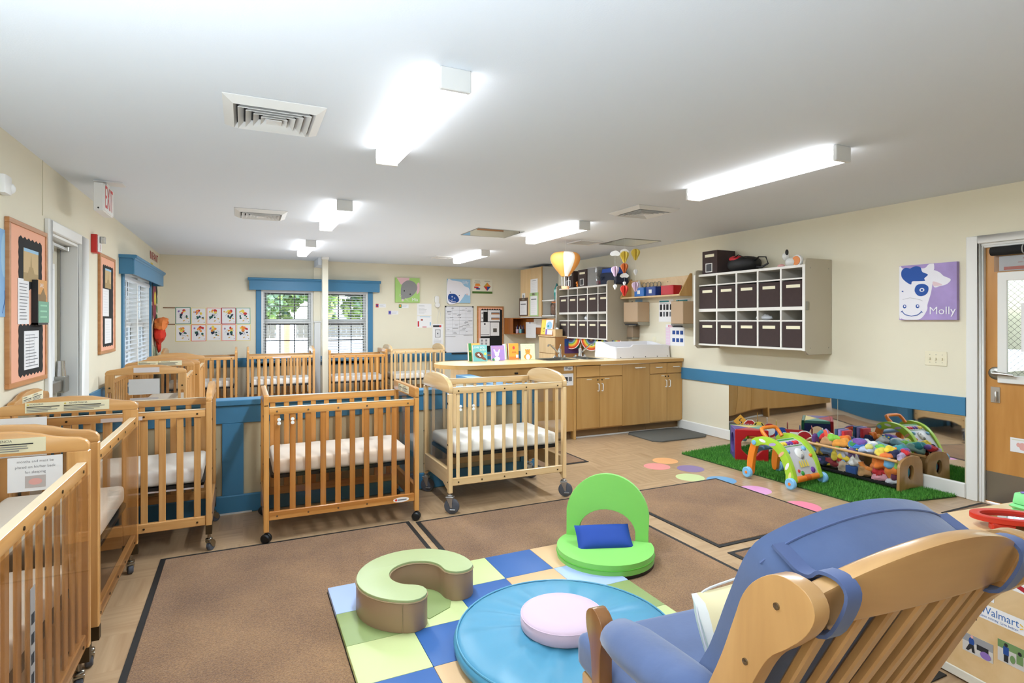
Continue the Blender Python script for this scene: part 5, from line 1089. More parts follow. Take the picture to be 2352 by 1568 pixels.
t = thing('glue_bottle', 'teal squeeze bottle with a pointed cap on the upper white shelf', 'bottle', (4.90, 8.56, 1.7585))
TEALP = mat('teal_plastic', '2f8f86', .3)
part('bottle_body', MB().lathe([(0, 0), (.05, 0), (.04, .05), (.055, .09), (.05, .18), (.04, .21), (0, .215)], 18), TEALP, t); part('cap', MB().lathe([(.03, .212), (.026, .235), (.008, .285), (0, .287)], 16), mat('dark_teal_plastic', '1f6f70', .35), t)
part('label_band', MB().lathe([(.0525, .10), (.0535, .11), (.0515, .17), (.0505, .175)], 18, cap=False), mat('pale_teal', '8fc7bf', .4), t)
t = thing('snack_jar', 'clear jar of brown pieces with an orange lid on the lower white shelf', 'jar', (4.88, 8.58, 1.4935))
part('contents', MB().ell((0, 0, .10), (.075, .075, .10), 16, 10, pw=.75), mat('brown_pieces', '7d4f2e', .8, noise=.4, nscale=40, bump=.6, bscale=50), t, smooth=60)
part('glass', MB().lathe([(.08, 0), (.084, .02), (.084, .19), (.07, .21)], 20, cap=False), clear('jar_clear', 'f2efe8', 1, .05), t)
part('lid', MB().lathe([(.0, .21), (.065, .21), (.065, .232), (0, .235)], 18), mat('orange_lid', 'c9722e', .4), t)
# open orange-wood box shelf in the corner
BOXW = wood('orange_pine', 'b06a2c', '8f4f1c', 0, .45, .1, 14, 1.2); BOXV = wood('orange_pine', 'b06a2c', '8f4f1c', 2, .45, .1, 14, 1.2)
t = thing('box_shelf', 'open orange pine box shelf on the back wall under the wall cabinet', 'shelf', (0, 0, 0))
part('bottom_board', MB().box(4.66, XR-.003, 9.84, YB-.003, 1.14, 1.155), BOXW, t); part('top_board', MB().box(4.66, XR-.003, 9.84, YB-.003, 1.437, 1.452), BOXW, t)
part('end_board', MB().box(4.66, 4.675, 9.84, YB-.003, 1.155, 1.437), BOXV, t); part('divider', MB().box(4.955, 4.97, 9.84, YB-.003, 1.155, 1.437), BOXV, t)
part('back_board', MB().box(4.675, XR-.003, YB-.015, YB-.003, 1.155, 1.437), BOXV, t); part('front_board', MB().prism([(4.955, 9.84), (5.135, 9.35), (5.147, 9.355), (4.967, 9.845)], (0, 0, 1.155), d=(0, 0, .282)), BOXV, t); part('corner_board', MB().prism([(4.955, 9.84), (5.135, 9.35), (5.15, 9.35), (5.15, 9.84)], (0, 0, 1.14), d=(0, 0, .014)), BOXW, t)
for i, (x, c, l) in enumerate(((4.80, 'd9b9c6', 'pink'), (4.87, '7fbcc0', 'pale teal'), (4.925, '22262e', 'black'))):
    t = thing('pen_cup', f'{l} cup of pens inside the orange pine box shelf', 'cup', (x, 9.93, 1.1555))
    part('cup', MB().lathe([(0, 0), (.026, 0), (.03, .08), (.027, .08), (.024, .01), (0, .01)], 14), mat('cup_%s' % l.replace(' ', '_'), c, .4), t)
    for k in range(3): part('pen', MB().cyl((.008*(k-1), .005*k, .012), (.022*(k-1), .01*k, .13+.015*k), .004, n=6), (WPL, DINK, NAVY)[k], t)
wallsheet('notice', 'white sheet clipped over the front of the orange pine box shelf', 'notice', frame((4.945, 9.838, 1.07), (.345, -.939, 0), (0, 0, 1)), .26, .30, lines(.03, .19, .06, .24, 5, 1, .003)+[('r', .10, .275, .12, .30, 2)], [PAPER, mat('faint_ink'), NAVY])
wallsheet('notice', 'white sheet at the right of the orange pine box shelf, behind the clipped one', 'notice', frame((5.018, 9.645, 1.27), (.345, -.939, 0), (0, 0, 1)), .27, .165, lines(.02, .13, .02, .14, 4, 1, .003), [PAPER, mat('faint_ink')])
# tall maple drawer unit
t = thing('drawer_unit', 'narrow maple cubby cabinet with a door, standing behind the sinks', 'cabinet', (0, 0, 0))
UX, U0, U1 = 4.60, 8.10, 8.66
part('carcass', MB().box(UX+.018, XR-.03, U0, U1, .0, 1.13), wood('maple_shaded', 'b98b58', 'a67745', 2, .45, .1, 10, .9), t, bevel=.002)  # maple browned here, shade on the camera-facing side put into the colour
part('top_board', MB().box(UX-.01, XR-.03, U0-.01, U1+.01, 1.13, 1.148), MAPLEX, t, bevel=.003)
d_ = part('door', MB().box(UX, UX+.018, U0+.004, U1-.004, .86, 1.118), MAPLE, t, bevel=.002); part('knob', MB().lathe([(0, 0), (.008, 0), (.008, .012), (.015, .02), (0, .028)], 12, (UX, U0+.06, 1.0), (-1, 0, 0)), MAPLE, d_)
d_ = part('drawer_front', MB().box(UX, UX+.018, U0+.004, U1-.004, .52, .852), MAPLE, t, bevel=.002); part('knob', MB().lathe([(0, 0), (.008, 0), (.008, .012), (.015, .02), (0, .028)], 12, (UX, (U0+U1)/2, .75), (-1, 0, 0)), MAPLE, d_)
part('drawer_front', MB().box(UX, UX+.018, U0+.004, U1-.004, .1, .512), MAPLE, t, bevel=.002)
wallsheet('poster', 'purple and blue picture taped to the side of the maple cubby cabinet', 'poster', frame((4.78, U0-.001, .86), (1, 0, 0), (0, 0, 1)), .28, .24, [('r', 0, .12, .1, .24, 1), ('e', .14, .14, .07, .09, 2), ('r', .2, .08, .28, .2, 3), ('e', .15, .08, .05, .03, 2)], [mat('poster_purple', '5a3a78', .6), NAVY, mat('poster_plum', '7d2a6e', .6), TEAL])
t = thing('framed_drawing', 'framed yellow and blue drawing leaning on top of the maple cubby cabinet', 'picture', M=frame((4.62, 8.65, 1.1485), (0, -1, 0), (.12, 0, 1)))
part('frame_board', MB().box(0, .43, 0, .285, -.012, 0), OAKX, t, bevel=.002)
mb = printed(.39, .245, [('r', .0, .0, .15, .245, 1), ('e', .10, .10, .012, .018, 2), ('l', [(.06, .06), (.1, .045), (.13, .065)], .006, 2), ('e', .27, .15, .10, .07, 3), ('r', .16, .0, .22, .09, 4), ('e', .24, .14, .03, .02, 5)], .001); mb.xf(Matrix.Translation((.02, .02, 0)))
part('drawing', mb, [PAPER, YEL, DINK, SKY, PURP, TEAL], t, smooth=0)
t = thing('tan_box', 'low tan open box on top of the maple cubby cabinet', 'box', (4.70, 8.27, 1.1485))
part('box_wall', MB().prism(rrect(-.07, -.13, .07, .13, .005), d=(0, 0, .11), holes=[rrect(-.062, -.122, .062, .122, .004)]), MAPLE, t); part('box_bottom', MB().box(-.06, .06, -.12, .12, 0, .006), MAPLE, t)
crumple('white tissue sheets in the tan box on the maple cubby cabinet', 4.70, 8.22, 1.157, (.05, .07, .06), PAPER, 'tissue_wad', 'tissue')
# ================================================================== rugs, mats and floor dots
def rug_mat():
    m = mat('brown_carpet', '8d6f57', .95, bump=1.0, bscale=260, sheen=.2); n = m.node_tree.nodes; L = m.node_tree.links; b = n['Principled BSDF']
    tc = n.new('ShaderNodeTexCoord'); a = n.new('ShaderNodeTexNoise'); a.inputs['Scale'].default_value = 140; a.inputs['Detail'].default_value = 3
    c = n.new('ShaderNodeTexNoise'); c.inputs['Scale'].default_value = 2.2; c.inputs['Detail'].default_value = 6
    mx = n.new('ShaderNodeMath'); mx.operation = 'MULTIPLY_ADD'; mx.inputs[1].default_value = .55
    m2 = n.new('ShaderNodeMath'); m2.operation = 'MULTIPLY'; m2.inputs[1].default_value = .45
    for t in (a, c): L.new(tc.outputs['Object'], t.inputs['Vector'])
    L.new(c.outputs[0], m2.inputs[0]); L.new(a.outputs[0], mx.inputs[0]); L.new(m2.outputs[0], mx.inputs[2])
    r = n.new('ShaderNodeValToRGB'); r.color_ramp.elements[0].position = .33; r.color_ramp.elements[1].position = .67
    r.color_ramp.elements[0].color = lin('6b4526'); r.color_ramp.elements[1].color = lin('b58858')
    L.new(mx.outputs[0], r.inputs[0]); L.new(r.outputs[0], b.inputs['Base Color']); return m
RUG = rug_mat(); RUBB = mat('rubber_edge', '1d1b19', .7)
def rug(label, x0, x1, y0, y1, b=.028):
    t = thing('floor_mat', label, 'mat', ((x0+x1)/2, (y0+y1)/2, 0), group='brown carpet mats'); a, c = (x1-x0)/2, (y1-y0)/2
    part('rubber_border', MB().prism([(-a, -c), (a, -c), (a, c), (-a, c)], d=(0, 0, .005), holes=[[(-a+b, -c+b), (a-b, -c+b), (a-b, c-b), (-a+b, c-b)]]), RUBB, t, smooth=0)
    part('carpet', MB().box(-a+b, a-b, -c+b, c-b, 0, .009), RUG, t, bevel=.003)
rug('large brown carpet mat in the foreground in front of the cribs at left', -.435, 1.045, 1.3, 3.895)
rug('brown carpet mat under the green floor seat in the middle', 1.085, 2.51, 1.3, 3.862)
rug('brown carpet mat beside the turf, behind the rocking chair', 2.655, 3.79, 2.63, 3.795)
rug('brown carpet mat under the sticker covered table behind the rocking chair', 2.64, 3.79, 1.3, 2.55)
rug('small brown mat on the floor behind the pale crib by the worktop base', 2.55, 3.10, 4.78, 5.28)
rug('small brown mat on the floor at the wooden door', 4.60, 5.13, 1.6, 2.42)
GMAT = mat('anti_fatigue_grey', '5c5b55', .8, bump=.2, bscale=90)
solo('anti_fatigue_mat', MB().prism([(4.45, 5.19), (5.10, 5.19), (5.20, 5.28), (5.21, 5.72), (5.13, 5.80), (4.43, 5.80), (4.36, 5.72), (4.36, 5.27)], d=(0, 0, .016)), GMAT, 'dark grey rubbery floor mat lying in front of the base cabinets', 'mat', bevel=.012, seg=2).location = (-.08, 0, 0)
for (x, y, c, l) in ((3.816, 4.495, 'f0b077', 'orange dot sticker on the floor, farthest of the row'), (3.596, 4.354, 'ea9892', 'salmon dot sticker on the floor, leftmost of the row'), (3.83, 4.154, '8a74a0', 'purple dot sticker on the floor before the turf'), (3.614, 3.925, 'c9d698', 'pale green dot sticker on the floor behind the brown mat'), (3.80, 3.74, '6ea3cc', 'blue dot sticker at the corner of the brown mat'), (3.83, 3.40, 'df9ccb', 'lilac pink dot sticker between the turf and the brown mat'), (3.82, 2.95, 'f0849f', 'hot pink dot sticker beside the rocking chair cushion')):
    solo('floor_dot', MB().cyl((0, 0, 0), (0, 0, .0008), .125, n=28), mat('dot_'+c, c, .35), l, 'floor sticker', (x, y, .0002), smooth=0, group='coloured dot stickers on the floor')
# quilted play mat of padded squares
CELL = .29; X0, Y0 = .392, 3.04
QC = {'p': 'a3b7de', 'o': '8d9f62', 'l': 'c3cd8f', 'b': '2b5c9c', 't': 'd2ad80', 'g': '9aac6b'}
QM = {k: mat('mat_vinyl_'+k, c, .5, bump=.06, bscale=14) for k, c in QC.items()}
grid = ['polbtp'[:5], 'olbtp', 'lbtpo', 'btpol', 'tpolb']
grid = ['polbt', 'olbtp', 'lbtpo', 'btpol', 'tpolb']
t = thing('play_mat', 'folding padded play mat of blue, green and tan squares under the blue disc', 'play mat', (X0, Y0, 0))
for r_ in range(5):
    for c_ in range(5):
        x0, y1 = c_*CELL, -r_*CELL
        part('square', MB().box(x0, x0+CELL, y1-CELL, y1, .0095, .034), QM[grid[r_][c_]], t, bevel=.006, seg=2)
part('underside', MB().box(-.002, 5*CELL+.002, -5*CELL-.002, .002, .0092, .011), mat('mat_black', '191919', .7), t)
part('loose_flap', MB().prism([(.28, -.28), (.62, -.18), (.50, -.46), (.38, -.52)], (0, 0, .0345), d=(0, 0, .003)), QM['o'], t)
# C-shaped cushion
TANV = mat('tan_vinyl', '9f8066', .38, bump=.12, bscale=7); GRNV = mat('sage_vinyl', 'a5b17f', .4, bump=.05, bscale=10)
def cshape(ro, ri, a0, a1, n=30):
    m, e = (ro+ri)/2, (ro-ri)/2
    out = arc(0, 0, ro, a0, a1, n)
    c1_ = (m*math.cos(math.radians(a1)), m*math.sin(math.radians(a1))); c0_ = (m*math.cos(math.radians(a0)), m*math.sin(math.radians(a0)))
    return out+arc(c1_[0], c1_[1], e, a1, a1+180, 8)[1:]+arc(0, 0, ri, a1, a0, n)[1:]+arc(c0_[0], c0_[1], e, a0+180, a0+360, 8)[1:-1]
t = thing('crescent_cushion', 'C-shaped cushion with sage green top and tan sides on the play mat', 'cushion', (.765, 2.705, .0345))
part('side_panel', MB().prism(cshape(.285, .130, -2, 246), d=(0, 0, .132)), TANV, t, bevel=.010, seg=2, smooth=50)
part('top_panel', MB().prism(cshape(.284, .131, -2, 246), (0, 0, .126), d=(0, 0, .018)), GRNV, t, bevel=.012, seg=3, smooth=50)
cs = cshape(.2855, .1295, -2, 246)
part('piping', MB().tube([(x, y, .130) for x, y in cs], .0035, 6, True), mat('tan_piping', '9a8162', .45), t)
part('seam', MB().cyl((-.135, -.2513, .005), (-.135, -.2513, .128), .0025, n=6), mat('tan_piping'), t)
# blue round mat and pink disc
BV = mat('aqua_vinyl', '4a8fae', .42, bump=.05, bscale=6)
def bluedisc():
    mb = MB(); N = 96; R = .475; rr = random.Random(5)
    amp = [rr.random() for _ in range(N)]; vs = []
    prof = [(0, .088), (.15, .089), (.3, .088), (.5, .086), (.68, .082), (.82, .076), (.93, .067), (.985, .055), (1.0, .04), (.992, .02), (.97, .004), (.0, .0)]
    for k, (f_, z) in enumerate(prof):
        for j in range(N):
            a = 2*PI*j/N
            wv = (math.sin(a*13+1.3*math.sin(a*3))+.7*math.sin(a*22+2*math.sin(a*5)))*.0042*max(0, math.sin(PI*min(1, max(0, (f_-.25)/.75))))
            if z < .06: wv *= .4
            vs.append((R*f_*math.cos(a), R*f_*math.sin(a), z+wv+(.006*math.sin(a*2+1) if .2 < f_ < .9 else 0)))
    fs = []
    for i in range(len(prof)-1):
        for j in range(N): fs.append((i*N+(j+1) % N, i*N+j, (i+1)*N+j, (i+1)*N+(j+1) % N))
    return mb.add(vs, fs)
t = thing('round_mat', 'big round aqua blue vinyl cushion on the play mat', 'cushion', (1.235, 2.075, .035))
part('cover', bluedisc(), BV, t, smooth=70)
part('piping', MB().torus((0, 0, .062), .462, .004, n=64, m=6), mat('aqua_piping', '5597b3', .35), t)
t = thing('round_cushion', 'round pale pink foam disc on the aqua blue cushion', 'cushion', (1.205, 2.06, .127))
part('foam', MB().lathe([(0, 0), (.165, 0), (.173, .008), (.175, .03), (.173, .052), (.162, .062), (.1, .065), (0, .066)], 48), mat('pale_pink_fabric', 'cdb5c6', .8, sheen=.2), t, smooth=60)
part('piping', MB().torus((0, 0, .054), .1725, .002, n=48, m=5), mat('pale_pink_piping', 'dcc3d3', .8), t)
# green folding floor seat
GF = mat('lime_fabric', '80cb5c', .7, bump=.05, bscale=30, sheen=.15); GF2 = mat('lime_seam', '5cb337', .7)
t = thing('floor_chair', 'bright green folding floor seat with an arched back', 'floor seat', (1.985, 2.865, .0095), math.radians(140.5))
seat = [(.28*math.cos(math.radians(a)), .115+.28*math.sin(math.radians(a))) for a in range(-26, 207, 6)]
part('base_pad', MB().prism(seat, (0, 0, 0), d=(0, 0, .02)), BLACK, t, bevel=.006)
part('seat', MB().prism(seat, (0, 0, .018), d=(0, 0, .062)), GF, t, bevel=.024, seg=4, smooth=60)
part('piping', MB().tube([(x*1.003, .115+(y-.115)*1.003, .05) for x, y in seat], .003, 6, True), GF2, t)
bk = [(-.245, 0)]+[(-.245, .08)]+[(.25*math.cos(math.radians(a)), .16+.255*math.sin(math.radians(a))) for a in range(176, 0, -8)]+[(.245, .08), (.245, 0)]
hole = [(-.168, 0), (-.168, .07)]+[(.17*math.cos(math.radians(a)), .07+.135*math.sin(math.radians(a))) for a in range(172, 0, -12)]+[(.168, .07), (.168, 0)]
arch = bk+hole[::-1]
th = math.radians(10); uv = (0, -math.sin(th), math.cos(th))
part('backrest', MB().prism(arch, (0, -.055, .03), (1, 0, 0), uv, (0, .065*math.cos(th), .065*math.sin(th))), GF, t, bevel=.022, seg=4, smooth=60)
part('hinge', MB().cyl((-.24, -.02, .035), (.24, -.02, .035), .025, n=12), GF2, t)
def pillow(w, h, d, nx=18, ny=14, pinch=.06):
    vs = []; fs = []; mi = []
    def P(i, j, s):
        u, v = 2*i/nx-1, 2*j/ny-1
        k = max(0, (1-u**4))**.6*max(0, (1-v**4))**.6
        return (u*w/2*(1-pinch*(1-abs(v)**2)), v*h/2*(1-pinch*(1-abs(u)**2)), s*d/2*k)
    for s in (1, -1):
        o = len(vs)
        for j in range(ny+1):
            for i in range(nx+1): vs.append(P(i, j, s))
        for j in range(ny):
            for i in range(nx):
                a = o+j*(nx+1)+i; q = (a, a+1, a+nx+2, a+nx+1)
                fs.append(q if s > 0 else q[::-1])
    mb = MB(); mb.add(vs, fs); n = nx*ny; mb.m = [0]*n+[1]*n; return mb
BP = mat('royal_blue_cloth', '12409a', .75, bump=.25, bscale=9)
M = Matrix.Translation((1.92, 2.80, .125)) @ Matrix.Rotation(math.radians(-20), 4, 'Z') @ Matrix.Rotation(math.radians(38), 4, 'X')
o = solo('small_pillow', pillow(.33, .17, .08, pinch=.03), [BP, BP], 'small royal blue pillow lying on the green floor seat', 'pillow', M=M, smooth=70)
# ================================================================== rocking chair (back towards the camera)
CW = wood('chair_maple', 'cea16a', 'b58855', 2, .3, .35, 9, 1.0); CWX = wood('chair_maple', 'cea16a', 'b58855', 0, .3, .35, 9, 1.0); CWD = wood('worn_maple', '9b6a3c', '7f5129', 2, .25, .4, 9, 1.0)
DEN = mat('blue_suede', '4d608a', .85, noise=.10, nscale=9, sheen=.35, bump=.06, bscale=40); DEN2 = mat('blue_suede_strap', '4d5f8d', .8, sheen=.2)
t = thing('rocking_chair', 'maple rocking chair with blue cushions seen from behind in the foreground', 'chair', (1.125, .985, 0), math.radians(-4.5))
def yb(z): return -.355+(.935-z)*.50          # back line
def post_prof():
    L_ = []; R_ = []
    front = [(.30, .07), (.55, .062), (.75, .06), (.86, .07), (.915, .075), (.955, .062), (.982, .03)]
    back = [(.30, -.03), (.55, -.022), (.75, -.02), (.83, -.024), (.87, -.045), (.91, -.062), (.95, -.058), (.978, -.025)]
    pts = [(yb(z)+d, z) for z, d in front]+[(yb(z)+d, z) for z, d in reversed(back)]
    return spline(pts, 4)
for s in (-1, 1):
    p_ = part('back_post', MB().prism(post_prof(), (s*.287-.016, 0, 0), (0, 1, 0), (0, 0, 1), (.032, 0, 0)), CW, t, bevel=.008, seg=3, smooth=50)
    for z, d in ((.93, .005), (.80, .01)): part('screw', MB().lathe([(0, 0), (.006, 0), (.006, .003), (0, .004)], 10, (s*.303, yb(z)+d, z), (s, 0, 0)), NICK, p_)
def crest():
    N = 28; vs = []; top = []; 
    for i in range(N+1):
        u = -1+2*i/N; x = u*.272; bow = -.028*(1-u*u)
        zt = .950+.085*(1-u*u)**.9; zb = .885+.016*(1-u*u)
        y0 = -.385+bow
        lean = .45
        for z, dy in ((zb, .0), (zb, .032), (zt, .036), (zt, .0)):
            vs.append((x, y0+dy+(.95-z)*lean*.9, z))
    fs = []
    for i in range(N):
        a, b = i*4, i*4+4
        fs += [(a, b, b+1, a+1), (a+1, b+1, b+2, a+2), (a+2, b+2, b+3, a+3), (a+3, b+3, b, a)]
    fs += [(3, 2, 1, 0), (N*4, N*4+1, N*4+2, N*4+3)]
    mb = MB(); mb.add(vs, [f[::-1] for f in fs]); return mb
part('crest_rail', crest(), CWX, t, bevel=.006, seg=2, smooth=50)
for i in range(7):
    x = -.205+.0685*i; bow = -.026*(1-(x/.272)**2)
    part('back_slat', MB().bar((x, -.352+bow, .905), (x*.96, -.085, .37), .026, .020, up=(0, 1, .5)), CW, t, bevel=.004)
part('lower_back_rail', MB().box(-.272, .272, -.10, -.072, .335, .39), CWX, t, bevel=.005)
# back cushion
bo = Vector((0, -.075, .40)); bd = Vector((0, -.447, .894)); bn = Vector((0, .894, .447))
out = [(-.235, .0), (.235, .0), (.238, .30), (.25, .46), (.25, .580), (.20, .625), (.10, .655), (0, .665), (-.10, .655), (-.20, .625), (-.25, .580), (-.25, .46), (-.238, .30)]
cm = MB().prism(spline(out, 4), bo, (1, 0, 0), bd, bn*.118)
part('back_cushion', cm, DEN, t, bevel=.030, seg=4, smooth=60)
for v_ in t.children[-1].data.vertices:      # thinner towards the seat
    q_ = Vector(v_.co)-bo; s_, n_ = q_.dot(bd), q_.dot(bn); k_ = max(.22, min(1, -.35+2.2*s_)); v_.co = bo+Vector((q_.x, 0, 0))+bd*s_+bn*(n_*k_)
sm = spline([(p[0]*1.0, p[1]) for p in out[4:11]], 5, False)
part('cushion_seam', MB().tube([tuple(bo+Vector((p[0]*1.008, 0, 0))+bd*(p[1]+.001)+bn*.085) for p in sm], .0022, 5), DEN2, t)
part('seat_cushion', MB().box(-.265, .265, -.06, .455, .375, .475), DEN, t, bevel=.035, seg=4, smooth=60)
part('seat_frame', MB().box(-.26, .26, -.08, .42, .325, .374), CWX, t, bevel=.005)
for s, lab in ((-1, 'left'), (1, 'right')):
    x = s*.222
    path = [(-.272, .993), (-.300, .980), (-.328, .968), (-.352, .970), (-.371, .985), (-.404, .986), (-.421, .968), (-.411, .93), (-.383, .884), (-.345, .876)]
    rb = MB(); vs = []; P_ = [Vector((0, a_, b_)) for a_, b_ in path]; P_ = [Vector(q) for q in spline(P_, 3, False)]
    for i_, q in enumerate(P_):
        d_ = (P_[min(i_+1, len(P_)-1)]-P_[max(i_-1, 0)]).normalized(); n_ = Vector((0, -d_.z, d_.y))
        for sx, sn in ((-.016, -.003), (.016, -.003), (.016, .003), (-.016, .003)): vs.append((x+sx, q.y+n_.y*sn, q.z+n_.z*sn))
    fs = [(4*i_+k_, 4*i_+4+k_, 4*i_+4+(k_+1) % 4, 4*i_+(k_+1) % 4) for i_ in range(len(P_)-1) for k_ in range(4)]+[(0, 1, 2, 3), tuple(4*len(P_)-1-k_ for k_ in range(4))]
    part('strap', rb.add(vs, fs), DEN2, t, smooth=30)
# arms
for s in (-1, 1):
    x = s*.29
    prof = spline([(.215, .30), (.265, .30), (.270, .42), (.278, .52), (.300, .572), (.300, .615), (.264, .638), (.226, .620), (.214, .585), (.228, .535), (.228, .42)], 4)
    part('arm_post', MB().prism(prof, (x-.019, 0, 0), (0, 1, 0), (0, 0, 1), (.038, 0, 0)), CWD, t, bevel=.009, seg=3, smooth=50)
    part('arm_rail', MB().bar((x, .25, .592), (x, -.20, .64), .036, .026), CW, t, bevel=.006)
    part('arm_pad', MB().tube([(x, .185, .612), (x, .165, .616), (x, .10, .622), (x, .0, .632), (x, -.10, .642), (x, -.17, .65), (x, -.185, .652)], [.034, .054, .064, .066, .066, .058, .036], 16, flat=.72), DEN, t, smooth=60)
    part('glide_base', MB().box(x-.02, x+.02, -.30, .36, .0, .04).box(x-.018, x+.018, -.06, -.02, .04, .33).box(x-.018, x+.018, .21, .25, .04, .33), CW, t, bevel=.006)
part('base_rail', MB().box(-.27, .27, -.06, -.02, .05, .09).box(-.27, .27, .21, .25, .05, .09), CWX, t, bevel=.004)
# striped pillow on the seat
def stripe_mat():
    m = mat('striped_cloth', 'f0ead8', .85, bump=.15, bscale=10); n = m.node_tree.nodes; L = m.node_tree.links; b = n['Principled BSDF']
    tc = n.new('ShaderNodeTexCoord'); sp = n.new('ShaderNodeSeparateXYZ'); L.new(tc.outputs['Object'], sp.inputs[0])
    r = n.new('ShaderNodeValToRGB'); r.color_ramp.interpolation = 'CONSTANT'
    ma = n.new('ShaderNodeMapRange'); ma.inputs[1].default_value = -.17; ma.inputs[2].default_value = .17; L.new(sp.outputs[0], ma.inputs[0]); L.new(ma.outputs[0], r.inputs[0])
    e = r.color_ramp.elements; e[0].position = 0; e[0].color = lin('eeede8'); e[1].position = .05; e[1].color = lin('ecdcae')
    for p_, c in ((.42, 'f0efec'), (.62, 'ecdcae'), (.85, 'efeeea')): q = e.new(p_); q.color = lin(c)
    L.new(r.outputs[0], b.inputs['Base Color']); return m
M = Matrix.Translation((1.215, 1.06, .555)) @ Matrix.Rotation(math.radians(-2), 4, 'Z') @ Matrix.Rotation(math.radians(70), 4, 'X') @ Matrix.Rotation(math.radians(4), 4, 'Z')
t = thing('seat_pillow', 'white pillow with pale yellow stripes and an aqua face standing on the rocking chair seat', 'pillow', M=M)
pm = pillow(.34, .34, .17)
part('pillow_cover', pm, [stripe_mat(), mat('aqua_cloth', 'c9dcd8', .85)], t, smooth=70)
part('piping', MB().tube([(.17*math.copysign(abs(math.cos(a))**.28, math.cos(a)), .17*math.copysign(abs(math.sin(a))**.28, math.sin(a)), 0) for a in [2*PI*(k+.5)/48 for k in range(48)]], .003, 5, True), mat('white_cloth'), t)
part('flower_print', MB().ell((-.10, -.06, -.065), (.03, .02, .006), 10, 6), mat('orange_print', 'e9b07a', .8), t)
# ================================================================== sticker table with toys, at right
TR = math.radians(-6); TO = Vector((2.56, 1.585, 0)); TU = Vector((math.cos(TR), math.sin(TR), 0)); TV = Vector((math.sin(TR), -math.cos(TR), 0))
TT = wood('table_laminate', 'e0c193', 'd3b07c', 0, .35, .2, 8, .8)
t = thing('activity_table', 'light wood table block covered in stickers at the right edge', 'table', TO, TR)
part('tabletop', MB().box(-.01, .92, -.85, .01, .475, .50), TT, t, bevel=.004)
part('side_panel', MB().box(0, .018, -.84, 0, .03, .475), TT, t); part('side_panel', MB().box(.89, .908, -.84, 0, .03, .475), TT, t)
part('back_panel', MB().box(.018, .89, -.018, 0, .03, .475), TT, t); part('front_panel', MB().box(.018, .89, -.84, -.822, .03, .475), TT, t)
part('base_strip', MB().box(-.004, .91, -.845, .004, .009, .045), mat('strip_white', 'd9d3c4', .5), t, bevel=.003)
def stk(name, label, s0, z0, w, h, deco, ms): return solo(name, printed(w, h, deco, .0008), ms, label, 'sticker', M=frame(TO+TV*(s0)+Vector((0, 0, z0))-TU*.0005, -TV*-1, (0, 0, 1)) if False else frame(TO+TV*s0+Vector((0, 0, z0))-TU*.0006, TV, (0, 0, 1)), smooth=0)
PW = mat('sticker_white', 'f0eff0', .4)
stk('sticker', 'soup can label sticker in red and white near the top of the sticker table', .345, .355, .098, .105,
    [('r', 0, .062, .098, .105, 1), ('e', .05, .062, .016, .016, 3), ('t', 'NEW', .075, .085, .012, 0), ('t', 'CHICKEN', .05, .042, .020, 1, .085), ('t', 'NOODLE', .05, .029, .020, 1, .085), ('t', 'SOUP', .05, .012, .022, 2, .085)], [PW, mat('soup_red', 'b3202f', .5), DINK, mat('dark_grey_print')])
stk('sticker', 'black sticker with coloured toy-block letters on the sticker table', .300, .262, .085, .070, [('t', 'R', .018, .032, .034, 1), ('t', 'U', .044, .030, .042, 2), ('t', 'S', .069, .028, .042, 3)], [mat('sticker_black', '3a3a40', .5), mat('letter_blue', '2a6fd0', .5), mat('letter_green', '7cc25a', .5), mat('letter_red2', 'e04455', .5)])
sun = [('l', [(.156+.007*math.cos(a), .028+.007*math.sin(a)), (.156+.017*math.cos(a), .028+.017*math.sin(a))], .004, 2) for a in [PI/6+PI/3*k for k in range(6)]]
stk('sticker', 'long white shop logo sticker with blue letters and a yellow spark on the sticker table', .385, .282, .19, .056, [('t', 'Walmart', .075, .034, .040, 1, .125), ('t', 'Save money. Live better.', .075, .011, .014, 1, .125)]+sun, [PW, mat('logo_blue', '1f66b0', .5), mat('logo_yellow', 'f2c445', .5)])
ph = [mat('photo_pale', 'cfcbc6', .5), DINK, NAVY, REDI, mat('photo_green', '6f8f5a', .6), PURP, GRY, PINK]
stk('photo', 'small photo of a person in red on the sticker table', .278, .160, .052, .068, [('r', 0, .03, .052, .068, 1), ('e', .03, .02, .015, .016, 3), ('e', .03, .045, .007, .009, 7)], ph)
stk('photo', 'photo of a person in navy walking past cars on the sticker table', .335, .128, .105, .070, [('r', 0, .04, .105, .07, 6), ('r', .05, .025, .09, .045, 1), ('e', .032, .045, .010, .016, 2), ('p', [(.024, .034), (.04, .034), (.044, .006), (.034, .006), (.032, .02), (.02, .006), (.012, .008)], 1), ('e', .034, .064, .005, .006, 7), ('e', .08, .016, .018, .014, 5)], ph)
stk('photo', 'photo of people in blue and green shirts on the sticker table', .455, .155, .11, .078, [('r', 0, .05, .11, .078, 4), ('r', .018, .03, .036, .06, 2), ('r', .02, .005, .034, .03, 1), ('e', .027, .066, .006, .007, 1), ('r', .06, .018, .08, .05, 4), ('e', .07, .056, .006, .007, 1), ('e', .048, .025, .008, .014, 4), ('e', .095, .02, .01, .016, 5)], ph)
stk('sticker', 'red and white food label sticker cut by the right picture border', .435, .43, .12, .04, [('p', [(0, .04), (.05, .04), (.02, .012)], 1), ('e', .055, .012, .010, .008, 2), ('p', [(.06, .02), (.12, .0), (.12, .02), (.075, .03)], 3)], [PW, PNK, GRN, mat('soup_red')])
def on_table(a, b, z=.5005): return TO+TU*a-Vector((0, 0, 0))+TV*b+Vector((0, 0, z))
t = thing('toy_mirror', 'red oval toy mirror frame lying on the sticker table', 'toy', on_table(.50, .215), math.radians(-38))
REDP = mat('red_plastic', 'd2321f', .3)
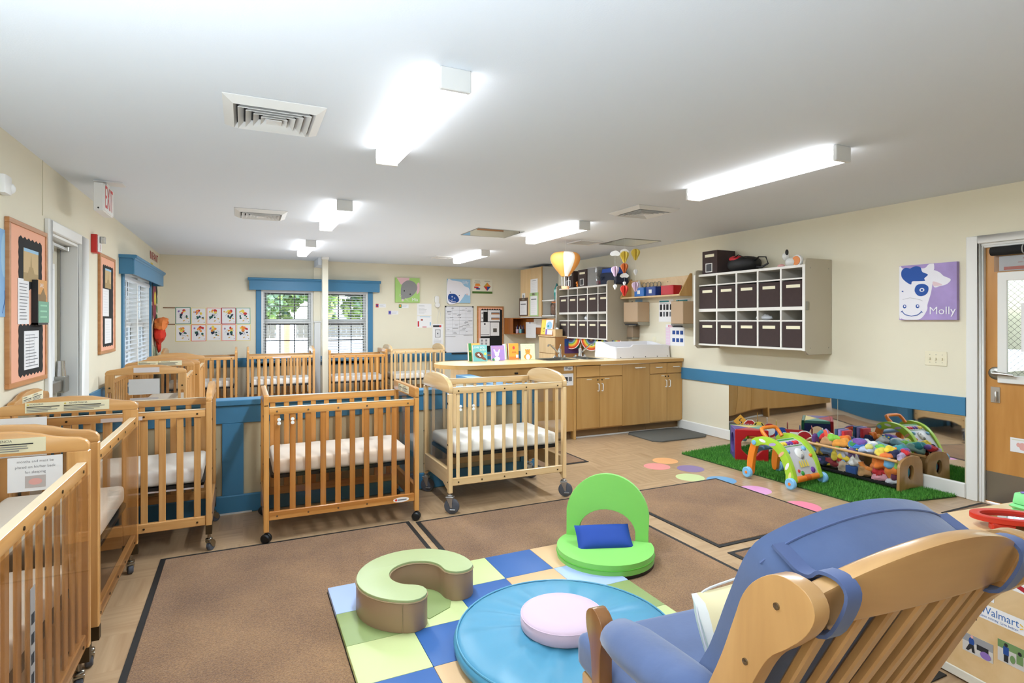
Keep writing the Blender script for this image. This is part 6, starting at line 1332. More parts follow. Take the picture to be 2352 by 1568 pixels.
part('rim', MB().prism(ellp(0, 0, .155, .088, 32), (0, 0, .030), d=(0, .0, .022), holes=[ellp(0, 0, .118, .058, 32)]), REDP, t, bevel=.005, seg=2); part('mirror_glass', MB().prism(ellp(0, 0, .12, .06, 32), (0, 0, .036), d=(0, 0, .004)), MIR, t)
part('foot', MB().box(-.11, -.02, -.075, -.04, 0, .03), REDP, t, bevel=.006); part('foot', MB().box(.02, .11, .03, .07, 0, .03), REDP, t, bevel=.006)
t = thing('toy_case', 'mint green plastic toy case with a purple and pink keypad on the sticker table', 'toy', on_table(.90, .20), math.radians(-8))
GP = mat('mint_plastic', '85dc8c', .35)
part('lower_shell', MB().prism(spline([(-.15, .012), (-.13, 0), (.16, 0), (.17, .02), (.165, .035), (-.155, .035)], 3), (0, -.12, 0), (1, 0, 0), (0, 0, 1), (0, .24, 0)), GP, t, bevel=.008, seg=2)
part('upper_shell', MB().prism([(-.155, .036), (.165, .036), (.16, .10), (.0, .10), (-.03, .085), (-.14, .085)], (0, -.12, 0), (1, 0, 0), (0, 0, 1), (0, .24, 0)), GP, t, bevel=.008, seg=2)
kp = MB(); part('keypad', MB().box(-.13, -.03, -.10, .10, .0855, .092), mat('keypad_purple', '6d4aa8', .4), t, bevel=.002)
for i in range(6): part('key', MB().box(.005+.026*i, .026+.026*i, -.08+.05*(i % 3), -.04+.05*(i % 3), .1005, .108), mat('key_%d' % (i % 3), ('d765a8', 'e9d56a', '6fc9d0')[i % 3], .4), t, bevel=.002)
# ================================================================== play corner
TURF = [(4.16, 4.645), (5.12, 4.76), (5.12, 2.58), (4.235, 2.735)]
TG = mat('turf_green', '3d7a26', .8, noise=.35, nscale=60)
t = thing('turf_rug', 'bright green artificial turf rug along the mirror wall', 'rug', (0, 0, 0))
part('backing', MB().prism(TURF, (0, 0, .0), d=(0, 0, .008)), mat('turf_backing', '2a4a1c', .9), t, smooth=0)
rr = random.Random(2); bl = MB(); vs = []; fs = []
def inquad(p):
    s = None
    for i in range(4):
        a, b = TURF[i], TURF[(i+1) % 4]; c = (b[0]-a[0])*(p[1]-a[1])-(b[1]-a[1])*(p[0]-a[0])
        if s is None: s = c > 0
        elif (c > 0) != s: return False
    return True
k = 0
while k < 52000:
    x, y = 4.15+rr.random()*.98, 2.56+rr.random()*2.2
    if not inquad((x, y)): continue
    a = rr.random()*6.28; hgt = .014+.016*rr.random(); dx, dy = .003*math.cos(a), .003*math.sin(a); lx, ly = (rr.random()-.5)*.022, (rr.random()-.5)*.022
    n0 = len(vs); vs += [(x-dx, y-dy, .007), (x+dx, y+dy, .007), (x+lx, y+ly, .007+hgt)]; fs.append((n0, n0+1, n0+2)); k += 1
bl.add(vs, fs); bl.m = [i % 3 for i in range(len(fs))]
o = part('grass_pile', bl, [mat('blade_a', '4c9430', .7), mat('blade_b', '3c7d26', .7), mat('blade_c', '62a83e', .7)], t, smooth=0); o['kind'] = 'stuff'
# wall mirror of two acrylic panels, slightly wavy
WM = bpy.data.materials.new('wavy_mirror'); WM.use_nodes = True; b = WM.node_tree.nodes['Principled BSDF']; b.inputs['Metallic'].default_value = 1; b.inputs['Roughness'].default_value = .03; b.inputs['Base Color'].default_value = lin('dcdedd')
tn = WM.node_tree.nodes.new('ShaderNodeTexNoise'); tn.inputs['Scale'].default_value = 1.6; tn.inputs['Detail'].default_value = 0
tcx = WM.node_tree.nodes.new('ShaderNodeTexCoord'); bb = WM.node_tree.nodes.new('ShaderNodeBump'); bb.inputs['Strength'].default_value = .25; bb.inputs['Distance'].default_value = .05
WM.node_tree.links.new(tcx.outputs['Object'], tn.inputs['Vector']); WM.node_tree.links.new(tn.outputs[0], bb.inputs['Height']); WM.node_tree.links.new(bb.outputs[0], b.inputs['Normal'])
t = thing('wall_mirror', 'long low wavy mirror on the right wall under the blue rail', 'mirror', (0, 0, 0))
for a, c in ((2.54, 3.60), (3.605, 4.955)): part('mirror_panel', MB().box(XR-.006, XR-.001, a, c, .122, .648), WM, t)
# soft play cube
cb = math.radians(-36.9)
t = thing('play_cube', 'soft play cube with red, purple and green faces and window openings on the turf', 'toy', (4.422, 4.17, .0085), cb)
S_ = .31
VR = mat('cube_red', 'b3171f', .35, bump=.1, bscale=12); VP = mat('cube_purple', '5d4a93', .4); VB = mat('cube_navy', '1e2a66', .4); VY = mat('cube_yellow', 'e8cf77', .4); VG = mat('cube_teal_green', '5c9a86', .4); VDG = mat('cube_green', '1f6b4a', .4)
octo = [(S_/2+.105*math.cos(math.radians(22.5+45*i)), S_/2+.105*math.sin(math.radians(22.5+45*i))) for i in range(8)]; sq = [(0, 0), (S_, 0), (S_, S_), (0, S_)]
part('front_face', MB().prism(sq, (0, 0, 0), (1, 0, 0), (0, 0, 1), (0, .03, 0), holes=[octo]), VR, t, bevel=.005); part('front_mirror', MB().prism(octo, (0, .022, 0), (1, 0, 0), (0, 0, 1), (0, .006, 0)), MIR, t)
part('side_face', MB().prism([(.03, 0), (S_-.03, 0), (S_-.03, S_-.03), (.03, S_-.03)], (0, 0, 0), (0, 1, 0), (0, 0, 1), (.03, 0, 0), holes=[ellp(S_/2, S_/2, .085, .10, 20)]), VP, t, bevel=.004)
part('side_face', MB().prism([(.03, 0), (S_-.03, 0), (S_-.03, S_-.03), (.03, S_-.03)], (S_-.03, 0, 0), (0, 1, 0), (0, 0, 1), (.03, 0, 0), holes=[ellp(S_/2, S_/2, .085, .10, 20)]), VB, t, bevel=.004)
part('back_face', MB().prism(sq, (0, S_-.03, 0), (1, 0, 0), (0, 0, 1), (0, .03, 0), holes=[octo]), VDG, t, bevel=.005)
for pts, m in (([(0, .03), (S_/2, S_/2), (0, S_-.03)], VP), ([(0, .03), (S_, .03), (S_/2, S_/2)], VR), ([(0, S_-.03), (S_/2, S_/2), (S_, S_-.03)], VY), ([(S_, .03), (S_, S_-.03), (S_/2, S_/2)], VG)): part('top_panel', MB().prism(pts, (0, 0, S_-.03), d=(0, 0, .03)), m, t, bevel=.004)
part('floor_panel', MB().box(.031, S_-.031, .031, S_-.031, 0, .02), VB, t)
# toy road signs along the wall
def sign(y, label, poly, m, deco, ms, x=5.02, zc=.235, sc_=1.0):
    t = thing('toy_road_sign', label, 'toy sign', (x, y, .0085), 0, 'toy road signs behind the play cube')
    M = frame((0, 0, zc), (.75, -.66, 0), (0, 0, 1))
    mb = MB(); mb.prism(poly, (0, 0, 0), d=(0, 0, .006), mi=0)
    for i, d_ in enumerate(deco):
        z = .006+.0003*(i+1)
        if d_[0] == 'p': mb.prism(d_[1], (0, 0, z), d=(0, 0, .0003), mi=d_[2])
        elif d_[0] == 't': mb.text(d_[1], (0, d_[2], z), (1, 0, 0), (0, 1, 0), d_[3], .0003, d_[4])
    mb.xf(M); part('sign_face', mb, ms, t, smooth=0)
    part('pole', MB().cyl((0, 0, .012), (0, 0, zc), .007, n=8), WPL, t); part('foot', MB().lathe([(0, 0), (.05, 0), (.05, .008), (.01, .014), (0, .014)], 16), BLACK, t)
WS = mat('sign_white', 'eeeae6', .4); YS = mat('sign_yellow', 'e8a83f', .4); RS = mat('sign_red', 'b3262c', .4)
dia = [(0, -.075), (.075, 0), (0, .075), (-.075, 0)]
sc1 = [(p[0], p[1]) for p in spline([(-.012, -.03), (.012, -.01), (-.012, .012), (.01, .035)], 5, False)]
ribbon = [(x-.006, y) for x, y in sc1]+[(x+.006, y) for x, y in reversed(sc1)]
octs = lambda r: [(r*math.cos(math.radians(22.5+45*i)), r*math.sin(math.radians(22.5+45*i))) for i in range(8)]
sign(4.66, 'orange diamond toy road sign with a black winding arrow', dia, YS, [('p', ribbon, 1)], [YS, DINK], zc=.27)
sign(4.53, 'red octagonal toy stop sign', octs(.068), RS, [('p', octs(.060), 1), ('t', 'STOP', 0, .042, 0)], [WS, RS], zc=.245)
sign(4.41, 'yellow round toy road sign with black edges', ellp(0, 0, .065, .065, 20), YEL, [('p', [(-.05, .0), (-.02, .05), (-.03, .055), (-.06, .01)], 1), ('p', [(.05, .0), (.02, .05), (.03, .055), (.06, .01)], 1)], [mat('sign_lemon', 'e3cb52', .4), DINK], zc=.24)
sign(4.27, 'white round toy road sign with a red ring', ellp(0, 0, .072, .072, 22), RS, [('p', ellp(0, 0, .052, .052, 20), 1)], [RS, WS], zc=.235)
sign(4.12, 'dark blue round toy road sign with white marks', ellp(0, 0, .068, .068, 22), NAVY, [('p', [(-.04, -.01), (-.01, -.01), (-.01, .02), (-.04, .02)], 1), ('p', [(.01, -.01), (.04, -.01), (.04, .02), (.01, .02)], 1)], [NAVY, WS], zc=.225)
sign(3.98, 'red triangular toy yield sign', [(-.085, .06), (.085, .06), (0, -.08)], RS, [('p', [(-.04, .035), (.04, .035), (0, -.03)], 1)], [RS, WS], zc=.235)
sign(3.86, 'plain red round toy road sign with a white rim', ellp(0, 0, .075, .075, 22), RS, [('p', ellp(0, 0, .066, .066, 22), 1)], [WS, RS], zc=.23)
# toy rack
RKW = wood('rack_maple', 'b78d58', 'a37845', 2, .35, .3, 8, .9); DOW = wood('dowel_wood', 'd0a064', 'bf8c50', 1, .35, .3, 20, 1)
t = thing('toy_rack', 'low maple toy rack with oval end holes, full of soft toys, against the mirror', 'toy rack', (0, 0, .0085))
ex0, ex1 = 4.80, 5.125
endp = [(ex0, 0), (ex0+.06, .0)]+[(x, .02*math.sin(PI*(x-ex0-.06)/(ex1-ex0-.12))) for x in (4.90, 4.95, 5.0, 5.04)]+[(ex1-.05, 0), (ex1, 0), (ex1-.01, .20)]+arc((ex0+ex1)/2, .20, .152, 0, 180, 12, .078)+[(ex0+.01, .20)]
for y in (2.83, 3.70): part('end_panel', MB().prism(endp, (0, y, 0), (1, 0, 0), (0, 0, 1), (0, .022, 0), holes=[ellp((ex0+ex1)/2-.005, .145, .042, .062, 20)]), RKW, t, bevel=.005, seg=2)
part('dowel', MB().cyl((4.815, 2.852, .245), (4.815, 3.70, .245), .0125, n=12), DOW, t); part('dowel', MB().cyl((5.105, 2.852, .245), (5.105, 3.70, .245), .0125, n=12), DOW, t)
part('shelf_board', MB().box(4.82, 5.11, 2.852, 3.70, .035, .05), BLACK, t); part('back_board', MB().box(5.10, 5.112, 2.852, 3.70, .05, .23), RKW, t)
part('front_pane', MB().box(4.812, 4.816, 2.853, 3.699, .045, .233), clear('rack_clear', 'fdfdfc', .4), t)
part('bottom_edge', MB().box(4.806, 4.82, 2.853, 3.699, .03, .047), BLACK, t)
TZ = .0585
TOYS = [  # name, description, x, y, z above the shelf, shape, colour, size
 ('plush_toy', 'navy plush blob with a white flower at the far bottom of the rack', 4.87, 3.55, .045, 'e', '1c2a52', (.06, .09, .045)),
 ('plush_toy', 'yellow and olive plush lump high at the far end of the rack', 4.88, 3.62, .14, 'e', 'c9a436', (.05, .07, .05)),
 ('plush_toy', 'blue grey crumpled soft toy under the rack dowel, far half', 4.88, 3.50, .15, 'e', '5f7fa6', (.05, .08, .045)),
 ('plush_toy', 'yellow soft ball under the rack dowel, far half', 4.86, 3.42, .12, 'e', 'd9c23f', (.04, .045, .04)),
 ('plush_toy', 'pale grey bunny shape under the rack dowel', 4.87, 3.36, .14, 'e', 'c3c3cf', (.04, .05, .055)),
 ('plush_toy', 'dark red cloth roll in the far half of the rack', 4.87, 3.44, .055, 'e', '8d2430', (.05, .09, .03)),
 ('plush_toy', 'purple round soft toy behind the rack dowel, middle', 4.88, 3.27, .165, 'e', '6d4f88', (.045, .055, .045)),
 ('plush_toy', 'white bear shape in the middle of the rack front', 4.865, 3.25, .10, 'e', 'd8d6d2', (.045, .065, .055)),
 ('plush_toy', 'royal blue soft block at the bottom middle of the rack', 4.86, 3.25, .035, 'b', '2a4f92', (.045, .05, .035)),
 ('plush_toy', 'brown dotted giraffe neck curled in the middle of the rack', 4.865, 3.12, .115, 'a', 'd98437', (.045, .07, .022)),
 ('plush_toy', 'bright orange soft toy in the near half of the rack', 4.865, 3.02, .13, 'e', 'e2761f', (.05, .075, .05)),
 ('plush_toy', 'red plush fold at the near bottom of the rack', 4.865, 3.04, .065, 'e', 'c4232c', (.05, .075, .03)),
 ('plush_toy', 'pale pink soft ball at the near bottom of the rack', 4.86, 3.01, .03, 'e', 'd99aa8', (.05, .065, .03)),
 ('plush_toy', 'orange fox shape beside the near end panel of the rack', 4.865, 2.93, .10, 'e', 'e07d2c', (.045, .06, .06)),
 ('plush_toy', 'lime green curled soft toy beside the near end panel', 4.87, 2.89, .15, 'e', '9bcf57', (.045, .035, .04)),
 ('plush_toy', 'maroon soft toy at the near bottom corner of the rack', 4.87, 2.89, .07, 'e', '63203f', (.045, .035, .04)),
 ('plush_toy', 'white and navy checked cloth at the near bottom corner of the rack', 4.86, 2.91, .02, 'e', 'c9ccd6', (.05, .05, .022)),
 ('plush_toy', 'tan cardboard coloured soft shape low in the middle of the rack', 4.865, 3.16, .04, 'e', 'b98d5c', (.05, .07, .04)),
 ('plush_toy', 'beige mixed cloth low at the far half of the rack', 4.865, 3.34, .05, 'e', 'c7b29c', (.05, .08, .05)),
 ('plush_toy', 'green cloth strip in the far half of the rack', 4.90, 3.42, .17, 'e', '57a14a', (.045, .08, .03)),
 ('plush_toy', 'pale blue padded ring seen through the oval hole of the rack', 4.96, 2.885, .085, 'r', '58b4d4', (.045, .0, .018)),
 ('ring_toy', 'orange stuffed ring with a lilac rim standing at the far end of the pile', 4.96, 3.58, .235, 'R', 'e4532b', (.075, 0, .026)),
 ('plush_toy', 'golden orange plush cylinder on top of the pile behind the dowel', 4.92, 3.40, .235, 'e', 'e79a3a', (.045, .085, .038)),
 ('plush_toy', 'tan triangular soft block on top of the pile, far end', 4.90, 3.52, .225, 'e', 'c08f5f', (.045, .06, .04)),
 ('plush_toy', 'round play clock cushion with coloured wedges on top of the pile', 4.93, 3.26, .245, 'c', '3a7ab8', (.075, .075, .016)),
 ('plush_toy', 'pale blue crumpled cloth with a yellow star on top of the pile', 4.94, 3.14, .225, 'e', 'b4bfd6', (.08, .08, .04)),
 ('plush_toy', 'pale yellow star shape on top of the pile', 4.90, 3.13, .255, 'e', 'dfdc7d', (.03, .035, .025)),
 ('plush_toy', 'lime green folded cloth on top of the pile, middle', 4.96, 3.05, .24, 'e', '67c24b', (.05, .085, .03)),
 ('plush_toy', 'yellow duck shape on top of the pile, near half', 4.89, 3.03, .225, 'e', 'e8d34f', (.045, .05, .035)),
 ('plush_toy', 'orange beak-like cloth on top of the pile, near half', 4.875, 2.97, .215, 'e', 'e9792f', (.04, .05, .028)),
 ('plush_toy', 'navy plush ball on top of the pile, near half', 4.91, 2.94, .23, 'e', '16204a', (.045, .055, .035)),
 ('plush_toy', 'lilac ruffled cloth on top of the pile at the near end', 4.91, 2.88, .215, 'e', 'bba8c9', (.05, .035, .03)),
 ('plush_toy', 'mint grey cloth against the mirror, near half of the pile', 5.03, 2.98, .235, 'e', '8fb5a8', (.05, .08, .035)),
 ('plush_toy', 'striped teal and white cloth on the pile by the mirror', 5.03, 3.13, .25, 'e', '6f9aa4', (.05, .07, .03)),
 ('plush_toy', 'dark navy soft toy by the mirror at the far half of the pile', 5.04, 3.42, .235, 'e', '22335c', (.045, .08, .04)),
 ('plush_toy', 'white cloth with red edge by the mirror, middle of the pile', 5.03, 3.25, .25, 'e', 'd5d2cf', (.045, .06, .03)),
 ('cloth_book', 'dark blue cloth book standing in the pile by the mirror', 5.02, 3.49, .28, 'k', '24476b', (.06, .014, .06)),
 ('cloth_book', 'lilac cloth book standing in the pile by the mirror', 5.02, 3.455, .28, 'k', '8a74ad', (.06, .014, .06)),
 ('cloth_book', 'red cloth book standing in the pile by the mirror', 5.02, 3.42, .275, 'k', 'c4202c', (.06, .014, .058)),
 ('plush_toy', 'purple shiny ball at the far end of the pile', 4.90, 3.655, .225, 'e', '5a2a72', (.035, .035, .035)),
 ('plush_toy', 'yellow cloth banana shape behind the ring toy', 5.0, 3.53, .24, 'e', 'e4d36b', (.03, .07, .028)),
]
rr = random.Random(21)
for cn, cc in (('scarlet', 'd3222c'), ('sunny yellow', 'f0d23a'), ('lime', '8fd048'), ('sky blue', '6cb4e4'), ('white', 'ece9e4'), ('violet', '7d55a8'), ('hot orange', 'ee7b22'), ('teal', '2f8f94')):
    for pn, py in (('far third', 3.56), ('middle third', 3.28), ('near third', 3.0)):
        top = rr.random() < .5; y_ = py+(rr.random()-.5)*.24; r_ = .022+.014*rr.random()
        TOYS.append(('plush_toy', f'small {cn} soft toy scrap {"on top of" if top else "low in the front of"} the rack pile, {pn}', (4.89+.13*rr.random()) if top else 4.845, y_, (.245+.02*rr.random()) if top else (.03+.15*rr.random()), 'e', cc, (r_*.8 if not top else r_*1.2, r_*1.6, r_)))
rr = random.Random(9)
for i, (nm, lab, x, y, z, sh, col, sz) in enumerate(TOYS):
    m = mat('toy_'+col, col, .8, noise=.12, nscale=30, sheen=.25); mb = MB(); ms = [m]; sm_ = 60; bev = 0
    R = Matrix.Rotation((rr.random()-.5)*.8, 3, 'Z') @ Matrix.Rotation((rr.random()-.5)*.5, 3, 'X')
    if sh == 'e':
        f1, f2 = 2+rr.random()*3, rr.random()*6
        mb.ell((0, 0, 0), sz, 18, 11, rot=R, fn=lambda p: p*(1+.17*math.sin(f1*45*p.x+f2)+.16*math.sin(80*p.y+f2*2)+.13*math.sin(90*p.z+f1)))
    elif sh == 'b': mb.box(-sz[0], sz[0], -sz[1], sz[1], -sz[2], sz[2]); bev = .012
    elif sh == 'a': mb.tube([(0, sz[1]*math.cos(a), sz[1]*.7*math.sin(a)) for a in [PI+PI*k/10 for k in range(11)]], sz[2], 10)
    elif sh == 'r': mb.torus((0, 0, 0), sz[0], sz[2], (0, 1, 0), 20, 8)
    elif sh == 'R':
        mb.torus((0, 0, 0), sz[0]*.78, sz[2], (.75, -.66, 0), 22, 10); mb.mi = 1; mb.torus((.006, .006, 0), sz[0]+.008, .008, (.75, -.66, 0), 26, 6); ms = [m, mat('ring_lilac', '9d86c2', .7)]
    elif sh == 'c':
        q = Matrix.Rotation(-.5, 4, 'Y')
        mb.prism(ellp(0, 0, sz[0], sz[1], 24), (0, 0, -sz[2]), d=(0, 0, sz[2]*2), mi=0)
        for k in range(4): mb.prism([(0, 0)]+arc(0, 0, sz[0]*.8, 90*k+8, 90*k+82, 6), (0, 0, sz[2]), d=(0, 0, .004), mi=1+k % 3)
        for k in range(14): a = 2*PI*k/14; mb.ell((sz[0]*math.cos(a), sz[0]*math.sin(a), 0), .009, 6, 5, mi=4)
        mb.xf(q); ms = [m, REDI, GRN, mat('clock_blue', '3b74c0', .7), YEL]
    elif sh == 'k': mb.box(-sz[0], sz[0], -sz[1], sz[1], -sz[2], sz[2]); bev = .008
    solo(nm, mb, ms, lab, 'toy', (x, y, z+.0085+.05), group='soft toys in the toy rack', smooth=sm_, bevel=bev, seg=2)
# baby walker
WG_ = mat('walker_green', 'a8d13a', .35); WO = mat('walker_orange', 'ee8527', .35); WBL = mat('walker_blue', '7fbbe4', .35); WGR = mat('walker_grey', 'c9c8cc', .35)
t = thing('baby_walker', 'lime green and orange push-along baby walker with blue wheels on the turf', 'toy', (4.275, 3.46, .012), math.radians(3))
hw_ = .165
def arcside(x, th_, ro, ri, mb):     # arch in the y-z plane: from rear joint over the top to the front foot (front = -y)
    out = [(.215, .31), (.20, .345), (.13, .375), (.04, .375), (-.05, .345), (-.12, .28), (-.17, .19), (-.20, .10), (-.205, .05), (-.13, .045)]
    inn = [(-.125, .10), (-.10, .18), (-.055, .255), (.0, .30), (.06, .315), (.12, .305), (.165, .285)]
    return mb.prism(spline(out+inn, 3), (x-th_/2, 0, 0), (0, 1, 0), (0, 0, 1), (th_, 0, 0))
for s in (-1, 1):
    a_ = part('arch', arcside(s*hw_, .045, 0, 0, MB()), WG_, t, bevel=.010, seg=2, smooth=50)
    part('pivot', MB().lathe([(0, 0), (.022, 0), (.020, .008), (0, .010)], 14, (s*(hw_+.0225), .185, .315), (s, 0, 0)), WBL, a_)
    for j, (y, z, q) in enumerate(((.10, .345, .15), (.0, .33, -.25), (-.085, .265, -.8), (-.14, .175, -1.15), (-.165, .10, -1.4))): part('sticker', MB().prism(ellp(y, z, .035, .013, 12, q), (s*(hw_+.023)-.0005, 0, 0), (0, 1, 0), (0, 0, 1), (.001, 0, 0)), (PAPER, mat('sticker_lilac', 'b7a6d8', .5), mat('sticker_peach', 'eab48f', .5), PAPER, mat('sticker_lemon', 'e9dc86', .5))[j], a_)
    lg = part('leg', MB().prism(spline([(.20, .315), (.165, .30), (.19, .20), (.205, .10), (.215, .03), (.25, .03), (.262, .10), (.25, .20), (.225, .29)], 4), (s*(hw_+.0)-.02, 0, 0), (0, 1, 0), (0, 0, 1), (.04, 0, 0)), WO, t, bevel=.010, seg=2, smooth=50)
    for y in (.235, -.19):
        wv = part('wheel', MB().lathe([(0, -.018), (.04, -.018), (.046, -.012), (.046, -.006), (.042, -.002), (.046, .002), (.046, .012), (.038, .018), (0, .018)], 24, (s*(hw_+.045), y, .046), (1, 0, 0)), WBL, t)
        part('hub', MB().lathe([(0, 0), (.013, 0), (.012, .004), (0, .005)], 12, (s*(hw_+.063), y, .046), (s, 0, 0)), WO, wv)
part('axle_tube', MB().cyl((-hw_+.02, -.185, .07), (hw_-.02, -.185, .07), .028, n=16), WO, t, bevel=.004); part('axle_print', MB().cyl((-.03, -.187, .072), (.03, -.187, .072), .0285, n=16), mat('walker_print', 'd9661f', .5), t)
pc = [Vector((0, y, z)) for y, z in ((-.185, .095), (-.155, .18), (-.10, .265), (-.03, .325), (.05, .352))]
vs = []; 
for p in pc: vs += [(-hw_+.022, p.y-.008, p.z), (hw_-.022, p.y-.008, p.z), (hw_-.022, p.y+.02, p.z-.016), (-hw_+.022, p.y+.02, p.z-.016)]
fs = []
for i in range(4):
    a = i*4; fs += [(a, a+1, a+5, a+4), (a+3, a+7, a+6, a+2), (a, a+4, a+7, a+3), (a+1, a+2, a+6, a+5)]
fs += [(0, 3, 2, 1), (16, 17, 18, 19)]
part('activity_panel', MB().add(vs, fs), WGR, t, smooth=40)
def onp(u, x, lift=.0):      # point on the panel, u 0..4
    i = min(3, int(u)); f_ = u-i; p = pc[i].lerp(pc[i+1], f_); d = (pc[i+1]-pc[i]).normalized(); nrm = Vector((0, -d.z, d.y)); return Vector((x, p.y-.008, p.z))+nrm*lift, nrm
def knob(nm, u, x, r, m, h=.012, pw_=1.0):
    p, nrm = onp(u, x); part(nm, MB().ell(p, (r, r, h), 14, 8, rot=nrm.to_track_quat('Z', 'Y').to_matrix()), m, t, smooth=60)
part('green_deck', MB().add([tuple(onp(u, x, .002)[0]) for u in (2.7, 3.9) for x in (-.13, .13)], [(0, 1, 3, 2)]), mat('walker_dark_green', '3f9a3c', .4), t)
for k_, (x, c) in enumerate(((-.10, 'e9c93f'), (-.07, 'e9c93f'), (-.03, '6b3a9a'), (.01, '6b3a9a'), (.05, 'd8283a'), (.085, 'd8283a'))): knob('roller', 3.1, x, .022, mat('roller_'+c, c, .35), .016)
knob('face_disc', 1.9, .01, .05, WPL, .02); knob('eye', 2.05, .03, .008, DINK, .024); knob('mouth', 1.65, .01, .026, GRY, .022)
for k_ in range(4): part('piano_key', MB().add([tuple(onp(u, -.05+.03*k_+dx*(1 if u < 1 else .5), .008)[0]) for u in (.75, 1.3) for dx in (-.012, .012)], [(0, 1, 3, 2)]), mat('key_yellow', 'e6cf4a', .4), t)
knob('flower_knob', 2.3, .10, .022, WBL, .022); knob('flower_knob', 2.2, -.115, .020, WBL, .02); knob('purple_knob', .35, .09, .026, mat('roller_6b3a9a'), .014); knob('orange_knob', 1.6, .13, .016, WO, .018); knob('red_knob', .45, -.09, .014, REDI, .01); knob('leaf', .2, -.05, .02, mat('walker_dark_green'), .01)
part('handle', MB().tube([(-.10, .12, .355), (-.105, .16, .40), (-.095, .18, .425), (-.06, .185, .432), (.06, .185, .432), (.095, .18, .425), (.105, .16, .40), (.10, .12, .355)], .017, 10), WO, t, smooth=60)
part('cross_tube', MB().cyl((-hw_+.02, .195, .25), (hw_-.02, .195, .25), .022, n=14), mat('walker_slate', '5f86b0', .4), t)
# ================================================================== hanging decorations
OR1 = mat('lantern_orange', 'eda14c', .7); WH1 = mat('lantern_white', 'ece6dd', .7)
t = thing('paper_balloon', 'orange and white hot air balloon paper lantern hanging above the worktop', 'hanging decoration', (3.70, 6.25, 1.80))
prof = [(.05, .16), (.068, .185), (.098, .22), (.132, .262), (.163, .308), (.183, .352), (.189, .392), (.178, .43), (.148, .456), (.09, .470), (.02, .475)]
pr2 = []
for (r0, z0), (r1, z1) in zip(prof[:-1], prof[1:]): pr2 += [(r0, z0), ((r0+r1)/2*1.004+.0018, (z0+z1)/2)]
pr2.append(prof[-1])
mb = MB().lathe(pr2, 48, cap=False); mb.m = [(1 if ((f % 48)+9) % 16 < 6 else 0) for f in range(len(mb.f))]
part('envelope', mb, [OR1, WH1], t, smooth=60)
for k in range(4):
    a = PI/4+PI/2*k; part('rope', MB().cyl((.045*math.cos(a), .045*math.sin(a), .16), (.042*math.cos(a), .042*math.sin(a), .03), .0025, n=5), WPL, t)
part('basket', MB().lathe([(0, 0), (.048, 0), (.052, .035), (.048, .035), (.045, .006), (0, .006)], 16), mat('basket_peach', 'e8a77c', .7), t)
part('hanging_string', MB().cyl((0, 0, .475), (0, 0, .619), .001, n=4), WPL, t)
def bal(mb, z, s, mi):
    o = spline([(0, -.5*s), (.12*s, -.45*s), (.2*s, -.25*s), (.36*s, .05*s), (.38*s, .28*s), (.22*s, .46*s), (0, .5*s)], 4, False)
    for k in range(4): a = PI*k/4; mb.prism([(-x, y) for x, y in o[::-1]]+list(o[1:-1]), (-.0004*math.sin(a), -.0004*math.cos(a), z), (math.cos(a), math.sin(a), 0), (0, 0, 1), (.0008*math.sin(a), .0008*-math.cos(a), 0), mi=mi)
def cloud(mb, z, s, mi):
    mb.prism(spline([(-.5*s, -.1*s), (-.3*s, -.25*s), (0, -.22*s), (.3*s, -.25*s), (.5*s, -.05*s), (.34*s, .14*s), (.12*s, .25*s), (-.12*s, .22*s), (-.36*s, .12*s)], 4), (0, 0, z), (.9, -.43, 0), (0, 0, 1), (.0012, .0012, 0), mi=mi)
MY, MP, MR, MO, MW = mat('card_yellow', 'e6cf62', .7), mat('card_lilac', 'd9c3d3', .7), mat('card_red', 'd8493a', .7), mat('card_orange', 'd07a42', .7), mat('card_white', 'eeece8', .7)
def mobile(x, y, label, items):
    t = thing('paper_mobile', label, 'hanging decoration', (x, y, ZC), group=None)
    lo = 0
    for kind, z, s, m in items:
        mb = MB(); (bal if kind == 'b' else cloud)(mb, z-ZC, s, 0)
        part('paper_balloon' if kind == 'b' else 'paper_cloud', mb, m, t, smooth=0); lo = min(lo, z-ZC)
    part('hanging_string', MB().cyl((0, 0, lo), (0, 0, 0), .0007, n=4), WPL, t)
mobile(4.0, 5.60, 'paper mobile with a cloud, a lilac balloon and a white drop, leftmost of three', [('c', 2.20, .125, MW), ('b', 1.985, .125, MP), ('b', 1.80, .06, MW)])
mobile(4.15, 5.62, 'paper mobile string with yellow, orange and red balloons, middle of the three', [('c', 2.235, .11, MW), ('b', 2.165, .14, MY), ('b', 2.03, .12, MO), ('c', 1.945, .11, MW), ('b', 1.845, .05, MW), ('b', 1.76, .13, MR)])
mobile(4.30, 5.60, 'paper mobile string with a yellow and a white balloon, rightmost of the three', [('b', 2.20, .14, MY), ('b', 1.985, .07, MW), ('b', 1.81, .12, MP)])
# ================================================================== outside the windows
struct('ground', MB().box(-40, 40, YB+.16, 110, -.35, -.25).box(-40, XL-.31, -20, YB+.16, -.35, -.25), mat('pale_concrete', 'e6e5e2', .9, noise=.06, nscale=1.5), smooth=0)
t = thing('board_fence', 'weathered grey board fence across the yard beyond the back window', 'fence', (0, 58, -.25))
me = MB().box(-.24, .24, -.012, .012, 0, 1.6).mesh('board', mat('weathered_boards', '55534c', .9, noise=.2, nscale=3), 0)
for i in range(64): put('board', me, t, (-9+.5*i, (i % 2)*.01, 0))
part('rail', MB().box(-9.2, 23, .03, .08, 1.2, 1.3), mat('weathered_boards'), t); part('rail', MB().box(-9.2, 23, .03, .08, .25, .35), mat('weathered_boards'), t)
LEAFS = [mat('leaf_%d' % i, c, .8) for i, c in enumerate(('7f9a52', '5f7f3e', 'a3b568', '8aa65c', '6f8d70'))]
BARK = mat('bark', '8a7a66', .9)
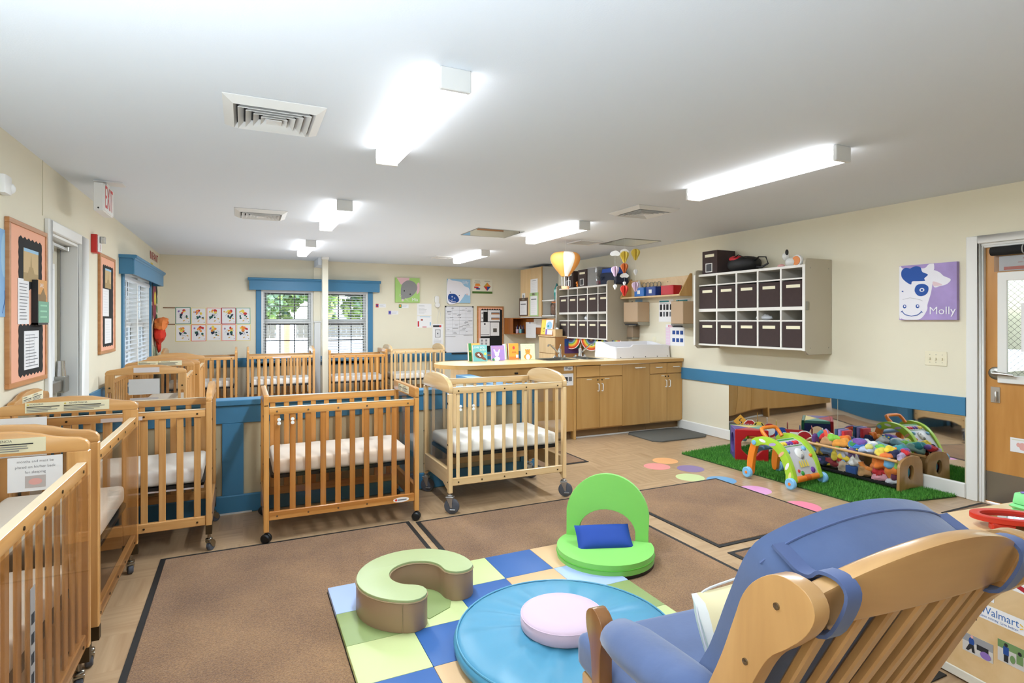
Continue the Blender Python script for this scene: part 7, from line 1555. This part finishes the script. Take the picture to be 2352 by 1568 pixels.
def tree(x, y, h, r, label, seed, name='leafy_tree'):
    rr = random.Random(seed); t = thing(name, label, 'tree', (x, y, -.25), group=None)
    part('trunk', MB().tube([(0, 0, 0), (.1, 0, h*.3), (-.1, .1, h*.6)], [.16, .12, .07], 8), BARK, t)
    for k in range(3): a = 2*PI*k/3+seed; part('branch', MB().tube([(.05, 0, h*.25+.2*k), (.7*math.cos(a), .5*math.sin(a), h*.5), (1.3*math.cos(a), 1*math.sin(a), h*.75)], [.08, .05, .02], 6), BARK, t)
    vs = []; fs = []; mm = []
    cl = [(rr.gauss(0, r*.55), rr.gauss(0, r*.35), h*(.10+.85*rr.random()), r*(.25+.3*rr.random()), rr.randrange(5)) for _ in range(34)]
    for i in range(9000):
        cx, cy, cz, cr, cm = cl[i % 34]; p = Vector((rr.gauss(0, 1), rr.gauss(0, 1), rr.gauss(0, 1))).normalized()*cr*(.6+.5*rr.random())
        p += Vector((cx, cy, cz)); a = Vector((rr.random()-.5, rr.random()-.5, rr.random()-.5)).normalized()*.42; b = a.cross(Vector((rr.random()-.5, rr.random()-.5, rr.random()-.5))).normalized()*.30
        n0 = len(vs); vs += [p-a, p+b, p+a, p-b]; fs.append((n0, n0+1, n0+2, n0+3)); mm.append(cm if rr.random() < .7 else rr.randrange(5))
    mb = MB(); mb.add(vs, fs); mb.m = mm; o = part('foliage', mb, LEAFS, t, smooth=0); o['kind'] = 'stuff'
tree(-7, 74, 13, 4.4, 'leafy green tree beyond the fence, left of the others', 1)
tree(3, 75, 13, 4.6, 'leafy green tree beyond the fence seen through the left half of the back window', 2)
tree(14, 74, 13, 4.5, 'leafy green tree with pale branches seen through the right half of the back window', 3)
tree(25, 75, 13, 4.6, 'leafy green tree beyond the fence, right of the others', 4)
t = thing('mailbox', 'white box on a tan post on the pavement outside the back window', 'mailbox', (1.10, 17.2, -.25))
part('box_body', MB().box(-.25, .25, -.2, .2, 1.08, 1.62), mat('box_white', 'e6e6ea', .6), t, bevel=.03, seg=2); part('lid', MB().box(-.27, .27, -.22, .22, 1.62, 1.69), mat('box_white'), t, bevel=.02)
part('post', MB().box(-.07, .08, -.30, -.205, 0, 1.6), wood('post_tan', 'a98a66', '957651', 2), t)
t = thing('low_shrub', 'low dry shrub on the ground below the left half of the back window', 'shrub', (.75, 12.2, -.25))
rr = random.Random(8); vs = []; fs = []
for i in range(1500):
    p = Vector((rr.gauss(0, .35), rr.gauss(0, .2), abs(rr.gauss(.35, .16)))); a = Vector((rr.random()-.5, rr.random()-.5, rr.random()-.5)).normalized()*.035; b = a.cross(Vector((rr.random()-.5, rr.random()-.5, .3))).normalized()*.02
    n0 = len(vs); vs += [p-a, p+b, p+a, p-b]; fs.append((n0, n0+1, n0+2, n0+3))
mb = MB(); mb.add(vs, fs); o = part('foliage', mb, mat('shrub_olive', '84804e', .9), t, smooth=0); o['kind'] = 'stuff'
part('stem', MB().cyl((0, 0, 0), (0, 0, .3), .03, n=6), BARK, t)
